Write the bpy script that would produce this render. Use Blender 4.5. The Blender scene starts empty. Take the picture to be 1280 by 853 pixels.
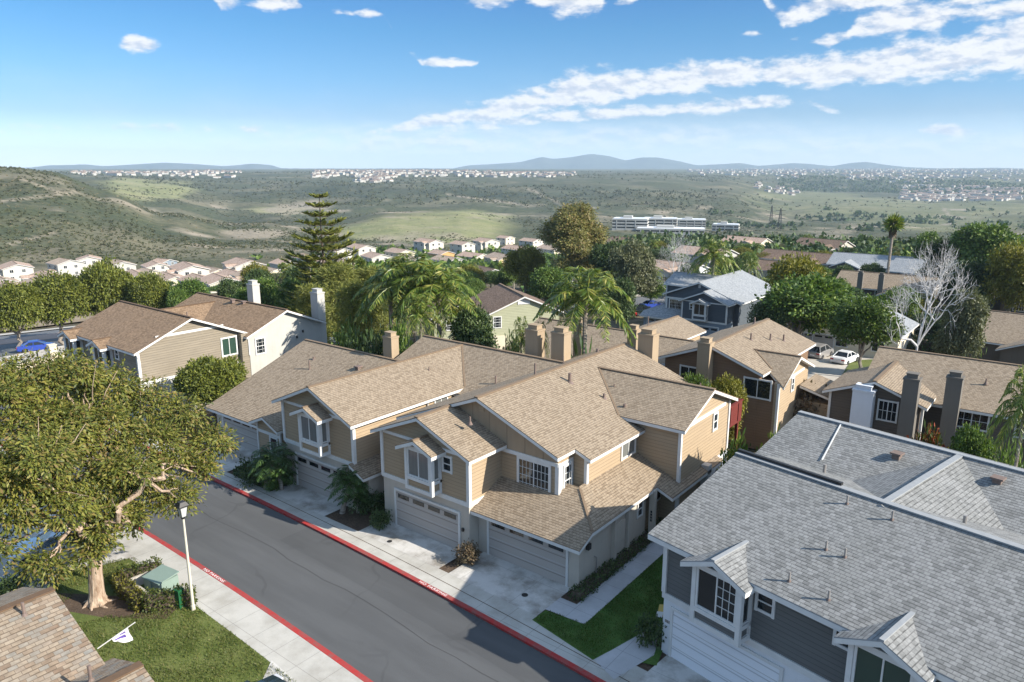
import bpy, math, random
import numpy as np
from mathutils import Vector, Matrix
random.seed(7)
RNG = np.random.default_rng(11)
SC = bpy.context.scene
COL = SC.collection
R = math.radians

# ------------------------------------------------------------------ camera
CAM_H, PITCH, YAW, FPX, HZY = 20.0, math.atan(216.5 / 920.0), R(38.25), 920.0, 210.0
cd = bpy.data.cameras.new('camera')
cam = bpy.data.objects.new('camera', cd)
COL.objects.link(cam)
cam.location = (0, 0, CAM_H)
cam.rotation_euler = (math.pi / 2 - PITCH, 0, YAW)
cd.sensor_width = 36.0
cd.lens = 36.0 * FPX / 1280.0
cd.clip_start, cd.clip_end = 0.5, 40000.0
SC.camera = cam

# ------------------------------------------------------------------ light
SUN = Vector((1.62, 0.45, 1.0)).normalized()
SUN_EL = math.asin(SUN.z)
SUN_AZ = math.atan2(SUN.x, SUN.y)
ld = bpy.data.lights.new('sun', 'SUN')
lo = bpy.data.objects.new('sun', ld)
COL.objects.link(lo)
ld.energy = 4.2
ld.angle = R(0.5)
ld.color = (1.0, 0.93, 0.82)
lo.rotation_euler = SUN.to_track_quat('Z', 'Y').to_euler()

W = bpy.data.worlds.new('World')
SC.world = W
W.use_nodes = True
W.cycles.sampling_method = 'MANUAL'
W.cycles.sample_map_resolution = 256
SC.view_settings.view_transform = 'Standard'
SC.view_settings.look = 'None'
SC.view_settings.exposure = 1.17
SC.view_settings.gamma = 1.0
SC.cycles.volume_bounces = 0
SC.cycles.max_bounces = 6
SC.cycles.transparent_max_bounces = 8
SC.cycles.use_denoising = True


def build_world():
    nt = W.node_tree
    N, L = nt.nodes, nt.links
    N.clear()
    out = N.new('ShaderNodeOutputWorld')
    bg = N.new('ShaderNodeBackground')
    bg.inputs[1].default_value = 0.15
    L.new(bg.outputs[0], out.inputs[0])
    sky = N.new('ShaderNodeTexSky')
    sky.sky_type = 'NISHITA'
    sky.sun_disc = False
    sky.sun_elevation = SUN_EL
    sky.sun_rotation = SUN_AZ
    sky.air_density = 1.0
    sky.dust_density = 0.25
    sky.ozone_density = 1.6
    sky.altitude = 200

    def M(op, a, b=None, c=None):
        n = N.new('ShaderNodeMath')
        n.operation = op
        for i, v in enumerate((a, b, c)):
            if v is None:
                continue
            if isinstance(v, (int, float)):
                n.inputs[i].default_value = v
            else:
                L.new(v, n.inputs[i])
        return n.outputs[0]

    def smooth(v, lo_, hi_):
        n = N.new('ShaderNodeMapRange')
        n.interpolation_type = 'SMOOTHSTEP'
        L.new(v, n.inputs[0])
        for i, q in ((1, lo_), (2, hi_), (3, 0.0), (4, 1.0)):
            if isinstance(q, (int, float)):
                n.inputs[i].default_value = q
            else:
                L.new(q, n.inputs[i])
        return n.outputs[0]

    tc = N.new('ShaderNodeTexCoord')
    sep = N.new('ShaderNodeSeparateXYZ')
    L.new(tc.outputs['Generated'], sep.inputs[0])
    X, Y, Z = sep.outputs
    az = M('MULTIPLY', M('ARCTAN2', X, Y), 57.29578)
    el = M('MULTIPLY', M('ARCSINE', Z), 57.29578)
    comb = N.new('ShaderNodeCombineXYZ')
    L.new(M('MULTIPLY', az, 1.0), comb.inputs[0])
    L.new(M('MULTIPLY', el, 2.3), comb.inputs[1])

    def noise(scale, detail, rough, off=(0, 0, 0)):
        ad = N.new('ShaderNodeVectorMath')
        ad.operation = 'ADD'
        L.new(comb.outputs[0], ad.inputs[0])
        ad.inputs[1].default_value = off
        n = N.new('ShaderNodeTexNoise')
        n.inputs['Scale'].default_value = scale
        n.inputs['Detail'].default_value = detail
        n.inputs['Roughness'].default_value = rough
        L.new(ad.outputs[0], n.inputs['Vector'])
        return n.outputs[0]

    n1 = noise(0.52, 10, 0.60)
    n2 = noise(0.52, 10, 0.60, (0.3, 0.8, 0))
    n3 = noise(0.14, 4, 0.5, (7, 3, 1))

    def sky_dir(px, py):
        a = math.degrees(-YAW + math.atan((px - 640) / 945.0))
        e = math.degrees(math.atan((HZY - py) / 945.0 * math.cos(math.atan((px - 640) / 945.0))))
        return a, e

    # cumulus masses: for each layer (px, py, half height px, strength) along the compass, fixed directions of the sky
    A0, A1 = -80.0, 5.0
    fa = M('DIVIDE', M('SUBTRACT', az, A0), A1 - A0)
    layers = [
        [(380, 170, 10, .35), (470, 168, 10, .5), (530, 157, 11, .74), (610, 146, 16, .84), (700, 125, 22, .95), (745, 120, 24, .95), (800, 112, 18, .9), (860, 106, 20, .95), (930, 100, 16, .9),
         (1010, 98, 19, .95), (1110, 90, 22, 1), (1180, 82, 25, 1), (1250, 68, 33, 1), (1340, 60, 34, 1)],
        [(540, 168, 8, .42), (690, 150, 10, .74), (790, 144, 11, .78), (870, 140, 10, .78), (960, 132, 11, .74), (1000, 132, 6, .4), (1125, 167, 7, .3), (1160, 165, 8, .78), (1205, 169, 7, .72), (1232, 169, 5, .2)],
        [(160, 66, 3, 0), (174, 66, 10, .7), (190, 65, 12, .95), (208, 68, 9, .7), (222, 66, 3, 0), (240, 2, 4, 0), (255, 0, 7, .8), (276, 4, 4, 0), (292, 20, 8, .8), (303, 20, 9, .85), (316, 20, 5, .3),
         (338, 20, 9, .8), (360, 18, 13, 1), (384, 20, 9, .7), (394, 25, 3, 0), (450, 31, 5, .6), (466, 31, 7, .76), (486, 31, 3, .3), (510, 70, 3, 0), (532, 87, 6, .75), (563, 86, 9, .92), (596, 87, 5, .6),
         (620, 70, 3, 0), (905, 53, 3, 0), (925, 53, 7, .74), (945, 53, 3, .1), (1005, 64, 5, .5), (1022, 63, 9, .85), (1040, 58, 6, .5), (1056, 44, 15, .85), (1100, 41, 20, 1), (1160, 34, 14, .7)],
        [(580, 14, 6, .2), (600, 14, 16, .85), (622, 12, 20, .98), (652, 8, 10, .7), (672, 12, 16, .9), (705, 16, 24, 1), (744, 16, 17, .9), (754, 20, 4, .2), (780, 18, 7, .66), (800, 10, 4, .2), (830, 0, 11, .9),
         (880, -4, 14, .95), (930, -2, 9, .8), (950, 26, 8, .5), (966, 40, 11, .8), (985, 30, 15, .88), (1030, 18, 14, .92), (1060, 13, 16, .96), (1100, 12, 13, .86), (1128, 22, 6, .35), (1165, 17, 10, .7),
         (1205, 10, 13, .92), (1234, 9, 8, .6), (1262, 5, 3, 0)]]
    acc = None
    for stops in layers:
        cr = N.new('ShaderNodeValToRGB')
        L.new(fa, cr.inputs[0])
        el_ = cr.color_ramp.elements
        while len(el_) < len(stops):
            el_.new(.5)
        for i, (px, py, hh, st) in enumerate(stops):
            a0, e0 = sky_dir(px, py)
            el_[i].position = (a0 - A0) / (A1 - A0)
            el_[i].color = (e0 / 16.0, hh / 945.0 * 57.3 / 4.0, st, 1)
        sp = N.new('ShaderNodeSeparateColor')
        L.new(cr.outputs[0], sp.inputs[0])
        v = M('DIVIDE', M('SUBTRACT', el, M('MULTIPLY', sp.outputs[0], 16.0)), M('MULTIPLY', sp.outputs[1], 4.9))
        v2 = M('MULTIPLY', v, M('ADD', 1.0, M('MULTIPLY', M('LESS_THAN', v, 0.0), 0.45)))
        g = M('MULTIPLY', M('EXPONENT', M('MULTIPLY', M('MULTIPLY', v2, v2), -1.1)), sp.outputs[2])
        acc = g if acc is None else M('MAXIMUM', acc, g)
    dens = M('ADD', acc, M('MULTIPLY', M('SUBTRACT', n1, 0.5), 1.75))
    dens2 = M('ADD', acc, M('MULTIPLY', M('SUBTRACT', n2, 0.5), 1.75))
    near = smooth(acc, 0.08, 0.35)
    cl = M('MULTIPLY', smooth(dens, 0.30, 0.82), near)
    # generic fair-weather cloud for the rest of the sky, above the frame
    hi = M('MULTIPLY', smooth(n3, 0.56, 0.7), smooth(el, 14.0, 24.0))
    cl = M('MAXIMUM', cl, M('MULTIPLY', hi, 0.6))
    bank = None
    for (px, py, hw, hh, st) in ((560, 180, 230, 18, .85), (800, 174, 210, 15, .7), (1060, 186, 250, 14, .7)):
        a0, e0 = sky_dir(px, py)
        u = M('DIVIDE', M('SUBTRACT', az, a0), hw / 945.0 * 57.3)
        v = M('DIVIDE', M('SUBTRACT', el, e0), hh / 945.0 * 57.3)
        g = M('MULTIPLY', M('EXPONENT', M('MULTIPLY', M('ADD', M('MULTIPLY', u, u), M('MULTIPLY', v, v)), -1.0)), st)
        bank = g if bank is None else M('MAXIMUM', bank, g)
    cl = M('MAXIMUM', cl, M('MULTIPLY', bank, smooth(n1, 0.25, 0.68)))
    veil = M('MULTIPLY', M('MULTIPLY', smooth(n3, 0.38, 0.7), smooth(el, 9.0, 1.0)), 0.12)
    cl = M('MAXIMUM', cl, veil)
    # thicker towards where the light does not reach: slightly greyer
    sh = smooth(M('SUBTRACT', dens2, dens), -0.16, 0.26)
    ramp = N.new('ShaderNodeMixRGB')
    L.new(sh, ramp.inputs[0])
    ramp.inputs[1].default_value = (3.05, 3.05, 3.08, 1)
    ramp.inputs[2].default_value = (1.95, 2.15, 2.55, 1)
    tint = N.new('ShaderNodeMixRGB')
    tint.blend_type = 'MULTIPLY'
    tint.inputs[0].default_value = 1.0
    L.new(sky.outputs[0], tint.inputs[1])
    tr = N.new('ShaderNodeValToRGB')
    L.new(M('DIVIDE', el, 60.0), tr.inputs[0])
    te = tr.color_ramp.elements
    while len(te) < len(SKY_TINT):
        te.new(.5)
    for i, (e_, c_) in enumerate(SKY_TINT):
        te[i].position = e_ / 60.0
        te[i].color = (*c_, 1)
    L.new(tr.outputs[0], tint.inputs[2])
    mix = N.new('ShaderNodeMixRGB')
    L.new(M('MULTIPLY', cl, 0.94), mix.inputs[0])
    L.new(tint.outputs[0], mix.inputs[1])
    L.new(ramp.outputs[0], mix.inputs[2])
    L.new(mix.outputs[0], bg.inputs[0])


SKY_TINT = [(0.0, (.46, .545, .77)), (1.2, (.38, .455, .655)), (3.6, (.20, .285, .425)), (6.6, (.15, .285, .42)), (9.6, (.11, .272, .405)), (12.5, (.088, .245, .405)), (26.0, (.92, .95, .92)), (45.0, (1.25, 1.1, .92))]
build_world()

# ------------------------------------------------------------------ sight lines (used to measure where things stand)
FH = np.array([-math.sin(YAW), math.cos(YAW), 0.0])
RT = np.array([math.cos(YAW), math.sin(YAW), 0.0])
UP = np.array([0, 0, 1.0])
FW = FH * math.cos(PITCH) - UP * math.sin(PITCH)
CU = FH * math.sin(PITCH) + UP * math.cos(PITCH)
EYE = np.array([0, 0, CAM_H])


def ray(x, y):
    return (x - 640) * RT + (426.5 - y) * CU + FPX * FW


def at_z(x, y, z=0.0):
    d = ray(x, y)
    return EYE + d * ((z - CAM_H) / d[2])


def at_y(x, y, Y):
    d = ray(x, y)
    return EYE + d * (Y / d[1])


def at_r(x, y, r):
    d = ray(x, y)
    return EYE + d * (r / math.hypot(d[0], d[1]))


def slope_px(x, y):
    d = ray(x, y)
    return d[2] / math.hypot(d[0], d[1])


# ------------------------------------------------------------------ helpers
MATS = {}


class MB:
    """collects faces with a planar UV (u level, v up the slope) and links them as ONE mesh object"""

    def __init__(self):
        self.v, self.f, self.m, self.uv, self.sm = [], [], [], [], []

    def poly(self, pts, mi=0, uv=None, smooth=False):
        b = len(self.v)
        pts = [Vector(p) for p in pts]
        self.v += pts
        self.f.append(tuple(range(b, b + len(pts))))
        self.m.append(mi)
        self.sm.append(smooth)
        if uv is None:
            n = Vector((0, 0, 0))
            for i in range(len(pts)):
                a, c = pts[i], pts[(i + 1) % len(pts)]
                n += Vector(((a.y - c.y) * (a.z + c.z), (a.z - c.z) * (a.x + c.x), (a.x - c.x) * (a.y + c.y)))
            if n.length < 1e-12:
                n = Vector((0, 0, 1))
            n.normalize()
            u = Vector((0, 0, 1)).cross(n)
            u = Vector((1, 0, 0)) if u.length < 1e-3 else u.normalized()
            w = n.cross(u)
            uv = [(p.dot(u), p.dot(w)) for p in pts]
        self.uv += list(uv)

    def box(self, x0, x1, y0, y1, z0, z1, mi=0):
        P = [(x, y, z) for z in (z0, z1) for y in (y0, y1) for x in (x0, x1)]
        for q in ((0, 2, 3, 1), (4, 5, 7, 6), (0, 1, 5, 4), (2, 6, 7, 3), (0, 4, 6, 2), (1, 3, 7, 5)):
            self.poly([P[i] for i in q], mi)

    def ext(self, pts, vec, mi=0, side=None, back=None):
        """closed solid: polygon pts swept along vec; face at pts gets mi"""
        vec = Vector(vec)
        a = [Vector(p) for p in pts]
        b = [p + vec for p in a]
        side = mi if side is None else side
        back = side if back is None else back
        self.poly(a, mi)
        self.poly(list(reversed(b)), back)
        n = len(a)
        for i in range(n):
            j = (i + 1) % n
            self.poly([a[j], a[i], b[i], b[j]], side)

    def obox(self, c, r, n, w, h, d, mi=0):
        """box on a wall: centre c, level axis r, outward n, width, height, thickness outwards"""
        c, r, n = Vector(c), Vector(r), Vector(n)
        u = Vector((0, 0, 1))
        p = [c - r * w / 2 - u * h / 2, c + r * w / 2 - u * h / 2, c + r * w / 2 + u * h / 2, c - r * w / 2 + u * h / 2]
        p = [q + n * d for q in p]
        self.ext(p, -n * d, mi)

    def bar(self, a, b, w, h=None, mi=0):
        a, b = Vector(a), Vector(b)
        h = w if h is None else h
        t = (b - a).normalized()
        s = t.cross(Vector((0, 0, 1)))
        s = Vector((1, 0, 0)) if s.length < 1e-4 else s.normalized()
        q = s.cross(t)
        p = [a - s * w / 2 - q * h / 2, a + s * w / 2 - q * h / 2, a + s * w / 2 + q * h / 2, a - s * w / 2 + q * h / 2]
        self.ext(list(reversed(p)), b - a, mi)

    def tube(self, pts, rad, n=8, mi=0, cap=True):
        pts = [Vector(p) for p in pts]
        rings = []
        for i, p in enumerate(pts):
            t = (pts[min(i + 1, len(pts) - 1)] - pts[max(i - 1, 0)])
            t = t.normalized() if t.length > 1e-9 else Vector((0, 0, 1))
            s = t.cross(Vector((0.31, 0.95, 0.05)))
            s = s.normalized() if s.length > 1e-3 else Vector((1, 0, 0))
            q = t.cross(s)
            r = rad[i]
            rings.append([p + (s * math.cos(6.28318 * k / n) + q * math.sin(6.28318 * k / n)) * r for k in range(n)])
        L_ = 0.0
        for i in range(len(pts) - 1):
            l2 = L_ + (pts[i + 1] - pts[i]).length
            for k in range(n):
                j = (k + 1) % n
                self.poly([rings[i][k], rings[i][j], rings[i + 1][j], rings[i + 1][k]], mi,
                          [(k / n, L_), ((k + 1) / n, L_), ((k + 1) / n, l2), (k / n, l2)], True)
            L_ = l2
        if cap:
            self.poly(rings[-1], mi)
            self.poly(list(reversed(rings[0])), mi)

    def xf(self, mat4):
        self.v = [mat4 @ p for p in self.v]
        return self

    def build(self, name, mats, parent=None, loc=None):
        me = bpy.data.meshes.new(name)
        me.from_pydata([tuple(p) for p in self.v], [], self.f)
        mats = mats if isinstance(mats, (list, tuple)) else [mats]
        for m in mats:
            me.materials.append(m)
        me.polygons.foreach_set('material_index', self.m)
        me.polygons.foreach_set('use_smooth', self.sm)
        uvl = me.uv_layers.new(name='UVMap')
        uvl.data.foreach_set('uv', [c for q in self.uv for c in q])
        me.update()
        o = bpy.data.objects.new(name, me)
        COL.objects.link(o)
        if parent is not None:
            o.parent = parent
        if loc is not None:
            o.location = loc
        return o


def tag(o, label=None, cat=None, group=None, kind=None):
    if label:
        o['label'] = label
    if cat:
        o['category'] = cat
    if group:
        o['group'] = group
    if kind:
        o['kind'] = kind
    return o


def thing(name, label, cat, loc=(0, 0, 0), rz=0.0, group=None):
    o = bpy.data.objects.new(name, None)
    o.empty_display_size = 0.5
    COL.objects.link(o)
    o.location = loc
    o.rotation_euler = (0, 0, rz)
    return tag(o, label, cat, group)


KIDS = {}


def copy_thing(root, loc, rz, scale=1.0, label=None, group=None):
    r = root.copy()
    COL.objects.link(r)
    r.location, r.rotation_euler = loc, (0, 0, rz)
    r.scale = (scale, scale, scale) if isinstance(scale, (int, float)) else scale
    if label:
        r['label'] = label
    if group:
        r['group'] = group
    kids = KIDS.get(root.name)
    if kids is None:
        kids = KIDS[root.name] = [(c, list(c.children)) for c in root.children]
    for c, gs in kids:
        d = c.copy()
        COL.objects.link(d)
        d.parent = r
        for g in gs:
            e = g.copy()
            COL.objects.link(e)
            e.parent = d
    return r


# value noise for the terrain
def vnoise(x, y, seed=0):
    x = np.asarray(x, float)
    y = np.asarray(y, float)
    xi, yi = np.floor(x).astype(np.int64), np.floor(y).astype(np.int64)
    fx, fy = x - xi, y - yi
    fx, fy = fx * fx * (3 - 2 * fx), fy * fy * (3 - 2 * fy)

    def h(a, b):
        n = (a * 374761393 + b * 668265263 + seed * 1442695041) & 0xffffffff
        n = ((n ^ (n >> 13)) * 1274126177) & 0xffffffff
        return ((n ^ (n >> 16)) & 0xffff) / 65535.0

    return (h(xi, yi) * (1 - fx) + h(xi + 1, yi) * fx) * (1 - fy) + (h(xi, yi + 1) * (1 - fx) + h(xi + 1, yi + 1) * fx) * fy


def fbm(x, y, octs=4, seed=0):
    s, a = 0.0, 0.5
    for k in range(octs):
        s = s + a * (vnoise(x, y, seed + k) * 2 - 1)
        x, y, a = np.asarray(x) * 2.03 + 11.3, np.asarray(y) * 2.03 + 5.7, a * 0.5
    return s
# ------------------------------------------------------------------ materials
class NT:
    def __init__(self, name):
        self.mat = bpy.data.materials.new(name)
        self.mat.use_nodes = True
        self.N, self.L = self.mat.node_tree.nodes, self.mat.node_tree.links
        self.N.clear()
        self.out = self.N.new('ShaderNodeOutputMaterial')
        self.b = self.N.new('ShaderNodeBsdfPrincipled')
        self.L.new(self.b.outputs[0], self.out.inputs[0])
        self.b.inputs['Specular IOR Level'].default_value = 0.3
        MATS[name] = self.mat

    def node(self, t, **kw):
        n = self.N.new(t)
        for k, v in kw.items():
            setattr(n, k, v)
        return n

    def put(self, sock, v):
        if isinstance(v, (int, float)):
            sock.default_value = v
        elif isinstance(v, (tuple, list)):
            sock.default_value = (v[0], v[1], v[2], 1.0) if sock.type == 'RGBA' else v
        else:
            self.L.new(v, sock)

    def math(self, op, a, b=0.0, clamp=False):
        n = self.node('ShaderNodeMath', operation=op, use_clamp=clamp)
        self.put(n.inputs[0], a)
        self.put(n.inputs[1], b)
        return n.outputs[0]

    def mix(self, f, a, b, blend='MIX'):
        n = self.node('ShaderNodeMixRGB', blend_type=blend)
        self.put(n.inputs[0], f)
        self.put(n.inputs[1], a)
        self.put(n.inputs[2], b)
        return n.outputs[0]

    def coord(self, kind='Object'):
        return self.node('ShaderNodeTexCoord').outputs[kind]

    def pos(self):
        return self.node('ShaderNodeNewGeometry').outputs['Position']

    def island(self):
        return self.node('ShaderNodeNewGeometry').outputs['Random Per Island']

    def mapping(self, v, s=(1, 1, 1), r=(0, 0, 0)):
        n = self.node('ShaderNodeMapping')
        self.L.new(v, n.inputs[0])
        n.inputs['Scale'].default_value = s
        n.inputs['Rotation'].default_value = r
        return n.outputs[0]

    def noise(self, v, scale, detail=4, rough=.55):
        n = self.node('ShaderNodeTexNoise')
        if v is not None:
            self.L.new(v, n.inputs['Vector'])
        n.inputs['Scale'].default_value = scale
        n.inputs['Detail'].default_value = detail
        n.inputs['Roughness'].default_value = rough
        return n.outputs[0]

    def ramp(self, f, stops):
        n = self.node('ShaderNodeValToRGB')
        self.L.new(f, n.inputs[0])
        e = n.color_ramp.elements
        while len(e) < len(stops):
            e.new(0.5)
        for i, (p, c) in enumerate(stops):
            e[i].position = p
            e[i].color = (c[0], c[1], c[2], 1) if isinstance(c, (tuple, list)) else (c, c, c, 1)
        return n.outputs[0]

    def bump(self, h, dist=.02, strength=1.0):
        n = self.node('ShaderNodeBump')
        n.inputs['Strength'].default_value = strength
        n.inputs['Distance'].default_value = dist
        self.L.new(h, n.inputs['Height'])
        self.L.new(n.outputs[0], self.b.inputs['Normal'])

    def base(self, c, rough=.85):
        self.put(self.b.inputs['Base Color'], c)
        self.put(self.b.inputs['Roughness'], rough)
        return self.mat


def scl(c, k):
    return tuple(q * k for q in c)


def m_plain(name, c, rough=.7, var=.12, scale=1.5, metal=0.0):
    t = NT(name)
    n = t.noise(t.coord(), scale, 5)
    t.b.inputs['Metallic'].default_value = metal
    return t.base(t.mix(n, scl(c, 1 - var), scl(c, 1 + var)), rough)


def m_shingle(name, cols, stain, bw=.24, rh=.15, dark=.2, stain_amt=.5):
    t = NT(name)
    uv = t.coord('UV')
    # jitter each course a little so that the tabs do not line up like tiles
    br = t.node('ShaderNodeTexBrick', offset=.5, offset_frequency=2, squash=1.0)
    t.L.new(uv, br.inputs['Vector'])
    t.put(br.inputs['Color1'], (0, 0, 0))
    t.put(br.inputs['Color2'], (1, 1, 1))
    t.put(br.inputs['Mortar'], (.5, .5, .5))
    br.inputs['Scale'].default_value = 1.0
    br.inputs['Mortar Size'].default_value = .009
    br.inputs['Mortar Smooth'].default_value = .2
    br.inputs['Brick Width'].default_value = bw
    br.inputs['Row Height'].default_value = rh
    col = t.ramp(br.outputs[0], [(i / (len(cols) - 1), c) for i, c in enumerate(cols)])
    big = t.noise(t.coord(), .55, 6, .62)
    st = t.ramp(big, [(.36, 0.0), (.72, 1.0)])
    col = t.mix(t.math('MULTIPLY', st, stain_amt), col, stain)
    fine = t.noise(t.mapping(uv, (5, 7, 1)), 1.0, 3)
    col = t.mix(.5, col, t.ramp(fine, [(.3, .62), (.7, 1.3)]), 'MULTIPLY')
    streak = t.noise(t.mapping(uv, (2.2, .25, 1)), 1.0, 4)
    col = t.mix(.35, col, t.mix(streak, scl((.5, .5, .5), 1), (1, 1, 1)), 'MULTIPLY')
    # shadow under the butt edge of every course, painted in, with tab joints
    sep = t.node('ShaderNodeSeparateXYZ')
    t.L.new(uv, sep.inputs[0])
    fr = t.math('FRACT', t.math('DIVIDE', sep.outputs[1], rh))
    edge = t.ramp(fr, [(.0, 1.0), (.13, 1.0), (.22, 0.0)])
    gate = t.ramp(br.outputs[0], [(.35, 1.0), (.7, .3)])
    gap = t.math('MULTIPLY', t.math('MAXIMUM', edge, br.outputs[1]), gate)
    col = t.mix(t.math('MULTIPLY', gap, 1 - dark), col, scl(cols[0], .34))
    h = t.math('ADD', t.math('SUBTRACT', 1.0, fr), t.math('MULTIPLY', t.noise(uv, 30, 2), .4))
    t.bump(h, .018, .8)
    return t.base(col, .93)


def m_siding(name, c, pitch=.2, stain=.16):
    t = NT(name)
    uv = t.coord('UV')
    sep = t.node('ShaderNodeSeparateXYZ')
    t.L.new(uv, sep.inputs[0])
    fr = t.math('FRACT', t.math('DIVIDE', sep.outputs[1], pitch))
    n = t.noise(t.mapping(uv, (.35, 2.2, 1)), 1.6, 5)
    n2 = t.noise(t.coord(), .5, 5)
    col = t.mix(n, scl(c, 1 - stain), scl(c, 1 + stain))
    col = t.mix(t.math('MULTIPLY', n2, .3), col, scl(c, .72))
    lap = t.ramp(fr, [(0.0, 1.0), (.07, 1.0), (.12, 0.0)])
    col = t.mix(t.math('MULTIPLY', lap, .55), col, scl(c, .35))
    t.bump(t.math('SUBTRACT', 1.0, fr), .022, .9)
    return t.base(col, .78)


def m_board(name, c, pitch=.6):
    t = NT(name)
    uv = t.coord('UV')
    sep = t.node('ShaderNodeSeparateXYZ')
    t.L.new(uv, sep.inputs[0])
    fr = t.math('FRACT', t.math('DIVIDE', sep.outputs[0], pitch))
    bat = t.ramp(fr, [(0.0, 1.0), (.05, 1.0), (.07, 0.0)])
    n = t.noise(t.mapping(uv, (2.5, .4, 1)), 1.3, 5)
    col = t.mix(n, scl(c, .82), scl(c, 1.18))
    col = t.mix(t.math('MULTIPLY', bat, .35), col, scl(c, .5))
    t.bump(bat, .025, .8)
    return t.base(col, .8)


def m_stucco(name, c, streak=.22):
    t = NT(name)
    uv = t.coord('UV')
    n = t.noise(t.coord(), .8, 6, .6)
    s = t.noise(t.mapping(uv, (3.0, .25, 1)), 1.5, 5)
    col = t.mix(n, scl(c, .86), scl(c, 1.12))
    col = t.mix(t.math('MULTIPLY', t.ramp(s, [(.45, 0.0), (.8, 1.0)]), streak), col, scl(c, .6))
    t.bump(t.noise(t.coord(), 22, 3), .012, .6)
    return t.base(col, .9)


def m_glass(name, c=(.012, .017, .02), rough=.04, curtain=None):
    t = NT(name)
    col = c
    if curtain:
        w = t.noise(t.mapping(t.coord('UV'), (9, .3, 1)), 1.0, 2)
        col = t.mix(w, scl(curtain, .7), scl(curtain, 1.2))
    t.b.inputs['Specular IOR Level'].default_value = .6
    return t.base(col, rough)


def m_ground(name, stops, scale=.35, fine=6.0, bump=.03, fine_amt=.4):
    t = NT(name)
    p = t.pos()
    n = t.noise(p, scale, 7, .6)
    f = t.noise(p, fine, 5, .65)
    v = t.math('ADD', t.math('MULTIPLY', n, 1 - fine_amt), t.math('MULTIPLY', f, fine_amt))
    v = t.math('ADD', t.math('MULTIPLY', t.math('SUBTRACT', v, .5), 1.9), .5, True)
    t.bump(t.noise(p, fine * 2.5, 4), bump, .7)
    return t.base(t.ramp(v, stops), .95)


def m_asphalt(name, c):
    t = NT(name)
    p = t.pos()
    big = t.noise(p, .16, 5, .6)
    st = t.noise(t.mapping(p, (.10, .9, 1)), 1.1, 5, .6)
    fine = t.noise(p, 28, 3)
    col = t.mix(big, scl(c, .78), scl(c, 1.2))
    col = t.mix(t.math('MULTIPLY', t.ramp(st, [(.42, 0.0), (.7, 1.0)]), .45), col, scl(c, 1.5))
    col = t.mix(t.math('MULTIPLY', fine, .35), col, scl(c, .6))
    # sealed cracks
    wob = t.node('ShaderNodeTexNoise')
    t.L.new(p, wob.inputs['Vector'])
    wob.inputs['Scale'].default_value = .35
    add = t.node('ShaderNodeVectorMath', operation='ADD')
    t.L.new(p, add.inputs[0])
    sc_ = t.node('ShaderNodeVectorMath', operation='SCALE')
    t.L.new(wob.outputs['Color'], sc_.inputs[0])
    sc_.inputs['Scale'].default_value = 3.0
    t.L.new(sc_.outputs[0], add.inputs[1])
    vo = t.node('ShaderNodeTexVoronoi', feature='DISTANCE_TO_EDGE')
    t.L.new(add.outputs[0], vo.inputs['Vector'])
    vo.inputs['Scale'].default_value = .16
    ck = t.ramp(vo.outputs['Distance'], [(0.0, 1.0), (.008, 1.0), (.016, 0.0)])
    gate = t.ramp(t.noise(p, .22, 2), [(.47, 0.0), (.58, 1.0)])
    col = t.mix(t.math('MULTIPLY', t.math('MULTIPLY', ck, gate), .26), col, scl(c, .45))
    t.bump(fine, .008, .5)
    return t.base(col, .88)


def m_concrete(name, c, stain=(.12, .105, .085), amt=.45, joint=None, dark=.0):
    t = NT(name)
    p = t.pos()
    n = t.noise(p, .9, 7, .65)
    s = t.ramp(t.noise(p, .55, 7, .66), [(.44, 0.0), (.64, 1.0)])
    f = t.noise(p, 14, 4)
    col = t.mix(n, scl(c, .8), scl(c, 1.14))
    col = t.mix(t.math('MULTIPLY', s, amt), col, stain)
    col = t.mix(t.math('MULTIPLY', f, .16), col, scl(c, .5))
    if joint:
        br = t.node('ShaderNodeTexBrick', offset=0.0, squash=1.0)
        t.L.new(t.coord('UV'), br.inputs['Vector'])
        br.inputs['Scale'].default_value = 1.0
        br.inputs['Mortar Size'].default_value = .014
        br.inputs['Brick Width'].default_value = joint[0]
        br.inputs['Row Height'].default_value = joint[1]
        col = t.mix(t.math('MULTIPLY', br.outputs[1], .6), col, scl(c, .4))
    t.bump(f, .006, .5)
    return t.base(col, .9)


def m_leaf(name, cols, trans=.28, rough=.55, spec=.35):
    t = NT(name)
    col = t.ramp(t.island(), [(i / (len(cols) - 1), c) for i, c in enumerate(cols)])
    big = t.noise(t.coord(), .45, 3)
    col = t.mix(.55, col, t.ramp(big, [(.35, (.62, .66, .6)), (.68, (1.25, 1.2, 1.05))]), 'MULTIPLY')
    t.put(t.b.inputs['Base Color'], col)
    t.b.inputs['Roughness'].default_value = rough
    t.b.inputs['Specular IOR Level'].default_value = spec
    tr = t.node('ShaderNodeBsdfTranslucent')
    t.L.new(t.mix(1.0, col, (1.25, 1.3, .6), 'MULTIPLY'), tr.inputs[0])
    mx = t.node('ShaderNodeMixShader')
    mx.inputs[0].default_value = trans
    t.L.new(t.b.outputs[0], mx.inputs[1])
    t.L.new(tr.outputs[0], mx.inputs[2])
    t.L.new(mx.outputs[0], t.out.inputs[0])
    return t.mat


def m_bark(name, a, b, s=(6, 6, 1.2)):
    t = NT(name)
    n = t.noise(t.mapping(t.coord(), s), 1.4, 6, .65)
    t.bump(n, .04, .9)
    return t.base(t.ramp(n, [(.35, a), (.65, b)]), .9)


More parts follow.
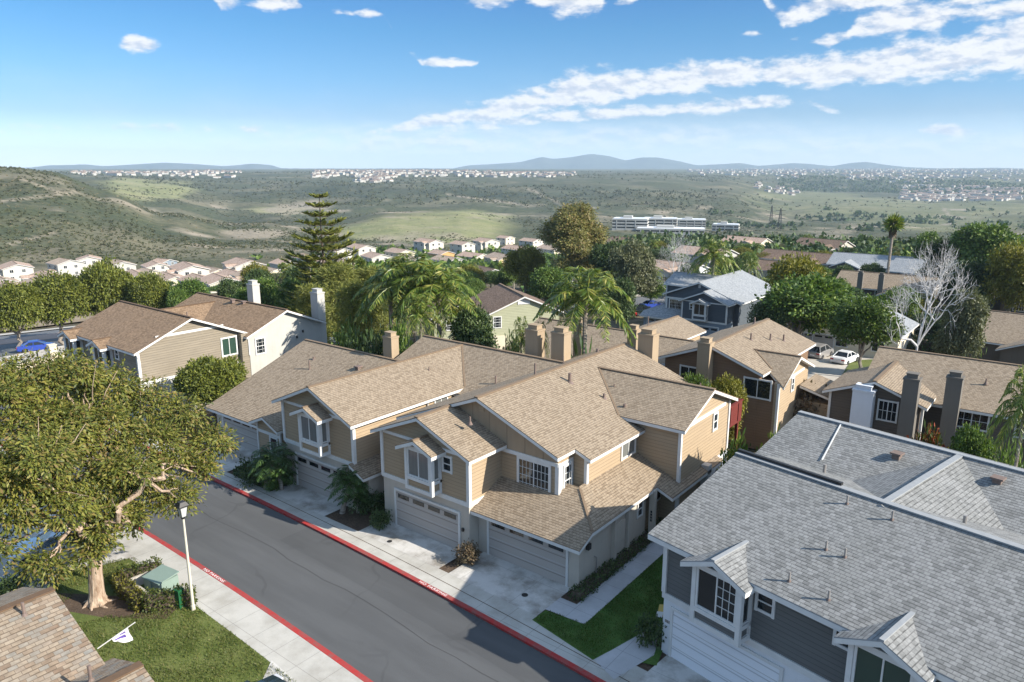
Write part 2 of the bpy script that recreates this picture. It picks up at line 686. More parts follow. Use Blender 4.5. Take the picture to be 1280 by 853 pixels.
def m_paint(name, c, rough=.25, metal=0.0):
    t = NT(name)
    t.b.inputs['Metallic'].default_value = metal
    t.b.inputs['Coat Weight'].default_value = .6
    t.b.inputs['Coat Roughness'].default_value = .05
    n = t.noise(t.coord(), 3, 3)
    return t.base(t.mix(n, scl(c, .95), scl(c, 1.05)), rough)


TAN = m_shingle('tan shingles', [(0.243, 0.184, 0.126), (0.310, 0.241, 0.168), (0.347, 0.275, 0.196), (0.326, 0.256, 0.181)], (0.288, 0.223, 0.157), bw=.2, rh=.15, dark=.0)
BROWN = m_shingle('brown shingles', [(.19, .122, .072), (.275, .182, .108), (.335, .225, .138), (.295, .195, .12)], (.24, .165, .105), bw=.2, dark=.0)
MIXED = m_shingle('mixed brown and slate shingles', [(.20, .13, .085), (.29, .222, .155), (.35, .28, .205), (.235, .222, .195), (.31, .228, .158)], (.26, .215, .16), bw=.27, rh=.165, dark=.1)
GREY = m_shingle('grey shingles', [(0.178, 0.179, 0.174), (0.239, 0.240, 0.233), (0.291, 0.291, 0.283), (0.257, 0.257, 0.249)], (0.196, 0.198, 0.184), bw=.21, rh=.16, dark=.0)
PALE = m_shingle('pale grey shingles', [(0.259, 0.274, 0.288), (0.338, 0.353, 0.367), (0.403, 0.418, 0.425)], (0.302, 0.317, 0.324))
TERRA = m_shingle('terracotta tiles', [(.33, .22, .155), (.47, .33, .245), (.55, .40, .31), (.49, .355, .275)], (.43, .32, .25), bw=.3, rh=.4)
CAPT = m_plain('tan ridge shingles', (.19, .135, .088), .9, .2, 4)
CAPG = m_plain('grey ridge shingles', (.27, .28, .285), .9, .2, 4)
CAPB = m_plain('brown ridge shingles', (.12, .075, .045), .9, .2, 4)
TRIM = m_plain('white trim', (.62, .615, .59), .6, .14, 2.5)
TRIMG = m_plain('grey trim', (.46, .45, .43), .6, .08)
SID_TAN = m_siding('tan siding', (.365, .275, .178))
SID_GREY = m_siding('dark grey siding', (.135, .136, .13))
SID_SLATE = m_siding('slate siding', (.085, .10, .115))
SID_KHAKI = m_siding('khaki siding', (.235, .20, .15), stain=.34)
SID_GREEN = m_siding('pale green siding', (.36, .365, .245))
SID_BARK = m_siding('dark brown siding', (.115, .095, .076))
BOARD_TAN = m_board('tan panelling', (.33, .245, .16), 1.2)
STU_TAN = m_stucco('beige stucco', (.47, .425, .36))
STU_WHITE = m_stucco('white stucco', (.66, .67, .68), .1)
STU_CREAM = m_stucco('cream stucco', (.62, .55, .42))
STU_PALE = m_stucco('pale grey stucco', (.43, .42, .385))
STU_FAR = m_stucco('off white stucco', (.55, .51, .44))
STU_DARK = m_stucco('brown stucco', (.14, .115, .09))
STU_SLATE = m_stucco('slate stucco', (.20, .24, .28))
CHIM = m_stucco('tan chimney stucco', (.33, .25, .165))
CHIM_DK = m_stucco('dark chimney stucco', (.15, .135, .115))
CHIM_WH = m_stucco('white chimney stucco', (.62, .64, .67), .08)
GDOOR = m_siding('beige garage panels', (.41, .372, .335), .52, .06)
GDOOR_W = m_siding('white garage panels', (.74, .75, .77), .52, .04)
GDOOR_S = m_siding('slate garage panels', (.25, .29, .33), .52, .06)
GLASS = m_glass('dark window glass')
GLASS_C = m_glass('curtained window glass', rough=.1, curtain=(.16, .165, .155))
GLASS_G = m_glass('green tinted window glass', (.03, .06, .045), .06)
ASPH = m_asphalt('asphalt', (.088, .090, .092))
ASPH_D = m_asphalt('asphalt seam tar', (.05, .05, .05))
ASPH_P = m_asphalt('asphalt patch', (.078, .080, .082))
ASPH_F = m_asphalt('weathered asphalt', (.13, .135, .14))
CONC = m_concrete('pavement concrete', (.47, .452, .41), (.2, .18, .14), amt=.4, joint=(1.55, 1.9))
CONC_D = m_concrete('driveway concrete', (.56, .54, .505), (.17, .145, .11), .8, joint=(3.2, 2.4))
CONC_W = m_concrete('walkway concrete', (.47, .465, .47), amt=.2, joint=(1.1, 1.35))
CONC_F = m_concrete('far concrete', (.50, .46, .40), amt=.2)
PAVER = m_ground('pink median paving', [(.2, (.30, .21, .165)), (.8, (.42, .31, .25))], .8, 5, .01)
GRASS = m_ground('lawn grass', [(.15, (.055, .078, .016)), (.45, (.095, .122, .026)), (.66, (.135, .15, .042)), (.88, (.20, .16, .08))], .55, 9, .05, .5)
GRASS_D = m_ground('lush lawn grass', [(.15, (.034, .08, .015)), (.5, (.06, .125, .022)), (.78, (.09, .15, .034)), (.95, (.12, .12, .05))], .6, 9, .05, .5)  # deeper green than the grass of the left verge
MULCH = m_ground('planting soil', [(.2, (.045, .03, .02)), (.6, (.10, .068, .045)), (.9, (.19, .14, .10))], .8, 10, .05, .6)
SAND = m_ground('dry bank soil', [(.2, (.16, .115, .07)), (.6, (.28, .215, .14)), (.9, (.36, .29, .2))], .3, 3, .05)
RED = NT('red kerb paint')
_p = RED.pos()
RED = RED.base(RED.mix(RED.ramp(RED.noise(_p, 2.6, 6, .7), [(.40, 0.0), (.68, 1.0)]), (.37, .030, .028), (.21, .085, .075)), .75)
WHITEP = m_plain('white painted letters', (.75, .7, .68), .7, .1, 6)
WOOD_RED = m_board('red stained deck boards', (.13, .022, .016), .14)
WOOD_BR = m_board('brown fence boards', (.125, .062, .036), .15)
METAL = m_plain('galvanised metal', (.30, .28, .26), .5, .15, 6, .3)
METAL_DK = m_plain('dark metal', (.035, .034, .033), .5, .2, 6, .2)
RUST = m_plain('rusty flashing', (.17, .125, .105), .8, .3, 6)
POLE = m_plain('cream painted pole', (.52, .49, .40), .5, .08)
BOXGREEN = m_plain('utility box green', (.20, .265, .225), .55, .08, 3)
PEDGREEN = m_plain('pedestal green', (.012, .085, .032), .5, .1, 3)
LAMPG = m_glass('lamp glass', (.42, .43, .42), .25)
SAIL = m_plain('blue shade cloth', (.22, .27, .42), .85, .06)
FLAGW = m_plain('white flag cloth', (.74, .72, .76), .85, .05)
FLAGP = m_plain('purple flag print', (.12, .08, .33), .85, .1)
BARK = m_bark('peeling bark', (.22, .145, .095), (.46, .36, .27))
BARK_G = m_bark('grey bark', (.13, .11, .09), (.30, .265, .225))
BARK_W = m_bark('white bark', (.42, .40, .385), (.66, .645, .625))
BARK_D = m_bark('dark bark', (.055, .04, .028), (.125, .095, .07))
BARK_P = m_bark('palm bark', (.17, .14, .11), (.36, .315, .265), (2, 2, 9))
L_OAK = m_leaf('big tree leaves', [(0.054, 0.072, 0.014), (0.098, 0.119, 0.020), (0.154, 0.167, 0.029), (0.227, 0.217, 0.042), (0.210, 0.143, 0.053)], .25)
L_ROUND = m_leaf('round tree leaves', [(0.061, 0.081, 0.014), (0.103, 0.125, 0.019), (0.150, 0.170, 0.025), (0.198, 0.204, 0.035)], .2)
L_MID = m_leaf('mid green leaves', [(0.039, 0.080, 0.019), (0.074, 0.131, 0.025), (0.120, 0.189, 0.035), (0.184, 0.240, 0.048)], .25)
L_BRIGHT = m_leaf('bright green leaves', [(.038, .072, .016), (.07, .122, .024), (.115, .175, .036), (.17, .215, .05)], .3)
L_DARK = m_leaf('dark green leaves', [(0.022, 0.048, 0.016), (0.041, 0.075, 0.022), (0.073, 0.112, 0.033), (0.105, 0.141, 0.045)], .15)
L_OLIVE = m_leaf('grey olive leaves', [(0.080, 0.092, 0.045), (0.131, 0.141, 0.073), (0.193, 0.200, 0.109)], .18)
L_EUC = m_leaf('eucalyptus leaves', [(0.100, 0.104, 0.031), (0.161, 0.161, 0.046), (0.230, 0.215, 0.071), (0.292, 0.199, 0.092)], .2)
L_YEL = m_leaf('yellow green leaves', [(0.109, 0.109, 0.015), (0.179, 0.173, 0.023), (0.256, 0.230, 0.033)], .25)
L_BRN = m_leaf('brown bush leaves', [(.09, .06, .036), (.14, .098, .06), (.175, .13, .085), (.10, .085, .045)], .15)
L_PALM = m_leaf('palm fronds', [(0.061, 0.108, 0.018), (0.115, 0.181, 0.028), (0.199, 0.253, 0.046), (0.338, 0.307, 0.084)], .28, .4, .5)
L_PALMD = m_leaf('dark palm fronds', [(.028, .062, .018), (.055, .11, .028), (.10, .155, .045)], .22, .35, .5)
L_PINE = m_leaf('pine needles', [(.085, .10, .022), (.14, .158, .032), (.20, .21, .045), (.25, .245, .06)], .25)
L_HEDGE = m_leaf('hedge leaves', [(.028, .046, .010), (.05, .075, .014), (.085, .105, .02), (.125, .125, .03)], .18)
L_RED = m_leaf('red blossom leaves', [(.04, .07, .016), (.07, .10, .02), (.30, .055, .03), (.06, .09, .02)], .2)
L_GRASS = m_leaf('grass blades', [(.058, .085, .016), (.09, .125, .024), (.13, .155, .038), (.20, .175, .075)], .3)
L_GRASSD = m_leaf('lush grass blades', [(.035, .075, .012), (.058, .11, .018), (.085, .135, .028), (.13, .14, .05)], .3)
TYRE = m_plain('tyre rubber', (.014, .014, .014), .85, .1)
RIM = m_plain('alloy rim', (.48, .48, .5), .35, .05, 3, .7)
TAIL = m_paint('tail lamp red', (.36, .012, .012))
HEADL = m_glass('head lamp glass', (.5, .5, .52), .1)
CARGLASS = m_glass('car glass', (.012, .016, .02), .03)
TOWN = m_plain('distant town walls', (.46, .44, .40), .8, .2, .02)
TOWN_R = m_plain('distant town roofs', (.24, .18, .145), .9, .25, .02)
# ------------------------------------------------------------------ terrain
# how far out each height of the slopes lies: per compass direction, (distance m, sight height) pairs
TAB = {
    -400: [(420, 322), (520, 285), (680, 232), (800, 200), (860, 198), (1500, 222), (2700, 216), (9000, 211)],
    -60: [(390, 324), (470, 288), (610, 236), (700, 203), (740, 202), (1000, 214), (1500, 222), (2700, 216), (9000, 211)],
    20: [(390, 325), (470, 288), (610, 235), (690, 208), (730, 206.5), (1000, 216), (1500, 222), (2700, 216), (9000, 211)],
    60: [(390, 325), (470, 288), (620, 238), (700, 212.5), (740, 211), (1000, 220), (1500, 224), (2700, 216), (9000, 211)],
    130: [(400, 323), (480, 291), (620, 255), (700, 236), (750, 231), (900, 238), (1050, 250), (1300, 233), (1700, 224), (2700, 217), (9000, 211)],
    200: [(420, 320), (500, 299), (620, 275), (720, 261), (770, 258), (950, 266), (1150, 250), (1500, 234), (2000, 225), (2700, 217), (9000, 211)],
    290: [(420, 316), (520, 301), (640, 287), (760, 279), (850, 281), (1000, 274), (1300, 256), (1700, 238), (2200, 226), (2700, 216.5), (9000, 211)],
    420: [(420, 313), (600, 297), (800, 282), (1000, 269), (1300, 252), (1700, 235), (2200, 224), (2700, 216.5), (9000, 211)],
    500: [(420, 312), (600, 296), (760, 275), (860, 264), (920, 262), (1050, 267), (1300, 250), (1700, 233), (2200, 223), (2700, 216.5), (9000, 211)],
    570: [(420, 311), (600, 295), (760, 275), (860, 264), (920, 262), (1050, 266), (1300, 250), (1700, 233), (2200, 223), (2700, 216), (9000, 211)],
    660: [(420, 312), (600, 298), (800, 283), (1000, 271), (1300, 251), (1700, 234), (2200, 224), (2700, 217), (9000, 211)],
    800: [(420, 312), (600, 294), (800, 281), (1000, 271), (1300, 254), (1700, 237), (2200, 224), (2700, 218), (9000, 211)],
    900: [(420, 312), (600, 295), (850, 283), (1100, 272), (1400, 256), (1900, 238), (2500, 226), (3200, 220), (9000, 211)],
    1000: [(420, 312), (600, 297), (900, 285), (1200, 275), (1700, 262), (2300, 248), (3000, 237), (3400, 222), (4200, 217), (9000, 211)],
    1150: [(420, 312), (600, 300), (900, 288), (1300, 277), (1800, 263), (2500, 249), (3100, 238), (3600, 224), (4400, 217), (9000, 211)],
    1300: [(420, 312), (600, 300), (900, 289), (1300, 278), (1800, 264), (2500, 250), (3200, 238), (4000, 224), (5000, 216), (9000, 211)],
    1700: [(420, 312), (600, 300), (900, 289), (1300, 278), (1800, 264), (2500, 250), (3200, 238), (4000, 224), (5000, 216), (9000, 211)],
}
_cols = sorted(TAB)
_tabz = {}
for _c in _cols:
    rr = np.array([q[0] for q in TAB[_c]], float)
    zz = np.array([CAM_H + slope_px(_c, q[1]) * q[0] for q in TAB[_c]])
    _tabz[_c] = (np.log(rr), zz)


def col_of(x, y):
    a = np.arctan2(x * RT[0] + y * RT[1], x * FH[0] + y * FH[1])
    return 640 + 945 * np.tan(np.clip(a, -0.84, 0.84)), a


def ground_z(x, y):
    x, y = np.asarray(x, float), np.asarray(y, float)
    r = np.hypot(x, y) + 1e-6
    col, a = col_of(x, y)
    s = r - 62
    zn = -0.088 * np.where(s > 40, s, 4 * np.log1p(np.exp(np.clip(s / 4, -30, 12))))
    flat = np.clip((col - 690) / 120, 0, 1)
    flat = flat * flat * (3 - 2 * flat)
    zn = zn + flat * 0.048 * np.maximum(r - 112, 0)
    back = np.clip((np.abs(a) - 1.2) / 0.5, 0, 1)
    zn = zn * (1 - back) + np.maximum(zn, -14) * back
    if r.max() < 299:
        return zn
    lr = np.log(r)
    zf = np.zeros_like(r)
    colc = np.clip(col, _cols[0], _cols[-1] - 1e-3)
    for i in range(len(_cols) - 1):
        c0, c1 = _cols[i], _cols[i + 1]
        m = (colc >= c0) & (colc < c1)
        if not np.any(m):
            continue
        t = (colc - c0) / (c1 - c0)
        t = t * t * (3 - 2 * t)
        z0 = np.interp(lr, *_tabz[c0])
        z1 = np.interp(lr, *_tabz[c1])
        zf = np.where(m, z0 * (1 - t) + z1 * t, zf)
    w = np.clip((r - 300) / 110, 0, 1)
    w = w * w * (3 - 2 * w)
    z = zn * (1 - w) + zf * w
    amp = np.clip((r - 360) / 400, 0, 1) * np.clip((12000 - r) / 6000, 0, 1)
    k = np.clip(r / 1500, .6, 2.2)
    gul = 1 - np.abs(fbm(x / 230.0, y / 230.0, 4, 3)) * 2.2
    z = z - amp * k * 12.0 * np.clip(gul, 0, 1) * np.clip((2400 - r) / 900, .12, 1) + amp * 2.0 * fbm(x / 60.0, y / 60.0, 3, 9)
    return z


def gz(x, y):
    return float(ground_z(np.array([x]), np.array([y]))[0])


def gp(px, py, r0=20.0, r1=3000.0):
    """where the sight line through a picture point meets the ground"""
    d = ray(px, py)
    h = math.hypot(d[0], d[1])
    d = d / h
    rs = np.exp(np.linspace(math.log(r0), math.log(r1), 420))
    dz = (CAM_H + d[2] * rs) - ground_z(d[0] * rs, d[1] * rs)
    i = int(np.argmax(dz < 0)) if np.any(dz < 0) else len(rs) - 1
    a, b = rs[max(i - 1, 0)], rs[i]
    if i > 0 and dz[i] < 0:
        b = a + (b - a) * dz[i - 1] / (dz[i - 1] - dz[i])
    x, y = d[0] * b, d[1] * b
    return np.array([x, y, gz(x, y)])


def build_terrain():
    az = np.concatenate([np.arange(-180, -50, 5.0), np.arange(-50, 50, 0.22), np.arange(50, 180, 5.0)])
    rad = np.concatenate([[0.5, 10, 20, 30, 40, 48, 55], np.arange(60, 300, 6.0), np.exp(np.linspace(math.log(300), math.log(2800), 150)),
                          np.exp(np.linspace(math.log(2860), math.log(11000), 46))])
    A, Rr = np.meshgrid(np.radians(az), rad)
    X = Rr * (np.sin(A) * RT[0] + np.cos(A) * FH[0])
    Y = Rr * (np.sin(A) * RT[1] + np.cos(A) * FH[1])
    Z = ground_z(X, Y) - 0.03
    nr, na = X.shape
    co = np.stack([X, Y, Z], -1).reshape(-1, 3)
    idx = np.arange(nr * na).reshape(nr, na)
    nxt = np.roll(idx, -1, axis=1)
    q = np.stack([idx[:-1], nxt[:-1], nxt[1:], idx[1:]], -1).reshape(-1, 4)[:, ::-1]
    me = bpy.data.meshes.new('ground')
    me.vertices.add(len(co))
    me.vertices.foreach_set('co', co.ravel())
    me.loops.add(q.size)
    me.loops.foreach_set('vertex_index', q.ravel())
    me.polygons.add(len(q))
    me.polygons.foreach_set('loop_start', np.arange(0, q.size, 4))
    me.polygons.foreach_set('use_smooth', np.ones(len(q), bool))
    me.update(calc_edges=True)
    # what grows where: R meadow, G bare soil, B dense dark wood, A chaparral
    x, y = X.ravel(), Y.ravel()
    r = np.hypot(x, y)
    dvec = co - EYE
    fz = dvec @ FW
    px = np.where(fz > 1, 640 + FPX * (dvec @ RT) / np.maximum(fz, 1), -9999)
    py = np.where(fz > 1, 426.5 - FPX * (dvec @ CU) / np.maximum(fz, 1), 9999)
    wx, wy = fbm(x / 120, y / 120, 3, 21) * 26, fbm(x / 120, y / 120, 3, 31) * 9

    def blob(cx, cy, hx, hy, soft=.35):
        d = np.sqrt(((px + wx - cx) / hx) ** 2 + ((py + wy - cy) / hy) ** 2)
        return np.clip((1 - d) / soft, 0, 1)

    mead = np.zeros_like(px)
    for b in ((190, 238, 60, 11), (165, 230, 40, 6), (540, 285, 105, 24), (600, 270, 60, 8), (470, 290, 50, 14), (1110, 262, 170, 16), (1010, 247, 90, 8), (1230, 262, 90, 12),
              (1180, 280, 130, 12), (1260, 233, 40, 6), (355, 262, 45, 6)):
        mead = np.maximum(mead, blob(*b) * (.5 if b[0] > 1000 else 1))
    mead = mead * (r > 420)
    dark = np.zeros_like(px)
    for b in ((1090, 231, 110, 8), (1160, 238, 120, 7), (400, 240, 150, 14), (640, 240, 160, 14), (330, 285, 60, 16), (620, 216, 120, 4), (270, 220, 130, 4), (1080, 277, 60, 8)):
        dark = np.maximum(dark, blob(*b, soft=.6))
    dark = dark * (r > 800) * np.clip(.55 + fbm(x / 70, y / 70, 4, 5) * 1.5, 0, 1)
    chap = np.clip((r - 330) / 60, 0, 1)
    bare = np.clip(fbm(x / 46, y / 46, 4, 77) * 2.6 - .55, 0, 1) * chap * (r < 1400)
    for b in ((1195, 268, 26, 3.0), (385, 258, 36, 9), (360, 262, 30, 6), (330, 293, 55, 8)):
        bare = np.maximum(bare, blob(*b) * .8)
    trail = np.zeros_like(px)
    for (x0, y0, x1, y1, w) in ((0, 252, 95, 240, 1.3), (20, 222, 75, 240, 1.0), (560, 244, 660, 256, 1.0), (1180, 262, 1192, 272, 1.6), (660, 236, 720, 262, 1.1), (10, 305, 70, 290, 1.4)):
        t = np.clip(((px - x0) * (x1 - x0) + (py - y0) * (y1 - y0)) / ((x1 - x0) ** 2 + (y1 - y0) ** 2), 0, 1)
        d = np.hypot(px - x0 - t * (x1 - x0), py + wy * .4 - y0 - t * (y1 - y0))
        trail = np.maximum(trail, np.clip(1.6 - d / w, 0, 1))
    bare = np.maximum(bare, trail * .8 * (r > 400))
    ca = me.color_attributes.new('cover', 'FLOAT_COLOR', 'POINT')
    ca.data.foreach_set('color', np.stack([mead, bare, dark, chap], -1).astype(np.float32).ravel())
    t = NT('open hillside')
    at = t.node('ShaderNodeAttribute', attribute_name='cover')
    sep = t.node('ShaderNodeSeparateColor')
    t.L.new(at.outputs['Color'], sep.inputs[0])
    p = t.pos()
    n1 = t.noise(p, .035, 8, .68)
    n2 = t.noise(p, .16, 6, .7)
    n3 = t.noise(p, .011, 5, .6)
    brush = t.ramp(n2, [(.34, (.018, .025, .010)), (.46, (.040, .050, .020)), (.58, (.075, .078, .036)), (.72, (.175, .15, .09))])
    brush = t.mix(t.ramp(n1, [(.40, 0.0), (.62, .85)]), brush, t.ramp(n2, [(.3, (.04, .042, .020)), (.6, (.095, .087, .048)), (.8, (.18, .15, .10))]))
    brush = t.mix(t.ramp(n3, [(.40, 0.0), (.56, .8)]), brush, t.ramp(n2, [(.35, (.030, .040, .016)), (.65, (.075, .086, .036))]))
    brush = t.mix(t.ramp(t.noise(p, .0075, 6, .6), [(.50, 0.0), (.66, .75)]), brush, t.ramp(n2, [(.3, (.13, .115, .065)), (.7, (.225, .195, .125))]))
    mead_c = t.ramp(t.noise(p, .03, 6, .65), [(.32, (.15, .165, .062)), (.5, (.215, .215, .095)), (.7, (.27, .245, .13))])
    bare_c = t.ramp(n2, [(.3, (.20, .165, .115)), (.7, (.37, .31, .23))])
    dark_c = t.ramp(n2, [(.3, (.012, .020, .010)), (.7, (.038, .05, .02))])
    near = t.ramp(t.noise(p, .45, 7, .65), [(.3, (.05, .055, .022)), (.5, (.105, .085, .05)), (.7, (.185, .145, .095))])
    c = t.mix(at.outputs['Alpha'], near, brush)
    c = t.mix(sep.outputs[2], c, dark_c)
    c = t.mix(t.math('MULTIPLY', sep.outputs[0], t.ramp(n2, [(.33, .25), (.42, .92)])), c, mead_c)
    c = t.mix(sep.outputs[1], c, bare_c)
    t.bump(t.math('ADD', t.math('MULTIPLY', n2, 1.0), n1), 3.0, .55)
    me.materials.append(t.base(c, .95))
    o = bpy.data.objects.new('ground', me)
    COL.objects.link(o)
    tag(o, kind='structure')


build_terrain()


def sheet(name, pts, m, z=0.0, kind='structure', thick=None, uvdir=None):
    b = MB()
    P = [(p[0], p[1], z) for p in pts]
    if thick:
        b.ext(P, (0, 0, -thick))
    else:
        b.poly(P, 0, [(p[0], p[1]) for p in pts])
    return tag(b.build(name, m), kind=kind)


def ribbon(name, near, far, m, dz=.06, nu=24, nv=4):
    """strip of paving laid over the sloping ground between two measured edges"""
    def pl(ps):
        g = [gp(*q)[:2] for q in ps]
        d = [0]
        for a, b_ in zip(g, g[1:]):
            d.append(d[-1] + float(np.hypot(*(b_ - a))))
        return np.array(g), np.array(d) / d[-1]
    (ga, da), (gb, db) = pl(near), pl(far)
    b = MB()
    ts = np.linspace(0, 1, nu)
    rows = []
    for t in ts:
        A = np.array([np.interp(t, da, ga[:, 0]), np.interp(t, da, ga[:, 1])])
        B = np.array([np.interp(t, db, gb[:, 0]), np.interp(t, db, gb[:, 1])])
        rows.append([A + (B - A) * s for s in np.linspace(0, 1, nv)])
    for i in range(nu - 1):
        for j in range(nv - 1):
            q = [rows[i][j], rows[i][j + 1], rows[i + 1][j + 1], rows[i + 1][j]]
            P = [(p[0], p[1], gz(*p) + dz) for p in q]
            a, c = Vector(P[1]) - Vector(P[0]), Vector(P[2]) - Vector(P[0])
            if a.cross(c).z < 0:
                P = P[::-1]
            b.poly(P, 0, [(p[0], p[1]) for p in P])
    return tag(b.build(name, m), kind='structure')


# ---- the near street: one smooth curve, kerbs painted red
def kerb_r(x):
    return 23.1 - 0.0015 * max(0, x + 40) ** 2


def kerb_l(x):
    return kerb_r(x) - 6.02 + 0.004 * (x + 30)


XS = [-78 + i * 1.5 for i in range(50)]
XS = [x for x in XS if x < -2]


def strip(name, f0, f1, m, z, x0=-78, x1=-2, thick=None):
    b = MB()
    n = max(2, int((x1 - x0) / 1.5))
    xs = [x0 + (x1 - x0) * i / n for i in range(n + 1)]
    for a, c in zip(xs, xs[1:]):
        q = [(a, f0(a)), (c, f0(c)), (c, f1(c)), (a, f1(a))]
        b.poly([(p[0], p[1], z) for p in q], 0, [(p[0], p[1]) for p in q])
        if thick:
            b.poly([(a, f0(a), z - thick), (c, f0(c), z - thick), (c, f0(c), z), (a, f0(a), z)])
            b.poly([(c, f1(c), z - thick), (a, f1(a), z - thick), (a, f1(a), z), (c, f1(c), z)])
    return tag(b.build(name, m), kind='structure')


ROADZ = 0.004
strip('road', lambda x: kerb_l(x) - .02, lambda x: kerb_r(x) + .02, ASPH, ROADZ)
KW = .26
strip('red_kerb', kerb_r, lambda x: kerb_r(x) + KW, RED, .115, thick=.12)
strip('red_kerb', lambda x: kerb_l(x) - KW, kerb_l, RED, .115, thick=.12)
strip('pavement', lambda x: kerb_r(x) + KW + .002, lambda x: 24.35 - .0016 * max(0, x + 30) ** 2, CONC, .112, thick=.1)
strip('pavement', lambda x: kerb_l(x) - 2.05, lambda x: kerb_l(x) - KW - .002, CONC, .112, thick=.1)
strip('road_seam', lambda x: kerb_l(x) + 3.3 + .10 * math.sin(x * .7) + .05 * math.sin(x * 2.3), lambda x: kerb_l(x) + 3.335 + .10 * math.sin(x * .7) + .05 * math.sin(x * 2.3), ASPH_D, ROADZ + .004, -60, -14)
strip('road_patch', lambda x: kerb_r(x) - 1.9, lambda x: kerb_r(x) - .03, ASPH_P, ROADZ + .003, -33, -6)
strip('gutter_joint', lambda x: kerb_r(x) + .86, lambda x: kerb_r(x) + .90, MULCH, .116)

for i, (sx, sy, w) in enumerate(()):
    pass

PADZ = .1
edge = lambda x: 24.34 - .0016 * max(0, x + 30) ** 2
# planting soil under the whole right-hand frontage
sheet('planting_soil', [(-56, 24.2), (-32, 24.2), (-22, 24.1), (-14, 23.7), (-4, 22.5), (-4, 46), (-56, 50)], MULCH, .05)


def pad(name, x0, x1, y1, m, z=.118, sk=0.0):
    pts = [(x0, edge(x0) - .02), (x1, edge(x1) - .02), (x1 + sk, y1), (x0 + sk, y1)]
    return sheet(name, pts, m, z)


pad('driveway', -30.2, -23.9, 26.5, CONC_D)
pad('driveway', -23.2, -17.55, 27.1, CONC_D)
pad('driveway', -38.6, -33.2, 26.3, CONC_D)
pad('driveway', -49.8, -43.6, 28.0, CONC_D)
sheet('driveway', [(-11.9, 22.35), (-4.2, 19.6), (-3.4, 23.6), (-11.6, 25.55)], CONC_D, .118)
sheet('walkway', [(-17.55, 24.75), (-15.5, 24.9), (-15.65, 36), (-16.72, 36), (-16.62, 25.98), (-17.55, 25.98)], CONC_W, .122)
sheet('walkway', [(-13.85, 23.1), (-12.6, 22.55), (-12.05, 24.9), (-12.7, 27.0), (-12.95, 26.9)], CONC_W, .121)
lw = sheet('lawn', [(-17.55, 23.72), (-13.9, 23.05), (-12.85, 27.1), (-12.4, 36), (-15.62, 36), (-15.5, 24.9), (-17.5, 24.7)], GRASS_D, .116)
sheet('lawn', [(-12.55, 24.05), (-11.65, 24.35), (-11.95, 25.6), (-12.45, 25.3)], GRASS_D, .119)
# left verge
sheet('lawn', [(-37.2, 15.25), (-20.0, 14.55), (-20.0, 13.0), (-24.5, 9.0), (-31.0, 6.5), (-40.5, 10.2)], GRASS, .105)
sheet('driveway', [(-51, 15.2), (-37.25, 15.2), (-37.9, 13.2), (-40.6, 10.3), (-51, 10.5)], CONC_D, .1185)
sheet('driveway', [(-24.35, 14.78), (-17, 14.2), (-17, 9.5), (-21.6, 11.4)], CONC_D, .117)
sheet('walkway', [(-42, 9.6), (-38.4, 12.2), (-37.4, 11.3), (-37.0, 9.0), (-42, 7.5)], CONC_W, .121)
sheet('planting_soil', [(-37.0, 11.2), (-33.6, 13.4), (-31.0, 14.2), (-30.6, 13.5), (-33.0, 11.8), (-35.0, 10.9)], MULCH, .109)

# ---- streets farther out
ribbon('road', [(-120, 462), (0, 447), (95, 430), (160, 420), (240, 411)], [(-120, 448), (0, 431), (95, 419), (160, 411), (240, 403)], ASPH_F)
ribbon('median_paving', [(-120, 448), (0, 432), (95, 421)], [(-120, 441), (0, 426), (95, 414)], PAVER, .10)
ribbon('road', [(-120, 440), (6, 427), (97, 415), (240, 399)], [(-120, 433), (6, 420.5), (97, 410), (240, 394)], ASPH_F, .06)
ribbon('pavement', [(-120, 433), (6, 420.5), (97, 410), (240, 394)], [(-120, 430), (6, 418.5), (97, 408.6), (240, 392.5)], CONC_F, .2)
ribbon('dry_bank', [(-120, 428), (6, 416), (97, 404.5), (240, 389)], [(-120, 405), (20, 398), (110, 387), (240, 374)], SAND, .3)
ribbon('pavement', [(-120, 475), (0, 462), (95, 441)], [(-120, 463), (0, 448), (95, 430.5)], CONC_F, .14)
ribbon('road', [(660, 392), (760, 392), (860, 392), (960, 384)], [(640, 374), (760, 374), (835, 366), (960, 350)], ASPH_F, .06)
ribbon('pavement', [(750, 377), (800, 372), (835, 367), (900, 358)], [(750, 375), (800, 369.5), (835, 364), (900, 355)], CONC_F, .2)
ribbon('lawn', [(655, 367), (690, 368)], [(650, 358), (700, 358)], m_ground('bright lawn', [(.2, (.07, .15, .02)), (.8, (.13, .22, .035))], .4, 4, .03), .12)
ribbon('lawn', [(780, 370), (830, 363)], [(790, 365), (818, 361)], GRASS, .25)
ribbon('road', [(590, 350), (660, 356)], [(600, 342), (690, 340)], ASPH_F, .08)
ribbon('driveway', [(985, 500), (1010, 505), (1105, 470)], [(1005, 430), (1060, 428), (1110, 432)], CONC_F, .08)
ribbon('lawn', [(1050, 474), (1096, 468)], [(1064, 452), (1103, 450)], GRASS, .14)
# ------------------------------------------------------------------ houses
NX = {'-y': ((1, 0, 0), (0, -1, 0)), '+y': ((-1, 0, 0), (0, 1, 0)), '+x': ((0, 1, 0), (1, 0, 0)), '-x': ((0, -1, 0), (-1, 0, 0))}
RT_ = .17   # roof thickness
CAPS = {'grey shingles': CAPG, 'pale grey shingles': CAPG, 'brown shingles': CAPB, 'mixed brown and slate shingles': CAPB}


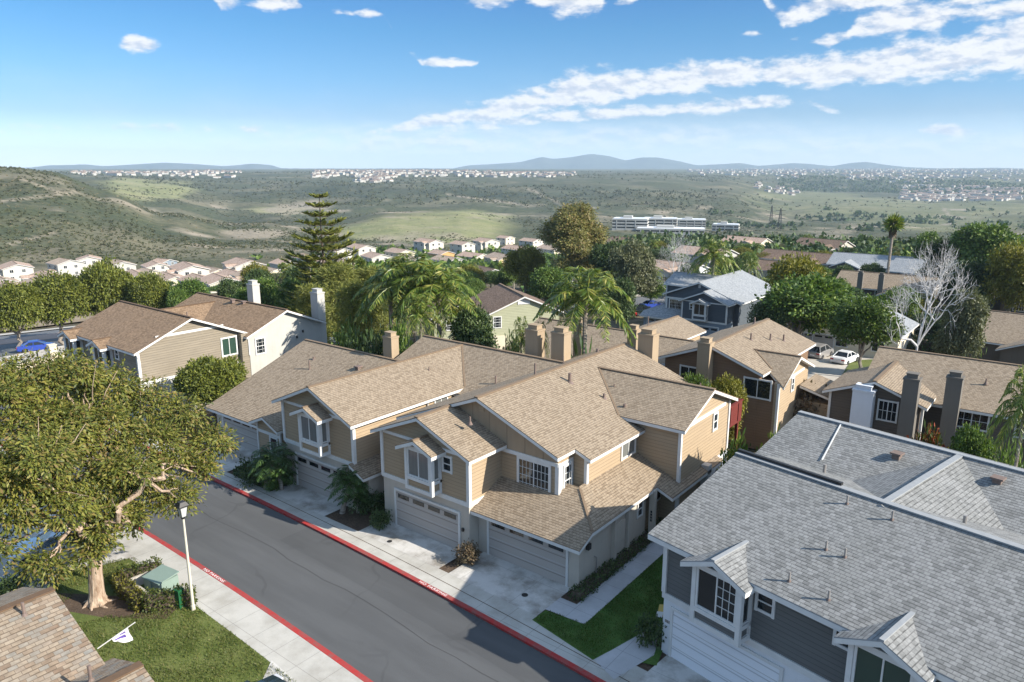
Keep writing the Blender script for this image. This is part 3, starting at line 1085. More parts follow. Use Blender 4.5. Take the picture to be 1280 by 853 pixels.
class House:
    def __init__(self, name, label, cat='house', loc=(0, 0, 0), rz=0.0, group=None, roof=TAN, wall=SID_TAN, trim=TRIM, low=None):
        self.o = thing(name, label, cat, loc, rz, group)
        self.roof, self.wall, self.trim, self.low = roof, wall, trim, low or wall
        self.mbs = {}

    def mb(self, part, mats):
        k = (part, tuple(m.name for m in (mats if isinstance(mats, (list, tuple)) else [mats])))
        if k not in self.mbs:
            self.mbs[k] = (MB(), mats)
        return self.mbs[k][0]

    def finish(self):
        roofs = []
        for (part, _), (b, mats) in self.mbs.items():
            o = b.build(part, mats, self.o)
            if part == 'roof':
                roofs.append(o)
        self.roof_o = roofs[0] if roofs else None
        for (b, nm, mt) in getattr(self, 'late', []):
            b.build(nm, mt, self.roof_o or self.o)
        return self.o

    # a flat slab of roofing; top outline given counter-clockwise from above
    def slab(self, pts, roof=None, t=RT_, part='roof'):
        roof = roof or self.roof
        b = self.mb(part, [roof, self.trim, CAPS.get(roof.name, CAPT)])
        n = Vector((0, 0, 0))
        P = [Vector(p) for p in pts]
        for i in range(len(P)):
            a, c = P[i], P[(i + 1) % len(P)]
            n.z += (a.x - c.x) * (a.y + c.y)
        if n.z < 0:
            P = P[::-1]
        b.ext(P, (0, 0, -.045), 0, 2, 2)
        b.ext([p - Vector((0, 0, .047)) for p in P], (0, 0, -t), 1, 1, 1)

    def cap(self, a, c, w=.26, roof=None):
        """ridge shingles"""
        roof = roof or self.roof
        a, c = Vector(a), Vector(c)
        self.mb('roof', [roof, self.trim, CAPS.get(roof.name, CAPT)]).bar(a + Vector((0, 0, .012)), c + Vector((0, 0, .012)), w, .06, 2)

    def gable(self, x0, x1, y0, y1, ze, sl, axis='y', z0=0.0, oe=.45, og=.45, wall=None, roof=None, walls=True, low=None, zlow=None, ogs=None, cap=True, band=None):
        """gabled block over the wall rectangle; ze = roof surface height above the side walls"""
        wall, roof = wall or self.wall, roof or self.roof
        g0, g1 = ogs or (og, og)
        if axis == 'x':
            T = lambda u, v, z: (v, u, z)
            u0, u1, v0, v1 = y0, y1, x0, x1
        else:
            T = lambda u, v, z: (u, v, z)
            u0, u1, v0, v1 = x0, x1, y0, y1
        um = (u0 + u1) / 2
        zr = ze + sl * (u1 - u0) / 2
        for s, ue in ((-1, u0 - oe), (1, u1 + oe)):
            self.slab([T(um, v0 - g0, zr), T(um, v1 + g1, zr), T(ue, v1 + g1, ze - sl * oe), T(ue, v0 - g0, ze - sl * oe)], roof)
        if cap:
            self.cap(T(um, v0 - g0, zr), T(um, v1 + g1, zr), roof=roof)
        if walls:
            zt = ze - RT_ + .01
            zb = zlow if (low and zlow) else z0
            self.mb('wall', wall).ext([T(u0, v0, zb), T(u1, v0, zb), T(u1, v0, zt), T(um, v0, zr - RT_ + .01), T(u0, v0, zt)][::(1 if axis == 'y' else -1)],
                                      Vector(T(0, v1 - v0, 0)))
            if low and zlow:
                self.mb('lower_wall', low).box(x0 + .01, x1 - .01, y0 + .01, y1 - .01, z0, zlow)
        return zr

    def band(self, a, c, h=.2, d=.05, n='-y', part='trim'):
        r, nn = NX[n]
        a, c = Vector(a), Vector(c)
        q = MB()
        q.obox((a + c) / 2, r, nn, (c - a).length, h, d)
        q.build('trim_board', self.trim, self.o)

    def post(self, x, y, z0, z1, w=.16):
        q = MB()
        q.box(x - w / 2, x + w / 2, y - w / 2, y + w / 2, z0, z1)
        q.build('corner_board', self.trim, self.o)

    def window(self, c, n='-y', w=1.2, h=1.2, style='slider', glass=None, fw=.11, off=0.0, frame=None):
        r, nn = (NX[n] if isinstance(n, str) else n)
        r, nn, c = Vector(r), Vector(nn), Vector(c) + Vector(nn if not isinstance(nn, str) else (0, 0, 0)) * off
        u = Vector((0, 0, 1))
        b = MB()
        for s in (-1, 1):
            b.obox(c + r * s * (w / 2 + fw / 2 - .02), r, nn, fw, h + 2 * fw, .07)
            b.obox(c + u * s * (h / 2 + fw / 2 - .02), r, nn, w - .04, fw, .066)
        m = .035
        if style in ('slider', 'grid'):
            b.obox(c, r, nn, .055, h - .03, .055)
        if style == 'double':
            b.obox(c, r, nn, w - .03, .05, .055)
        if style in ('grid', 'double_grid'):
            for k in (1, 2, 3):
                b.obox(c + u * (h * (k / 4 - .5)), r, nn, w - .03, .02, .045)
            for k in ((-.25, .25) if style == 'double_grid' else (-.375, -.25, -.125, .125, .25, .375)):
                b.obox(c + r * w * k, r, nn, .02, h - .03, .043)
            if style == 'double_grid':
                b.obox(c, r, nn, w - .03, .05, .05)
        if style == 'grid6':
            b.obox(c, r, nn, .06, h - .03, .055)
            b.obox(c, r, nn, w - .03, .03, .045)
            for k in (-.25, .25):
                b.obox(c + r * w * k, r, nn, .03, h - .03, .043)
        if style == 'half_grid':
            b.obox(c, r, nn, .055, h - .03, .055)
            for k in (1, 2, 3):
                b.obox(c + u * (h * (k / 4 - .5)) + r * w / 4, r, nn, w / 2 - .03, .022, .045)
            for k in (1 / 6, 1 / 3):
                b.obox(c + r * w * k, r, nn, .022, h - .03, .043)
        f = b.build('window', frame or self.trim, self.o)
        p = MB()
        p.obox(c, r, nn, w, h, .02)
        p.build('pane', glass or GLASS, f)
        return f

    def garage(self, x0, x1, y, h=2.15, z=.0, door=None, lites=4, n='-y'):
        door = door or GDOOR
        b = MB()
        w = x1 - x0
        b.box(x0, x1, y - .03, y + .02, z + .02, z + h)
        for k in range(1, 4):
            zz = z + h * k / 4
            b.box(x0 + .02, x1 - .02, y - .036, y - .029, zz - .012, zz + .012, 1)
        d = b.build('garage_door', [door, TRIMG], self.o)
        if lites:
            for k in range(lites):
                cx = x0 + w * (k + .5) / lites
                q = MB()
                q.box(cx - w / lites * .36, cx + w / lites * .36, y - .05, y - .031, z + h - .40, z + h - .16)
                q.build('pane', GLASS, d)
        t = MB()
        t.box(x0 - .13, x0 - .002, y - .07, y, z, z + h + .12)
        t.box(x1 + .002, x1 + .13, y - .07, y, z, z + h + .12)
        t.box(x0 - .002, x1 + .002, y - .068, y, z + h + .002, z + h + .12)
        t.build('door_frame', self.trim, d)
        return d

    def chimney(self, x, y, z0, z1, w=.95, d=.8, m=None, name='chimney'):
        m = m or CHIM
        b = MB()
        b.box(x - w / 2, x + w / 2, y - d / 2, y + d / 2, z0, z1 - .45)
        b.box(x - w / 2 - .04, x + w / 2 + .04, y - d / 2 - .04, y + d / 2 + .04, z1 - .45, z1 - .33)
        b.box(x - w * .36, x + w * .36, y - d * .36, y + d * .36, z1 - .33, z1 - .06)
        b.box(x - w * .40, x + w * .40, y - d * .40, y + d * .40, z1 - .06, z1)
        if not hasattr(self, 'late'):
            self.late = []
        self.late.append((b, name, m))

    def vent(self, x, y, z, h=.4, r=.04, m=None, kind='pipe'):
        b = MB()
        if kind == 'pipe':
            b.tube([(x, y, z - .15), (x, y, z + h)], [r, r], 8)
            b.tube([(x, y, z - .12), (x, y, z + .06)], [r * 3.0, r * 1.2], 8, 1)
        else:
            b.box(x - .16, x + .16, y - .16, y + .16, z - .12, z + .18)
            b.box(x - .24, x + .24, y - .24, y + .24, z + .18, z + .26)
        if not hasattr(self, 'late'):
            self.late = []
        self.late.append((b, 'roof_vent', [m or RUST, RUST]))

    def bay(self, xc, y, z0=3.1, zs=3.95, zt=5.45, w=1.85, d=.72, glass=None, style='slider', roof_back=1.6, rs=.42, side=True):
        """projecting window box with its own little gable, on a wall facing -y at y"""
        x0, x1, yf = xc - w / 2, xc + w / 2, y - d
        m = MB()
        m.box(x0 + .02, x1 - .02, yf + .02, y + .3, z0 + .1, zt + .12, 0)
        t = self.trim
        tm = MB()
        for (px, py) in ((x0, yf), (x1, yf)):
            tm.box(px - .09, px + .09, py - .07, py + .11, z0, zt + .16)
        tm.box(x0 + .09, x1 - .09, yf - .05, yf + .02, z0, z0 + .2)
        tm.box(x0 + .09, x1 - .09, yf - .09, yf + .02, zs - .24, zs - .07)
        tm.box(x0 + .09, x1 - .09, yf - .05, yf + .02, zt + .02, zt + .16)
        for xx, s in ((x0, -1), (x1, 1)):
            a, c = (xx - .06, xx + .02) if s < 0 else (xx - .02, xx + .06)
            tm.box(a, c, yf + .11, y, z0, z0 + .2)
            tm.box(a, c, yf + .11, y, zs - .24, zs - .07)
            tm.box(a, c, yf + .11, y, zt + .0, zt + .16)
            tm.box(a, c, y - .12, y - .002, z0 + .2, zt)
        self.window((xc, yf + .02, (zs + zt) / 2 - .02), '-y', w - .34, zt - zs - .06, style, glass, fw=.09)
        if side:
            for xx, n in ((x1 - .02, '+x'), (x0 + .02, '-x')):
                self.window((xx, yf + .11 + (d - .23) / 2, (zs + zt) / 2 - .02), n, d - .36, zt - zs - .1, 'plain', glass, fw=.06)
        # little roof
        ov, og = .42, .40
        hw = w / 2 + ov
        ze = zt + .12
        zr = ze + rs * hw
        rb = MB()
        for s in (-1, 1):
            P = [Vector(p) for p in [(xc, yf - og, zr), (xc, y + roof_back, zr), (xc + s * hw, y + roof_back, ze), (xc + s * hw, yf - og, ze)]]
            P = P if s < 0 else P[::-1]
            rb.ext(P, (0, 0, -.045), 0, 2, 2)
            rb.ext([p - Vector((0, 0, .047)) for p in P], (0, 0, -.19), 1, 1, 1)
        rb.bar((xc, yf - og, zr + .015), (xc, y + roof_back, zr + .012), .16, .06, 2)
        m.ext([(x0, yf + .04, zt + .1), (x1, yf + .04, zt + .1), (x1, yf + .04, ze + .02), (xc, yf + .04, zr - .16), (x0, yf + .04, ze + .02)], (0, d, 0))
        bo = m.build('bay_window_box', [self.wall, self.trim], self.o)
        tm.build('bay_trim', t, bo)
        rb.build('bay_roof', [self.roof, self.trim, CAPS.get(self.roof.name, CAPT)], bo)


def bay_pair_window(H, x, z, y=0.0, w=.55, h=.75):
    H.window((x, y, z), '-y', w, h, 'double', GLASS)


# ---------------------------------------------------------------- the town house with the corner window (also mirrored, farther off)
def corner_house(name, label, loc, rz, mir, roof, wall, low, board, trim=TRIM, door=GDOOR, full=True, chim=CHIM):
    H = House(name, label, 'house', loc, rz, None, roof, wall, trim, low)
    s = -1 if mir else 1

    def X(a, b):
        return (a, b) if s > 0 else (-b, -a)

    def gab(a, b, *k, **kw):
        a, b = X(a, b)
        return H.gable(a, b, *k, **kw)
    flip = {'+x': '-x' if mir else '+x', '-x': '+x' if mir else '-x', '-y': '-y', '+y': '+y'}
    # --- front block over the first garage
    gab(-3.35, 3.2, 0, 3.0, 5.82, .41, 'y', 0, wall=wall, low=low, zlow=2.9, ogs=(.45, -.42))
    H.band((s * -3.4, 0, 2.95), (s * 3.25, 0, 2.95), .24, .06)
    H.band((s * 3.2, 0, 2.95), (s * 3.2, 2.6, 2.95), .24, .05, flip['+x'])
    for px in (-3.33, 3.18):
        H.post(s * px, .03, 2.9, 5.66, .2)
    H.band((s * -3.2, 0, 5.60), (s * 3.1, 0, 5.60), .16, .05)
    H.bay(s * .3, 0, glass=GLASS_C if full else GLASS, style='slider')
    bay_pair_window(H, s * 1.72, 4.86)
    a, b = X(-2.3, 2.45)
    H.garage(a, b, 0, z=.1, door=door)
    # --- main block
    g1 = 4.02
    zr, xr = 8.0, 1.87
    sl = .39
    zz = lambda x: zr - sl * abs(x - xr)
    R_ = lambda pts: H.slab([(s * p[0], p[1], p[2]) for p in pts])
    R_([(xr, 2.15, zr), (xr, 18.2, zr), (-4.45, 18.2, zz(-4.45)), (-4.45, 2.15, zz(-4.45))])
    R_([(xr, 2.15, zr), (7.25, 2.15, zz(7.25)), (7.25, g1 - .3, zz(7.25)), (8.2, g1 - .3, zz(8.2)), (8.2, 18.2, zz(8.2)), (xr, 18.2, zr)])
    H.cap((s * xr, 2.15, zr), (s * xr, 18.2, zr))
    wl = H.mb('wall', wall)
    prof = [(-4.02, 0), (7.77, 0), (7.77, zz(7.77) - .15), (xr, zr - .15), (-4.02, zz(-4.02) - .15)]
    wl.ext([(s * p[0], g1, p[1]) for p in prof][::s], (0, 13.7, 0))
    prof2 = [(-4.02, 0), (6.97, 0), (6.97, 5.30), (-4.02, 5.30)]
    wl.ext([(s * p[0], 2.65, p[1]) for p in prof2][::s], (0, g1 - 2.64, 0))
    pg = [(-4.02, 5.30), (6.97, 5.30), (6.97, zz(6.97) - .15), (xr, zr - .15), (-4.02, zz(-4.02) - .15)]
    H.mb('gable_panel', board).ext([(s * p[0], 2.6, p[1]) for p in pg][::s], (0, g1 - 2.58, 0))
    H.band((s * 3.0, 2.6, 5.28), (s * 7.0, 2.6, 5.28), .2, .06)
    H.mb('gable_vent', TRIMG if mir else wall).obox((s * 1.9, 2.6, 7.35), (1, 0, 0), (0, -1, 0), .34, .5, .03)
    # corner window of the upper floor
    H.window((s * 5.42, 2.65, 4.18), '-y', 1.95, 1.72, 'grid', GLASS, .15)
    H.post(s * 6.92, 2.70, 3.0, 5.35, .24)
    H.window((s * 6.97, 3.45, 4.22), flip['+x'], .62, 1.6, 'double_grid', GLASS, .13)
    H.band((s * 6.97, 2.8, 4.22), (s * 6.97, 4.0, 4.22), 2.2, .012, flip['+x'])
    H.post(s * 7.75, g1 + .04, 3.6, 5.6, .18)
    # --- cross gable to the side
    zx, sx = 7.57, .385
    ym = 12.85
    zc = lambda y: zx - sx * abs(y - ym)
    for e in (9.1, 16.6):
        R_([(10.8, ym, zx), (2.6, ym, zx), (xr + (zr - zc(e)) / sl - .35, e, zc(e)), (10.8, e, zc(e))])
    H.cap((s * 10.8, ym, zx), (s * 3.0, ym, zx))
    for e in (9.1, 16.6):
        H.cap((s * 2.97, ym, zx), (s * (xr + (zr - zc(e)) / sl), e, zc(e)), .12)
    wl.ext([(s * 10.4, y, z) for y, z in ((9.5, 0), (16.2, 0), (16.2, zc(16.2) - .15), (ym, zx - .15), (9.5, zc(9.5) - .15))][::s], (s * -4, 0, 0))
    for y in (9.5, 16.2):
        H.post(s * 10.38, y, 0, zc(y) - .14, .18)
    H.band((s * 10.4, 10.2, 5.95), (s * 10.4, 15.6, 5.95), .2, .05, flip['+x'])
    H.window((s * 10.4, 14.1, 5.2), flip['+x'], .5, .95, 'double', GLASS, .12)
    H.mb('lower_panel', STU_WHITE).box(*X(10.35, 10.44), 12.6, 16.1, .0, 2.75)
    H.window((s * 10.44, 15.1, 1.9), flip['+x'], .7, 1.1, 'double', GLASS, .08)
    H.mb('meter_box', TRIMG).box(*X(10.45, 10.9), 12.4, 12.9, 1.2, 3.0)
    # window in the side wall under the eave
    H.window((s * 7.77, 8.35, 4.72), flip['+x'], 1.45, 1.0, 'slider', GLASS_C, .11)
    # --- low roofs
    f0, fs = 2.62, .42
    zf = lambda y: f0 + fs * (y - .1)
    R_([(3.17, .1, zf(.1)), (9.96, .1, zf(.1)), (9.96, 1.23, zf(1.23)), (7.77, 3.42, zf(3.42)), (6.9, 3.42, zf(3.42)), (6.9, 2.75, zf(2.75)), (3.17, 2.75, zf(2.75))])
    z1 = zf(1.23)
    zs = lambda x: z1 + fs * (9.96 - x)
    R_([(9.96, 1.23, z1), (9.96, 7.8, z1), (10.9, 7.8, zs(10.9)), (10.9, 14.6, zs(10.9)), (7.72, 14.6, zs(7.72)), (7.72, 3.47, zs(7.72))])
    H.cap((s * 9.9, 1.29, z1 + .02), (s * 7.85, 3.34, zf(3.34)), .12)
    lw = H.mb('lower_wall', low)
    lw.box(*X(3.22, 9.57), .7, 4.0, 0, 2.62)
    lw.box(*X(7.0, 9.57), 4.0, 7.3, 0, 3.0)
    a, b = X(3.98, 8.85)
    H.garage(a, b, .7, z=.1, door=door)
    H.mb('wall', wall).box(*X(7.0, 9.3), 7.3, 14.2, 0, 2.75)
    if full:
        g = MB()
        g.box(9.575, 9.64, 3.9, 5.0, .25, 2.25)
        g.box(9.64, 9.66, 3.95, 4.95, 1.1, 1.18)
        gate = g.build('side_gate', STU_TAN, H.o)
        for yp in (3.8, 5.15):
            q = MB()
            q.box(9.57, 9.78, yp - .1, yp + .1, 0, 2.75)
            q.build('gate_post', STU_TAN, H.o)
        H.window((9.57, 6.6, 2.15), '+x', .5, .8, 'double', GLASS, .08)
        p = MB()
        p.box(9.75, 10.05, 7.35, 7.65, 0, 3.0)
        pst = p.build('porch_post', STU_TAN, H.o)
        for k in range(4):
            q = MB()
            q.box(9.86, 9.95, 7.32, 7.352, 1.72 - k * .17, 1.84 - k * .17)
            q.build('house_number', METAL_DK, pst)
        for k in range(3):
            H.window((9.3, 9.2 + 1.05 * k, 2.1), '+x', .75, .9, 'plain', GLASS, .09)
        q = MB()
        q.tube([(9.585, 2.2, .35), (9.64, 2.2, .35), (9.64, 2.2, 1.25), (9.585, 2.05, 1.35)], [.03] * 4, 6)
        q.build('drain_pipe', METAL, H.o)
        q = MB()
        q.box(9.575, 9.75, 1.25, 1.5, 2.05, 2.35)
        q.build('wall_lamp', METAL_DK, H.o)
        for (px, pz) in ((2.78, 1.35),):
            q = MB()
            q.box(px - .06, px + .06, -.1, -.001, pz, pz + .18)
            q.build('wall_lamp', METAL_DK, H.o)
    # --- on the roof
    if full:
        for (x, y, h, r) in ((3.2, 9.2, .55, .10), (5.0, 11.4, .4, .04), (5.2, 9.9, .25, .08), (6.6, 9.9, .45, .09), (7.0, 10.6, .35, .05), (1.35, 8.2, .75, .06), (1.6, 14.9, .3, .09), (1.5, 11.0, .6, .03)):
            H.vent(s * x, y, zz(x), h, r)
        H.vent(9.4, 14.0, zc(14.0), .3, .04)
        H.vent(2.1, 1.4, 6.85, .32, .05)
        H.chimney(3.35, 18.75, 3, 9.15, 1.15, .9, chim)
    H.finish()
    return H


C_ = corner_house('townhouse', 'tan two-storey townhouse in the centre with a white corner window above its second garage', (-26.77, 26.3, 0), 0, False, TAN, SID_TAN, STU_TAN, BOARD_TAN)
I_ = corner_house('townhouse', 'slate blue two-storey house with a pale grey roof beside the green trees', (-41.3, 95.3, gz(-41, 95) - .1), 0, True, PALE, SID_SLATE, STU_SLATE, SID_SLATE, TRIM, GDOOR_S, False)

# deck of the centre house
OFF = Matrix.Translation((26.77, -26.3, 0))
dk = MB()
dk.box(-19.5, -16.9, 42.3, 46.2, 3.55, 3.85)
deck = dk.xf(OFF).build('deck_floor', WOOD_RED, C_.o)
for (x0, x1, y0, y1) in ((-16.98, -16.9, 42.3, 46.2), (-19.5, -16.98, 46.12, 46.2)):
    q = MB()
    q.box(x0, x1, y0, y1, 3.85, 4.95)
    q.box(x0 - .05, x1 + .05, y0 - .05, y1 + .05, 4.95, 5.05)
    for k in range(3):
        yy_ = y0 + (y1 - y0) * (k + .5) / 3 if y1 - y0 > 1 else y0
        q.box(x1, x1 + .05, yy_ - .05, yy_ + .05, 3.7, 4.95)
    q.xf(OFF).build('railing', WOOD_RED, deck)
for (px, py) in ((-17.1, 43.2), (-17.1, 46.0)):
    q = MB()
    q.box(px - .09, px + .09, py - .09, py + .09, 0, 3.55)
    q.xf(OFF).build('deck_post', WOOD_RED, deck)

# ---------------------------------------------------------------- the pair left of it
def house_pair():
    H = House('townhouse', 'tan townhouse pair with a long sloping roof behind two small palms', 'house', (-35.8, 26.1, 0), 0, None, TAN, SID_TAN, TRIM, STU_TAN)
    H.gable(-3.4, 3.4, 0, 13.3, 5.80, .42, 'y', 0, low=STU_TAN, zlow=2.9, ogs=(.5, 0))
    H.gable(-3.75, 9.3, 9.0, 18.0, 5.50, .40, 'x', 0, ogs=(.4, 0))
    for sx in (-1, 1):
        H.cap((0, 13.3, 7.23), (sx * 3.8, 9.33, 5.64), .12)
    H.band((-3.4, 0, 2.95), (3.4, 0, 2.95), .24, .06)
    for px in (-3.38, 3.38):
        H.post(px, .03, 2.9, 5.66, .2)
    H.band((-3.2, 0, 5.60), (3.2, 0, 5.60), .16, .05)
    H.bay(.25, 0, glass=GLASS_C)
    H.garage(-2.25, 2.45, 0, z=.1)
    H.window((3.4, 7.4, 5.0), '+x', 1.1, .95, 'slider', GLASS_C)
    H.window((5.6, 9.0, 5.0), '-y', .6, .9, 'plain', GLASS)
    q = MB()
    q.tube([(3.5, 6.1, 5.3), (3.5, 6.1, 3.4)], [.05, .05], 6)
    q.build('downpipe', TRIMG, H.o)
    # lean-to roof along the right side
    H.slab([(3.3, -.35, 3.1), (4.55, -.35, 2.5), (4.55, 5.5, 2.5), (3.3, 5.5, 3.1)])
    H.mb('lower_wall', H.low).box(3.35, 4.2, .35, 5.4, 0, 2.55)
    H.slab([(3.5, 2.0, 4.0), (4.1, 2.0, 3.8), (4.1, 2.6, 3.8), (3.5, 2.6, 4.0)], t=.25)
    H.window((4.2, 3.6, 1.3), '+x', .9, 1.0, 'slider', GLASS)
    # the lower unit on the left: one long slope down to its garage
    zr, yr = 6.05, 10.2
    for (x0, x1) in ((-14.8, -3.3),):
        H.slab([(x0, yr, zr), (x1, yr, zr), (x1, .95, 2.55), (x0, .95, 2.55)])
        H.slab([(x0, yr, zr), (x0, yr + 6.5, zr - 2.5), (x1, yr + 6.5, zr - 2.5), (x1, yr, zr)])
        H.cap((x0, yr, zr), (x1, yr, zr))
    H.mb('wall', H.wall).ext([(-14.4, 1.9, 0), (-14.4, 1.9, 2.7), (-14.4, yr, zr - .18), (-14.4, yr + 6.1, zr - 2.5), (-14.4, yr + 6.1, 0)], (11.1, 0, 0))
    H.mb('lower_wall', H.low).box(-14.35, -7.35, 1.55, 1.9, 0, 2.5)
    H.garage(-13.4, -8.6, 1.55, z=.1)
    # entry gable
    xm, yw = -5.75, .35
    zr2 = 4.0
    for s in (-1, 1):
        H.slab([(xm, yw - .45, zr2), (xm, 5.0, zr2), (xm + s * 1.62, 5.0, zr2 - .68), (xm + s * 1.62, yw - .45, zr2 - .68)])
    H.mb('wall', H.wall).ext([(xm - 1.3, yw, 0), (xm + 1.3, yw, 0), (xm + 1.3, yw, 3.25), (xm, yw, 3.8), (xm - 1.3, yw, 3.25)], (0, 4, 0))
    H.band((xm - 1.3, yw, 2.72), (xm + 1.35, yw, 2.72), .2, .05)
    H.post(xm - 1.28, yw, 0, 3.25, .12)
    H.post(xm + 1.28, yw, 0, 3.25, .12)
    H.window((xm + .55, yw, 1.95), '-y', .75, 1.1, 'plain', GLASS)
    # roof fittings
    zB1 = lambda y: zr - (zr - 2.55) / (yr - .95) * (yr - y)
    H.vent(-10.3, 7.2, zB1(7.2), .7, .06)
    H.vent(-6.0, 8.4, zB1(8.4), .2, .1, kind='box')
    H.vent(-11.2, 8.3, zB1(8.3), .2, .08)
    H.vent(-1.1, 11.9, 6.5, .25, .1, kind='box')
    H.vent(-.3, 12.6, 6.85, .25, .1, kind='box')
    H.vent(5.8, 10.2, 5.95, .6, .06)
    H.vent(1.5, 8.3, 6.6, .25, .04)
    H.chimney(-5.2, 11.0, 4, 7.9, .95, .75)
    H.chimney(4.75, 16.0, 4, 8.95, 1.1, .9)
    H.chimney(7.05, 16.0, 4, 9.05, 1.1, .9)
    H.finish()


house_pair()

# ---------------------------------------------------------------- left house with the brown roof and the pale end wall
def left_house():
    H = House('townhouse', 'grey-brown house with a brown roof and a pale stucco end wall behind the big tree', 'house', (-59, 26.3, -.3), 0, None, BROWN, SID_KHAKI, TRIM, STU_PALE)
    z = .3
    H.gable(-12.0, 0, 0, 9.2, 5.85 + z, .42, 'x', -1, low=STU_PALE, zlow=2.9 + z)
    H.gable(-14.2, .6, 9.6, 17.4, 5.55 + z, .42, 'x', -1, wall=STU_PALE)
    H.gable(-12.5, -7.6, 4.6, 13.5, 5.75 + z, .45, 'y', -1, ogs=(0, 0), walls=False)
    H.mb('wall', H.wall).box(-4, .55, 8.9, 9.8, -1, 5.6 + z)
    H.band((0, .1, 2.95 + z), (0, 9.2, 2.95 + z), .25, .05, '+x')
    H.band((0, 1.6, 6.55 + z), (0, 7.6, 6.55 + z), .2, .05, '+x')
    H.post(0, .03, 0, 5.7 + z, .2)
    H.window((0, 8.0, 4.6 + z), '+x', 1.35, 1.5, 'slider', GLASS_G, .13)
    H.window((.3, 9.6, 4.3 + z), '-y', .5, 1.3, 'plain', GLASS)
    H.window((.6, 10.7, 4.2 + z), '+x', .85, 1.35, 'double_grid', GLASS, .12)
    for k in (0, 1):
        q = MB()
        q.box(.6, .72, 14.6 + k * .7, 14.72 + k * .7, 4.2 + z + k * .45, 4.45 + z + k * .45)
        q.build('wall_lamp', METAL_DK, H.o)
    for xc in (-11.2, -5.4):
        H.bay(xc, 0, z0=3.1 + z, zs=3.75 + z, zt=5.35 + z, glass=GLASS)
    bay_pair_window(H, -8.6, 4.9 + z)
    bay_pair_window(H, -3.6, 4.9 + z)
    H.garage(-11.5, -6.9, 0, z=.3)
    H.band((-12.0, 0, 2.95 + z), (0, 0, 2.95 + z), .24, .06)
    q = MB()
    q.tube([(.1, -.2, 5.6 + z), (.1, .1, 4.9 + z), (.1, .1, 1)], [.05, .05, .05], 6)
    q.build('downpipe', TRIM, H.o)
    H.chimney(-6.6, 15.0, 4, 9.05 + z, 1.0, .8, STU_PALE)
    H.chimney(-.1, 17.85, 3, 8.5 + z, 1.1, .85, STU_PALE)
    H.vent(-2.2, 5.6, 7.3 + z, .5, .05)
    H.vent(-7.2, 13.0, 7.1 + z, .2, .1, kind='box')
    H.vent(-5.6, 13.2, 7.05 + z, .2, .1, kind='box')
    H.finish()


left_house()

# ---------------------------------------------------------------- grey house at the right
D_LOC, D_RZ = (-11.98, 25.39, 0), R(-12)
D_EX = np.array([math.cos(D_RZ), math.sin(D_RZ), 0])
D_EY = np.array([-math.sin(D_RZ), math.cos(D_RZ), 0])


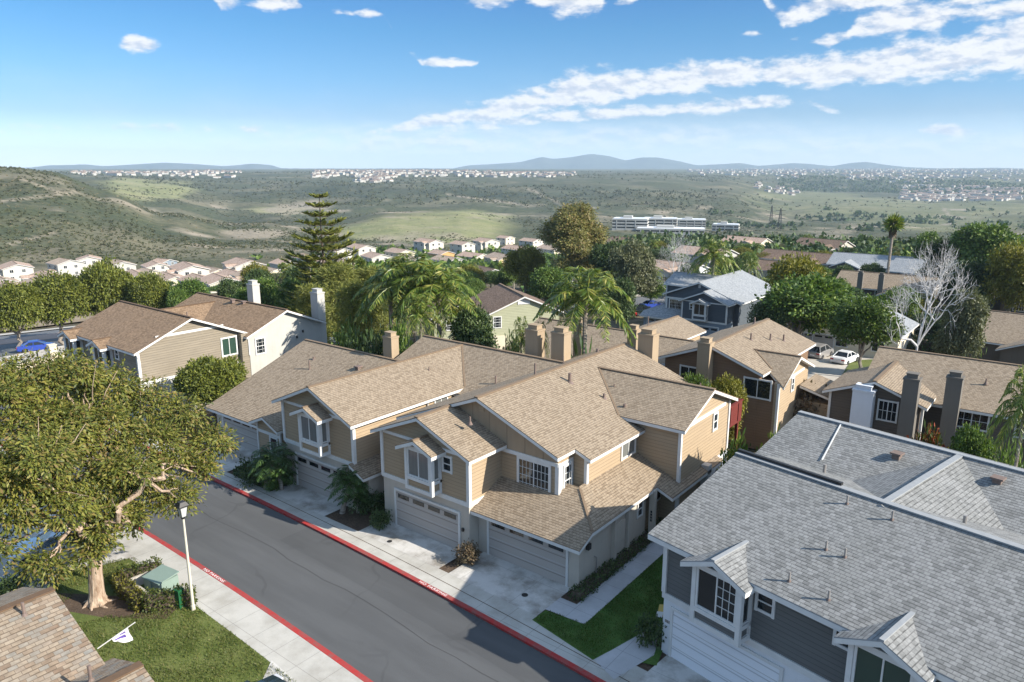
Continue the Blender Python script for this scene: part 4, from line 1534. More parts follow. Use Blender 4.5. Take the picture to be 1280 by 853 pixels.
def grey_house():
    H = House('townhouse', 'dark grey house with a large grey shingle roof and white bay windows at the right', 'house', D_LOC, D_RZ, None, GREY, SID_GREY, TRIM, STU_WHITE)
    ze, yr, zr = 5.52, 5.42, 7.47
    sl = (zr - ze) / (yr + .6)
    xl, xrr = -.5, 22
    H.slab([(xl, yr, zr), (xrr, yr, zr), (xrr, -.6, ze), (xl, -.6, ze)], t=.2)
    H.slab([(xl, yr, zr), (xl, 9.6, zr - sl * 4.18), (xrr, 9.6, zr - sl * 4.18), (xrr, yr, zr)], t=.2)
    H.cap((xl, yr, zr), (xrr, yr, zr), .3)
    q = MB()
    q.bar((xl, yr + .14, zr + .10), (4.3, yr + .14, zr + .10), .16, .12)
    H.late = [(q, 'ridge_vent', METAL_DK)]
    H.mb('wall', H.wall).ext([(0, 0, 2.7), (0, 0, ze - .05), (0, yr, zr - .22), (0, 9.4, zr - sl * 4.1 - .2), (0, 9.4, 2.7)], (22, 0, 0))
    H.mb('lower_wall', H.low).box(.01, 21.99, .01, 9.3, 0, 2.7)
    H.band((-.05, 0, 2.76), (16, 0, 2.76), .26, .06)
    H.post(0.02, .02, 2.9, 5.25, .2)
    H.band((-.02, .1, 2.76), (-.02, 9.3, 2.76), .26, .05, '-x')
    for xc in (2.98, 9.05):
        H.bay(xc, 0, z0=2.86, zs=3.66, zt=5.28, w=2.0, d=.75, glass=GLASS if xc < 5 else GLASS_G, style='half_grid' if xc < 5 else 'slider', roof_back=2.4, rs=.44)
    bay_pair_window(H, 4.55, 4.62, w=.62, h=.7)
    bay_pair_window(H, 7.5, 4.72, w=.62, h=.55)
    H.garage(.55, 5.35, 0, h=2.2, z=.1, door=GDOOR_W, lites=0)
    H.garage(7.2, 12.0, 0, h=2.2, z=.1, door=GDOOR_W, lites=0)
    for k in range(4):
        q = MB()
        q.box(.14 + .09 * k, .2 + .09 * k, -.02, -.001 + .01, 1.55, 1.67)
        q.build('house_number', METAL, H.o)
    # rear wing and the cross gable that joins the two ridges
    y2 = 13.0
    sl2 = .33
    H.slab([(-1.75, y2, 7.45), (xrr, y2, 7.45), (xrr, 9.0, 7.45 - sl2 * 4), (-1.75, 9.0, 7.45 - sl2 * 4)], t=.2)
    H.slab([(-1.75, y2, 7.45), (-1.75, 19, 7.45 - sl2 * 6), (xrr, 19, 7.45 - sl2 * 6), (xrr, y2, 7.45)], t=.2)
    H.cap((-1.75, y2, 7.45), (xrr, y2, 7.45), .3)
    H.mb('wall', H.wall).ext([(-1.3, 9.6, 0), (-1.3, 9.6, 6.0), (-1.3, y2, 7.24), (-1.3, 18.6, 5.4), (-1.3, 18.6, 0)], (23.3, 0, 0))
    for s in (-1, 1):
        xe = 6.05 + s * 4.3
        H.slab([(6.05, yr - .3, 7.44), (6.05, y2 + .2, 7.44), (xe, y2 + .2, 7.44 - .40 * 4.3), (xe, yr - .3, 7.44 - .40 * 4.3)], t=.2, roof=GREY if s < 0 else GREY)
    H.cap((6.05, yr, 7.44), (6.05, y2, 7.44), .26)
    H.mb('flat_roof', m_ground('brown gravel roofing', [(.2, (.15, .10, .065)), (.8, (.22, .155, .105))], .6, 10, .02)).box(-1.0, 21.5, 8.6, 10.4, 5.0, 6.02)
    # bright metal valley and rake flashings
    f = H.mb('flashing', TRIM)
    f.bar((1.25, 9.9, 6.50), (.55, y2, 7.48), .06, .03)
    for (px, py) in ((690, 232), (840, 285), (620, 385), (683, 410), (497, 490), (628, 552)):
        # on the front slope, where the photograph has them
        d = ray(800 + px * .375, 540 + (py + 8) * .375)
        o = np.array(D_LOC)
        n = np.array([0, -sl, 1.0])
        de = np.array([d @ D_EX, d @ D_EY, d[2]])
        e0 = EYE - o
        ee = np.array([e0 @ D_EX, e0 @ D_EY, e0[2]])
        t = ((ze + .6 * sl) - (ee @ n)) / (de @ n)
        P = ee + de * t
        H.vent(P[0], P[1], P[2], .36, .04, METAL)
    H.vent(1.9, 8.9, 6.0, .75, .07, METAL)
    H.vent(8.3, 7.2, 6.4, .8, .07, METAL)
    H.vent(3.9, 11.6, 7.0, .25, .1, kind='box')
    H.vent(7.9, 11.9, 7.05, .25, .1, kind='box')
    H.finish()


grey_house()

# ---------------------------------------------------------------- roofs at the lower left
def corner_roofs():
    H = House('townhouse', 'house with a mottled brown roof cut off by the lower left corner', 'house', (-27.0, 2.0, 0), 0, None, MIXED, SID_TAN, TRIMG, STU_TAN)
    # ridge along y
    def block(xr, zr, y1, wl_, wr, sl, y0=-3):
        H.slab([(xr, y0, zr), (xr, y1, zr), (xr - wl_, y1, zr - sl * wl_), (xr - wl_, y0, zr - sl * wl_)])
        H.slab([(xr, y0, zr), (xr + wr, y0, zr - sl * wr), (xr + wr, y1, zr - sl * wr), (xr, y1, zr)])
        H.cap((xr, y0, zr), (xr, y1, zr), .3)
        H.mb('wall', H.wall).ext([(xr - wl_ + .4, y1 - .4, 0), (xr - wl_ + .4, y1 - .4, zr - sl * wl_), (xr, y1 - .4, zr - .2), (xr + wr - .4, y1 - .4, zr - sl * wr), (xr + wr - .4, y1 - .4, 0)], (0, y0 - y1 + .4, 0))
    block(.75, 6.0, 6.0, 3.2, 4.3, .36)
    block(6.1, 5.35, 6.35, 2.1, 5.0, .36)
    H.slab([(1.6, 3.0, 5.0), (4.6, 3.0, 5.0), (4.6, 6.5, 3.6), (1.6, 6.5, 3.6)], roof=TAN)
    H.mb('wall', H.wall).box(1.7, 4.5, 3.0, 6.0, 0, 3.6)
    H.vent(1.3, 4.9, 5.8, .45, .05)
    H.vent(5.3, 5.2, 5.1, .5, .05)
    H.finish()


corner_roofs()

# ---------------------------------------------------------------- brown house behind the centre one
def brown_house():
    H = House('townhouse', 'brown house with tan roof and red-brown walls behind the centre townhouse', 'house', (-21.2, 50.6, 0), 0, None, TAN, m_siding('red brown siding', (.20, .125, .075)), TRIM, SID_TAN)
    zr, sl = 7.4, .375
    H.gable(-3.6, 3.75, 0, 11.4, 5.98, sl, 'y', 0)
    zx, ym, xg = 6.6, 3.35, 5.2
    for e in (-.4, 7.0):
        ze = zx - .385 * abs(e - ym)
        H.slab([(xg + .4, ym, zx), (1.6, ym, zx), ((zr - ze) / sl - .3, e, ze), (xg + .4, e, ze)])
    H.cap((xg + .4, ym, zx), (1.8, ym, zx))
    H.cap((2.13, ym, zx), (4.15, 1.37, 5.85), .12)
    H.mb('end_wall', SID_TAN).ext([(xg, 0, 0), (xg, 6.7, 0), (xg, 6.7, 5.2), (xg, ym, 6.45), (xg, 0, 5.2)], (-.3, 0, 0))
    H.mb('wall', H.wall).box(3, xg - .3, 0.05, 6.6, 0, 5.2)
    H.window((xg, 3.0, 4.5), '+x', .45, .9, 'double', GLASS)
    H.post(xg, .0, 0, 5.2, .18)
    H.band((xg, 1.2, 5.15), (xg, 5.6, 5.15), .18, .05, '+x')
    H.window((3.7, 0, 4.6), '-y', 1.9, 1.3, 'slider', GLASS)
    H.window((-1.6, 0, 4.7), '-y', 1.3, 1.2, 'slider', GLASS)
    H.chimney(-.15, -.5, 0, 7.9, .95, .8)
    # low wings in front and to the right
    H.slab([(xg + .2, 8.2, 4.2), (xg + 4.6, 8.2, 3.0), (xg + 4.6, 4.2, 3.0), (xg + .2, 4.2, 4.2)])
    H.mb('end_wall', SID_TAN).box(xg, xg + 4.2, 4.6, 7.8, 0, 2.95)
    H.slab([(-5.9, -.9, 4.2), (-3.4, -.9, 5.0), (-3.4, 2.6, 5.0), (-5.9, 2.6, 4.2)], roof=GREY)
    for (x, y) in ((1.2, 4.9), (2.0, 7.0), (2.6, 8.4), (-.3, 9.6)):
        H.vent(x, y, zr - sl * abs(x), .5, .07)
    H.finish()
    # low tan-roofed row to its left
    G = House('townhouse', 'low tan-roofed house with tall chimneys behind the central townhouse roofs', 'house', (-35, 59.3, 0), 0, None, TAN, SID_TAN, TRIM)
    zg, yl = 5.2, -9.5
    G.slab([(-8.2, 0, zg), (8.6, 0, zg), (8.6, yl, zg - .36 * 9.5), (-8.2, yl, zg - .36 * 9.5)])
    G.slab([(-8.2, 0, zg), (-8.2, 6, zg - 2.1), (8.6, 6, zg - 2.1), (8.6, 0, zg)])
    G.cap((-8.2, 0, zg), (8.6, 0, zg))
    G.mb('wall', G.wall).ext([(-7.8, yl + .4, -.5), (-7.8, yl + .4, 1.7), (-7.8, 0, zg - .2), (-7.8, 5.6, 3.0), (-7.8, 5.6, -.5)], (16, 0, 0))
    G.chimney(1.6, -7.6, 1, 7.6, .85, .7)
    G.chimney(5.7, -5.6, 2, 7.2, .85, .7)
    G.finish()
    J = House('townhouse', 'small tan hip-ended roof in front of the slate blue house', 'house', (-33.6, 66.5, gz(-33, 67)), 0, None, TAN, SID_TAN, TRIM)
    J.gable(-3.0, 2.6, -3.4, 4.6, 4.75, .36, 'y', 0)
    J.vent(-.3, -1.5, 5.8, .9, .05)
    J.finish()


brown_house()

# ---------------------------------------------------------------- dark brown house at the right
def dark_house():
    H = House('townhouse', 'dark brown house with a broad tan roof, two dark chimneys and one white chimney', 'house', (-10.6, 54.4, -.4), 0, None, TAN, SID_BARK, TRIM, STU_DARK)
    z = .4
    zr, yr = 6.25 + z, 8.0
    H.slab([(-1.6, yr, zr), (24, yr, zr), (24, 2.2, 4.0 + z), (-1.6, 2.2, 4.0 + z)])
    H.slab([(-1.6, yr, zr), (-1.6, yr + 6, zr - 2.3), (24, yr + 6, zr - 2.3), (24, yr, zr)])
    H.cap((-1.6, yr, zr), (24, yr, zr))
    H.mb('wall', H.wall).ext([(-1.2, 2.7, 0), (-1.2, 2.7, 4.0 + z), (-1.2, yr, zr - .2), (-1.2, 13.5, 4.2 + z), (-1.2, 13.5, 0)], (25, 0, 0))
    H.gable(-2.9, 2.95, 0, 6.4, 4.52 + z, .38, 'y', 0, ogs=(.45, 0))
    H.post(-2.88, 0, 0, 4.4 + z, .16)
    H.post(3.0, .4, 0, 4.2 + z, .2)
    H.window((.95, 0, 3.55 + z), '-y', 1.15, 1.35, 'grid6', GLASS)
    H.window((5.7, 2.7, 3.15 + z), '-y', 1.9, 1.1, 'grid6', GLASS)
    H.window((9.2, 2.7, 3.15 + z), '-y', 1.9, 1.1, 'grid6', GLASS)
    H.window((13.4, 2.7, 3.15 + z), '-y', 1.9, 1.1, 'grid6', GLASS)
    H.chimney(-.55, -.5, 0, 5.3 + z, 1.35, .8, CHIM_WH)
    H.chimney(2.35, -.7, 0, 6.7 + z, .95, .85, CHIM_DK)
    H.chimney(4.5, 1.9, 0, 6.6 + z, .95, .85, CHIM_DK)
    H.mb('chimney_trim', TRIM)
    H.mbs = {k: v for k, v in H.mbs.items() if v[0].f}
    H.vent(-6 + 12, 5.2, 5.3 + z, .3, .05)
    H.finish()


dark_house()


# ---------------------------------------------------------------- plainer houses farther off
def far_house(name, label, loc, rz, w, d, h, wall, roof, group=None, wing=None, chim=None, axis='x', wins=True, sl=.36, trim=TRIM, glass=GLASS, garage=None, hip=False):
    """two blocks with gabled roofs, windows on the sides that show; w along local x, d along y, h = eave height"""
    H = House(name, label, 'house', loc, rz, group, roof, wall, trim)
    H.gable(-w / 2, w / 2, -d / 2, d / 2, h, sl, axis, -1.2)
    if wing:
        x0, x1, dy, hh = wing
        H.gable(x0, x1, -d / 2 - dy, 0, hh, sl, 'y', -1.2)
        if hh > 3.6:
            H.window(((x0 + x1) / 2, -d / 2 - dy, hh - 1.25), '-y', min(1.5, (x1 - x0) * .4), 1.1, 'grid6', glass)
        H.window((x1, -d / 2 - dy * .5, hh - 1.3), '+x', .9, 1.0, 'double', glass)
    if wins:
        n = max(1, int(w / 4.2))
        for lv in ((1.5, 4.2) if h > 4.6 else (1.5,)):
            for k in range(n):
                x = -w / 2 + w * (k + .5) / n
                if wing and lv < 3 + (3 if wing[3] > 4.6 else 0) and wing[0] - .9 < x < wing[1] + .9:
                    continue
                H.window((x, -d / 2, lv), '-y', 1.4, 1.15, 'slider', glass)
            H.window((w / 2, d * .18, lv), '+x', 1.2, 1.15, 'grid6', glass)
            H.window((w / 2, -d * .22, lv), '+x', 1.2, 1.15, 'slider', glass)
    if garage:
        H.garage(garage[0], garage[1], -d / 2 - (wing[2] if wing and garage[2] else 0), z=0)
    for c in (chim or ()):
        H.chimney(*c)
    H.finish()
    return H


def place(px, py):
    p = gp(px, py)
    return (float(p[0]), float(p[1]), float(p[2]))


def at_face(ang):
    return ang


# green house seen over the rooftops
DULL = m_shingle('dull brown shingles', [(.13, .085, .06), (.22, .15, .105), (.28, .195, .145)], (.19, .13, .095))
P = at_z(654.7, 368, 4.9)
H = far_house('house', 'pale green house with a dull brown roof beside the palms', (P[0] - 4.9 * .83, P[1] + 4.9 * .56, -2.0), R(-34), 9.8, 9.4, 4.75, SID_GREEN, DULL, wins=False, sl=.42)
H.window((4.9, -3.4, 3.6), '+x', .9, 1.3, 'double_grid')
H.window((4.9, .0, 6.0), '+x', 1.4, .5, 'plain', TRIM)
Q = MB()
Q.box(4.91, 5.3, -4.4, -2.4, -1, 1.9)
Q.build('porch', STU_CREAM, H.o)
H2 = far_house('house', 'low pale green wing with one window among the palm trunks', (P[0] - 8.8, P[1] - 2.6, -2.0), R(-34), 6.0, 7.2, 4.3, SID_GREEN, DULL, wins=False, sl=.4)
H2.window((3.0, -1.5, 3.0), '+x', 1.0, 1.2, 'double_grid')
H2.window((0.4, -3.6, 3.0), '-y', 1.0, 1.2, 'double_grid')

ORD = ['leftmost', 'second from the left', 'third from the left', 'fourth from the left', 'fifth from the left', 'sixth from the left', 'seventh from the left', 'eighth from the left', 'ninth from the left',
       'tenth from the left', 'eleventh from the left', 'twelfth from the left', 'thirteenth from the left', 'fourteenth from the left', 'fifteenth from the left', 'sixteenth from the left', 'seventeenth from the left',
       'eighteenth from the left', 'nineteenth from the left', 'twentieth from the left', 'twenty-first from the left', 'twenty-second from the left', 'twenty-third from the left', 'twenty-fourth from the left', 'twenty-fifth from the left', 'twenty-sixth from the left']


def ordinal(i, n):
    if i == n - 1 and n > 1:
        return 'rightmost'
    return ORD[i] if i < len(ORD) else '%d places from the left' % (i + 1)


# two-storey houses below the hills: (px, py of the front foot, width, depth, eave height, yaw, wall, wing?)
WT, CR, PL = STU_FAR, STU_CREAM, STU_PALE
left = [(22, 350, 12, 9, 5.4, -12, WT, (1.5, 5.5, 2.2, 4.9)), (4, 362, 9, 8, 3.0, -8, PL, None), (60, 356, 15, 9, 3.0, -10, WT, (-6, -1.5, 2.5, 3.0)), (34, 380, 11, 8, 3.0, -14, CR, None),
        (84, 345, 9, 9, 5.6, 0, PL, (0, 4, 2, 3)), (113, 339, 7, 8, 5.4, -20, WT, None), (93, 362, 8, 8, 3.0, 5, CR, None), (150, 339, 11, 9, 3.2, -10, PL, None), (172, 356, 13, 9, 3.2, -14, WT, (1, 5, 2, 3.0)),
        (206, 341, 7, 7, 5.0, 8, STU_SLATE, None), (187, 351, 9, 8, 3.2, -6, CR, None), (214, 360, 12, 9, 3.0, -12, CR, (-4, 0, 2.5, 3.0)), (238, 354, 12, 9, 5.4, -16, WT, (1.5, 5, 2.4, 5.0)),
        (268, 350, 10, 8, 3.2, -10, CR, None), (276, 364, 10, 8, 3.2, -14, WT, None), (306, 347, 13, 10, 5.4, -14, WT, (2, 6, 2.4, 5.4)), (318, 357, 12, 8, 3.2, -12, CR, (1, 5, 2.0, 3.2)), (357, 342, 8, 8, 4.6, -6, STU_PALE, None),
        (130, 350, 12, 8, 3.0, -12, CR, None), (46, 368, 12, 8, 3.0, -10, WT, None), (250, 362, 10, 8, 3.0, -12, WT, None), (292, 355, 9, 8, 3.2, -12, WT, None), (338, 350, 11, 8, 3.2, -10, CR, None), (12, 372, 11, 8, 3.2, -10, WT, None), (196, 346, 9, 8, 4.8, -14, WT, None)]
cent = [(388, 330, 12, 9, 3.2, -6, WT, None), (424, 326, 10, 8, 5.4, -12, WT, None), (452, 322, 11, 9, 5.4, -12, WT, None), (471, 334, 11, 9, 5.2, -18, WT, None), (436, 338, 12, 9, 3.0, -14, CR, None),
        (536, 314, 13, 9, 5.4, -10, WT, (1, 5.5, 2, 5.4)), (552, 326, 9, 8, 4.0, -10, m_stucco('apricot stucco', (.50, .30, .13)), None), (560, 332, 13, 9, 3.0, -12, PL, None), (592, 327, 12, 9, 3.0, -6, CR, None),
        (608, 313, 11, 9, 5.4, -16, WT, (1, 5, 2, 5.2)), (628, 336, 12, 10, 5.0, -22, m_stucco('yellow stucco', (.58, .46, .24)), (1, 5, 2, 4.8)), (632, 306, 9, 8, 5.2, -10, CR, None), (664, 310, 12, 9, 5.0, -10, WT, None),
        (690, 322, 12, 9, 4.8, -12, CR, None), (500, 322, 12, 9, 3.2, -12, CR, None), (578, 316, 10, 8, 5.0, -12, WT, None), (515, 332, 12, 9, 3.0, -12, WT, None), (646, 322, 12, 9, 4.8, -12, WT, None), (404, 338, 12, 9, 3.2, -10, CR, None)]
ROOFS = [TERRA, m_shingle('grey brown tiles', [(.33, .24, .175), (.44, .335, .25), (.52, .40, .30)], (.40, .31, .235), bw=.3, rh=.4)]
for lst, base, grp in ((left, 'below the left hill', 'houses at the foot of the left hill'), (cent, 'below the green hill', 'houses at the foot of the green hill')):
    o_ = sorted(range(len(lst)), key=lambda i: lst[i][0])
    for k, i in enumerate(o_):
        px, py, w, d, h, yaw, wl, wing = lst[i]
        p = place(px, py)
        nm = {id(WT): 'off-white', id(CR): 'cream', id(PL): 'pale grey', id(STU_SLATE): 'slate'}.get(id(wl), 'yellowish')
        far_house('house', '%s %s house %s, %s in its row' % (nm, 'two-storey' if h > 4.5 else 'low', base, ordinal(k, len(lst))), p, R(yaw), w * 1.15, d * 1.1, h, wl, ROOFS[(i * 7 + 3) % 3 % 2], grp, wing, sl=.3)

# houses on the right, seen between the trees
P = place(1062, 447)
far_house('house', 'beige garage house with a pale grey roof behind the two parked cars', (P[0] - 1.5, P[1] + 6.5, P[2]), 0, 13, 10, 3.3, STU_CREAM, PALE, None, None, garage=(-6, -1, 0), axis='y', sl=.42)
P = place(1096, 397)
far_house('house', 'brown house with a tan roof and two thin dark chimneys beside the bare tree', (P[0], P[1] + 5, P[2]), 0, 15, 10, 5.2, SID_BARK, TAN, None, (.5, 7, 2.6, 4.6), [(-3.2, -5.6, 0, 8.0, .85, .7, CHIM_DK), (.2, -5.8, 0, 8.0, .85, .7, CHIM_DK)], sl=.4)
P = place(1080, 358)
far_house('house', 'slate house with a pale grey roof and two gables behind the brown chimney house', (P[0], P[1] + 5, P[2]), 0, 17, 11, 5.0, SID_SLATE, PALE, None, (-7, -1, 3, 4.8), sl=.4)
P = place(1158, 372)
far_house('house', 'slate house with a bright grey roof right behind the bare white tree', (P[0], P[1] + 5, P[2]), R(-6), 15, 11, 5.2, SID_SLATE, PALE, None, (0, 6, 3, 5.0), sl=.42)
P = place(1285, 472)
far_house('house', 'tan-roofed house with a low brown gable at the right edge', (P[0] + 1.5, P[1] + 6.5, P[2] + .2), R(-6), 18, 12, 3.4, STU_DARK, TAN, None, (-3.5, 3.5, 2.5, 3.2), sl=.42, wins=False)
P = place(1262, 407)
far_house('house', 'dark blue house with a tan roof and one dark chimney near the right edge', (P[0] + 2, P[1] + 6, P[2] + .4), R(-5), 17, 11, 4.6, SID_SLATE, TAN, None, (-4, 3.5, 3, 4.4), [(-2.2, -9.0, 0, 7.4, .9, .8, CHIM_DK)], sl=.38)
P = place(1268, 374)
far_house('house', 'wide tan-roofed house behind the dark blue house at the right edge', (P[0], P[1] + 6, P[2]), R(-4), 18, 11, 4.6, STU_TAN, TAN, None, None, sl=.4)
P = place(1252, 345)
far_house('house', 'white-gabled house at the far right among dark trees', (P[0], P[1] + 6, P[2]), R(-4), 12, 10, 4.6, STU_CREAM, TAN, None, (-3, 4.5, 3, 4.6), sl=.38)
P = place(1200, 340)
far_house('house', 'small brown-roofed house at the right in front of the big round tree', (P[0], P[1] + 5, P[2]), R(-8), 11, 9, 4.8, STU_TAN, DULL, None, None, sl=.4)
P = place(1022, 326)
far_house('house', 'brown hip-like roof house with beige walls left of the tall fan palm', (P[0], P[1] + 5, P[2]), R(-12), 16, 11, 5.0, STU_TAN, DULL, None, (2, 7, 3, 4.8), sl=.36)
P = place(992, 346)
far_house('house', 'long tan-roofed house above the slate blue house', (P[0], P[1] + 5, P[2]), R(-10), 20, 11, 4.4, STU_TAN, DULL, None, (3, 8, 3, 4.4), sl=.34)
P = place(945, 352)
far_house('house', 'low beige house with a brown roof behind the slate blue house', (P[0], P[1] + 5, P[2]), R(-10), 16, 10, 3.2, STU_CREAM, DULL, None, None, sl=.34)
P = place(818, 362)
far_house('house', 'white house with a red door behind the dark olive tree', (P[0], P[1] + 6, P[2]), R(-10), 18, 10, 4.2, STU_WHITE, TERRA, None, (2, 8, 3, 4.2), sl=.34)
q = MB()
q.box(-1.5, -.5, -5.1, -5.0, 0, 2.1)
q.build('red_door', m_plain('red door paint', (.35, .03, .025), .5), bpy.data.objects[[o.name for o in COL.objects if o.get('label', '').startswith('white house with a red door')][0]])
P = place(735, 330)
far_house('house', 'cream house with a terracotta roof hidden by the tall eucalyptus', (P[0], P[1] + 6, P[2]), R(-10), 15, 10, 4.4, STU_CREAM, TERRA, None, None, sl=.34)
P = place(775, 318)
far_house('house', 'cream house with a brown roof right of the tall eucalyptus', (P[0], P[1] + 6, P[2]), R(-10), 15, 10, 4.4, STU_CREAM, DULL, None, (1, 6, 2, 4.4), sl=.34)
P = place(870, 338)
far_house('house', 'pale house half hidden behind the leafless tree', (P[0], P[1] + 6, P[2]), R(-10), 16, 10, 4.4, STU_PALE, TERRA, None, (1, 6, 2, 4.4), sl=.34)
P = place(925, 318)
far_house('house', 'reddish-roofed house below the office buildings', (P[0], P[1] + 6, P[2]), R(-10), 16, 10, 4.4, STU_CREAM, TERRA, None, (1, 6, 2, 4.4), sl=.34)
far_house('house', 'small pale house by the road left of the yellow-green tree', place(606, 352), R(-20), 12, 9, 3.2, STU_PALE, DULL, None, None, sl=.32)


# white office blocks in the valley
def office(px, py, w, d, floors, rz, label):
    p = place(px, py)
    o = thing('office_building', label, 'office building', p, rz, 'white office buildings in the valley')
    b, g, r = MB(), MB(), MB()
    fh = 3.0
    for k in range(floors):
        b.box(-w / 2, w / 2, -d / 2, d / 2, k * fh - (3 if k == 0 else 0), k * fh + 1.5)
        g.box(-w / 2 + .3, w / 2 - .3, -d / 2 + .3, d / 2 - .3, k * fh + 1.5, (k + 1) * fh)
    b.box(-w / 2, w / 2, -d / 2, d / 2, floors * fh, floors * fh + 1.6)
    for k in range(int(w / 9)):
        x = -w / 2 + 4.5 + k * 9
        b.box(x - .4, x + .4, -d / 2 - .15, -d / 2 + .2, 0, floors * fh)
    b.box(-w * .2, w * .05, -d * .25, d * .2, floors * fh + 1.6, floors * fh + 4)
    b.build('wall', STU_PALE, o)
    g.build('window_band', GLASS, o)
    r.box(-w / 2 + 1, w / 2 - 1, -d / 2 + 1, d / 2 - 1, floors * fh + 1.6, floors * fh + 1.9)
    r.build('roof', m_plain('white roof membrane', (.66, .68, .70), .6), o)


office(788, 286.5, 34, 22, 3, R(24), 'white office block leftmost in the valley')
office(838, 291, 64, 24, 1, R(24), 'long low white office block in front of the others')
office(825, 285, 36, 22, 3, R(24), 'white office block in the middle of the valley group')
office(863, 285, 36, 22, 3, R(24), 'white office block with the highest roof in the valley group')
office(907, 289, 28, 18, 2, R(18), 'white office block rightmost in the valley')

# transmission masts
for i, (px, py, h) in enumerate(((963, 285, 27), (974, 288, 24))):
    p = place(px, py)
    b = MB()
    for sx in (-1, 1):
        for sy in (-1, 1):
            b.bar((sx * 2.2, sy * 2.2, 0), (sx * .3, sy * .3, h), .35)
    for z in (h * .55, h * .72, h * .9):
        b.bar((-5.5, 0, z), (5.5, 0, z), .35)
    for k in range(6):
        a, c = 2.2 - 1.9 * k / 6, 2.2 - 1.9 * (k + 1) / 6
        b.bar((-a, -a, h * k / 6), (c, -c, h * (k + 1) / 6), .2)
        b.bar((a, -a, h * k / 6), (-c, -c, h * (k + 1) / 6), .2)
    tag(b.build('lattice_mast', METAL_DK, None, p), 'taller lattice power mast right of the offices' if i == 0 else 'shorter lattice power mast right of the offices', 'mast', 'lattice power masts')


# ---- far town: thousands of roofs that read as a mass along the ridges
def far_town():
    rng = np.random.default_rng(5)
    b, rf = MB(), MB()
    zones = [(90, 300, 213.5, 220, 110, 2300, 3600), (390, 560, 211.8, 221, 260, 2300, 4200), (560, 720, 215, 219.5, 110, 2300, 3000), (440, 490, 219, 223, 40, 2000, 2400), (860, 1010, 214, 219, 90, 3300, 6500),
             (930, 1280, 212.5, 219, 260, 3800, 7500), (1130, 1280, 226, 246, 210, 2400, 3300), (945, 1000, 227, 230, 25, 2400, 3000), (1060, 1200, 219, 226, 60, 3400, 4200)]
    verts = []
    for (x0, x1, y0, y1, n, r0, r1) in zones:
        for _ in range(int(n * 1.5)):
            px, r = rng.uniform(x0, x1), rng.uniform(r0, r1)
            d = ray(px, 210)
            h = math.hypot(d[0], d[1])
            p = (d[0] / h * r, d[1] / h * r, 0)
            p = (p[0], p[1], gz(p[0], p[1]))
            w = rng.uniform(7, 14) * (1 + r / 9000) * (1 if rng.random() > .08 else 2.6)
            dd = rng.uniform(8, 14)
            hh = rng.uniform(2.5, 5.5) * (1 + r / 9000)
            m = Matrix.Translation((p[0], p[1], p[2] - 2)) @ Matrix.Rotation(rng.uniform(-.6, .6) - .3, 4, 'Z')
            nb = MB()
            nb.box(-w / 2, w / 2, -dd / 2, dd / 2, 0, hh + 2, 0)
            if rng.random() < .72:
                nb.ext([(w / 2 + .5, -dd / 2 - .5, hh + 2), (w / 2 + .5, dd / 2 + .5, hh + 2), (w / 2 + .5, 0, hh + 2 + dd * .22)], (-w - 1, 0, 0), 1)
            nb.xf(m)
            o = len(b.v)
            b.v += nb.v
            b.f += [tuple(i + o for i in f) for f in nb.f]
            b.m += nb.m
            b.uv += nb.uv
            b.sm += nb.sm
    tag(b.build('far_town', [TOWN, TOWN_R]), 'pale roofs and walls of the far town along the ridge tops', 'town', None, 'stuff')


far_town()


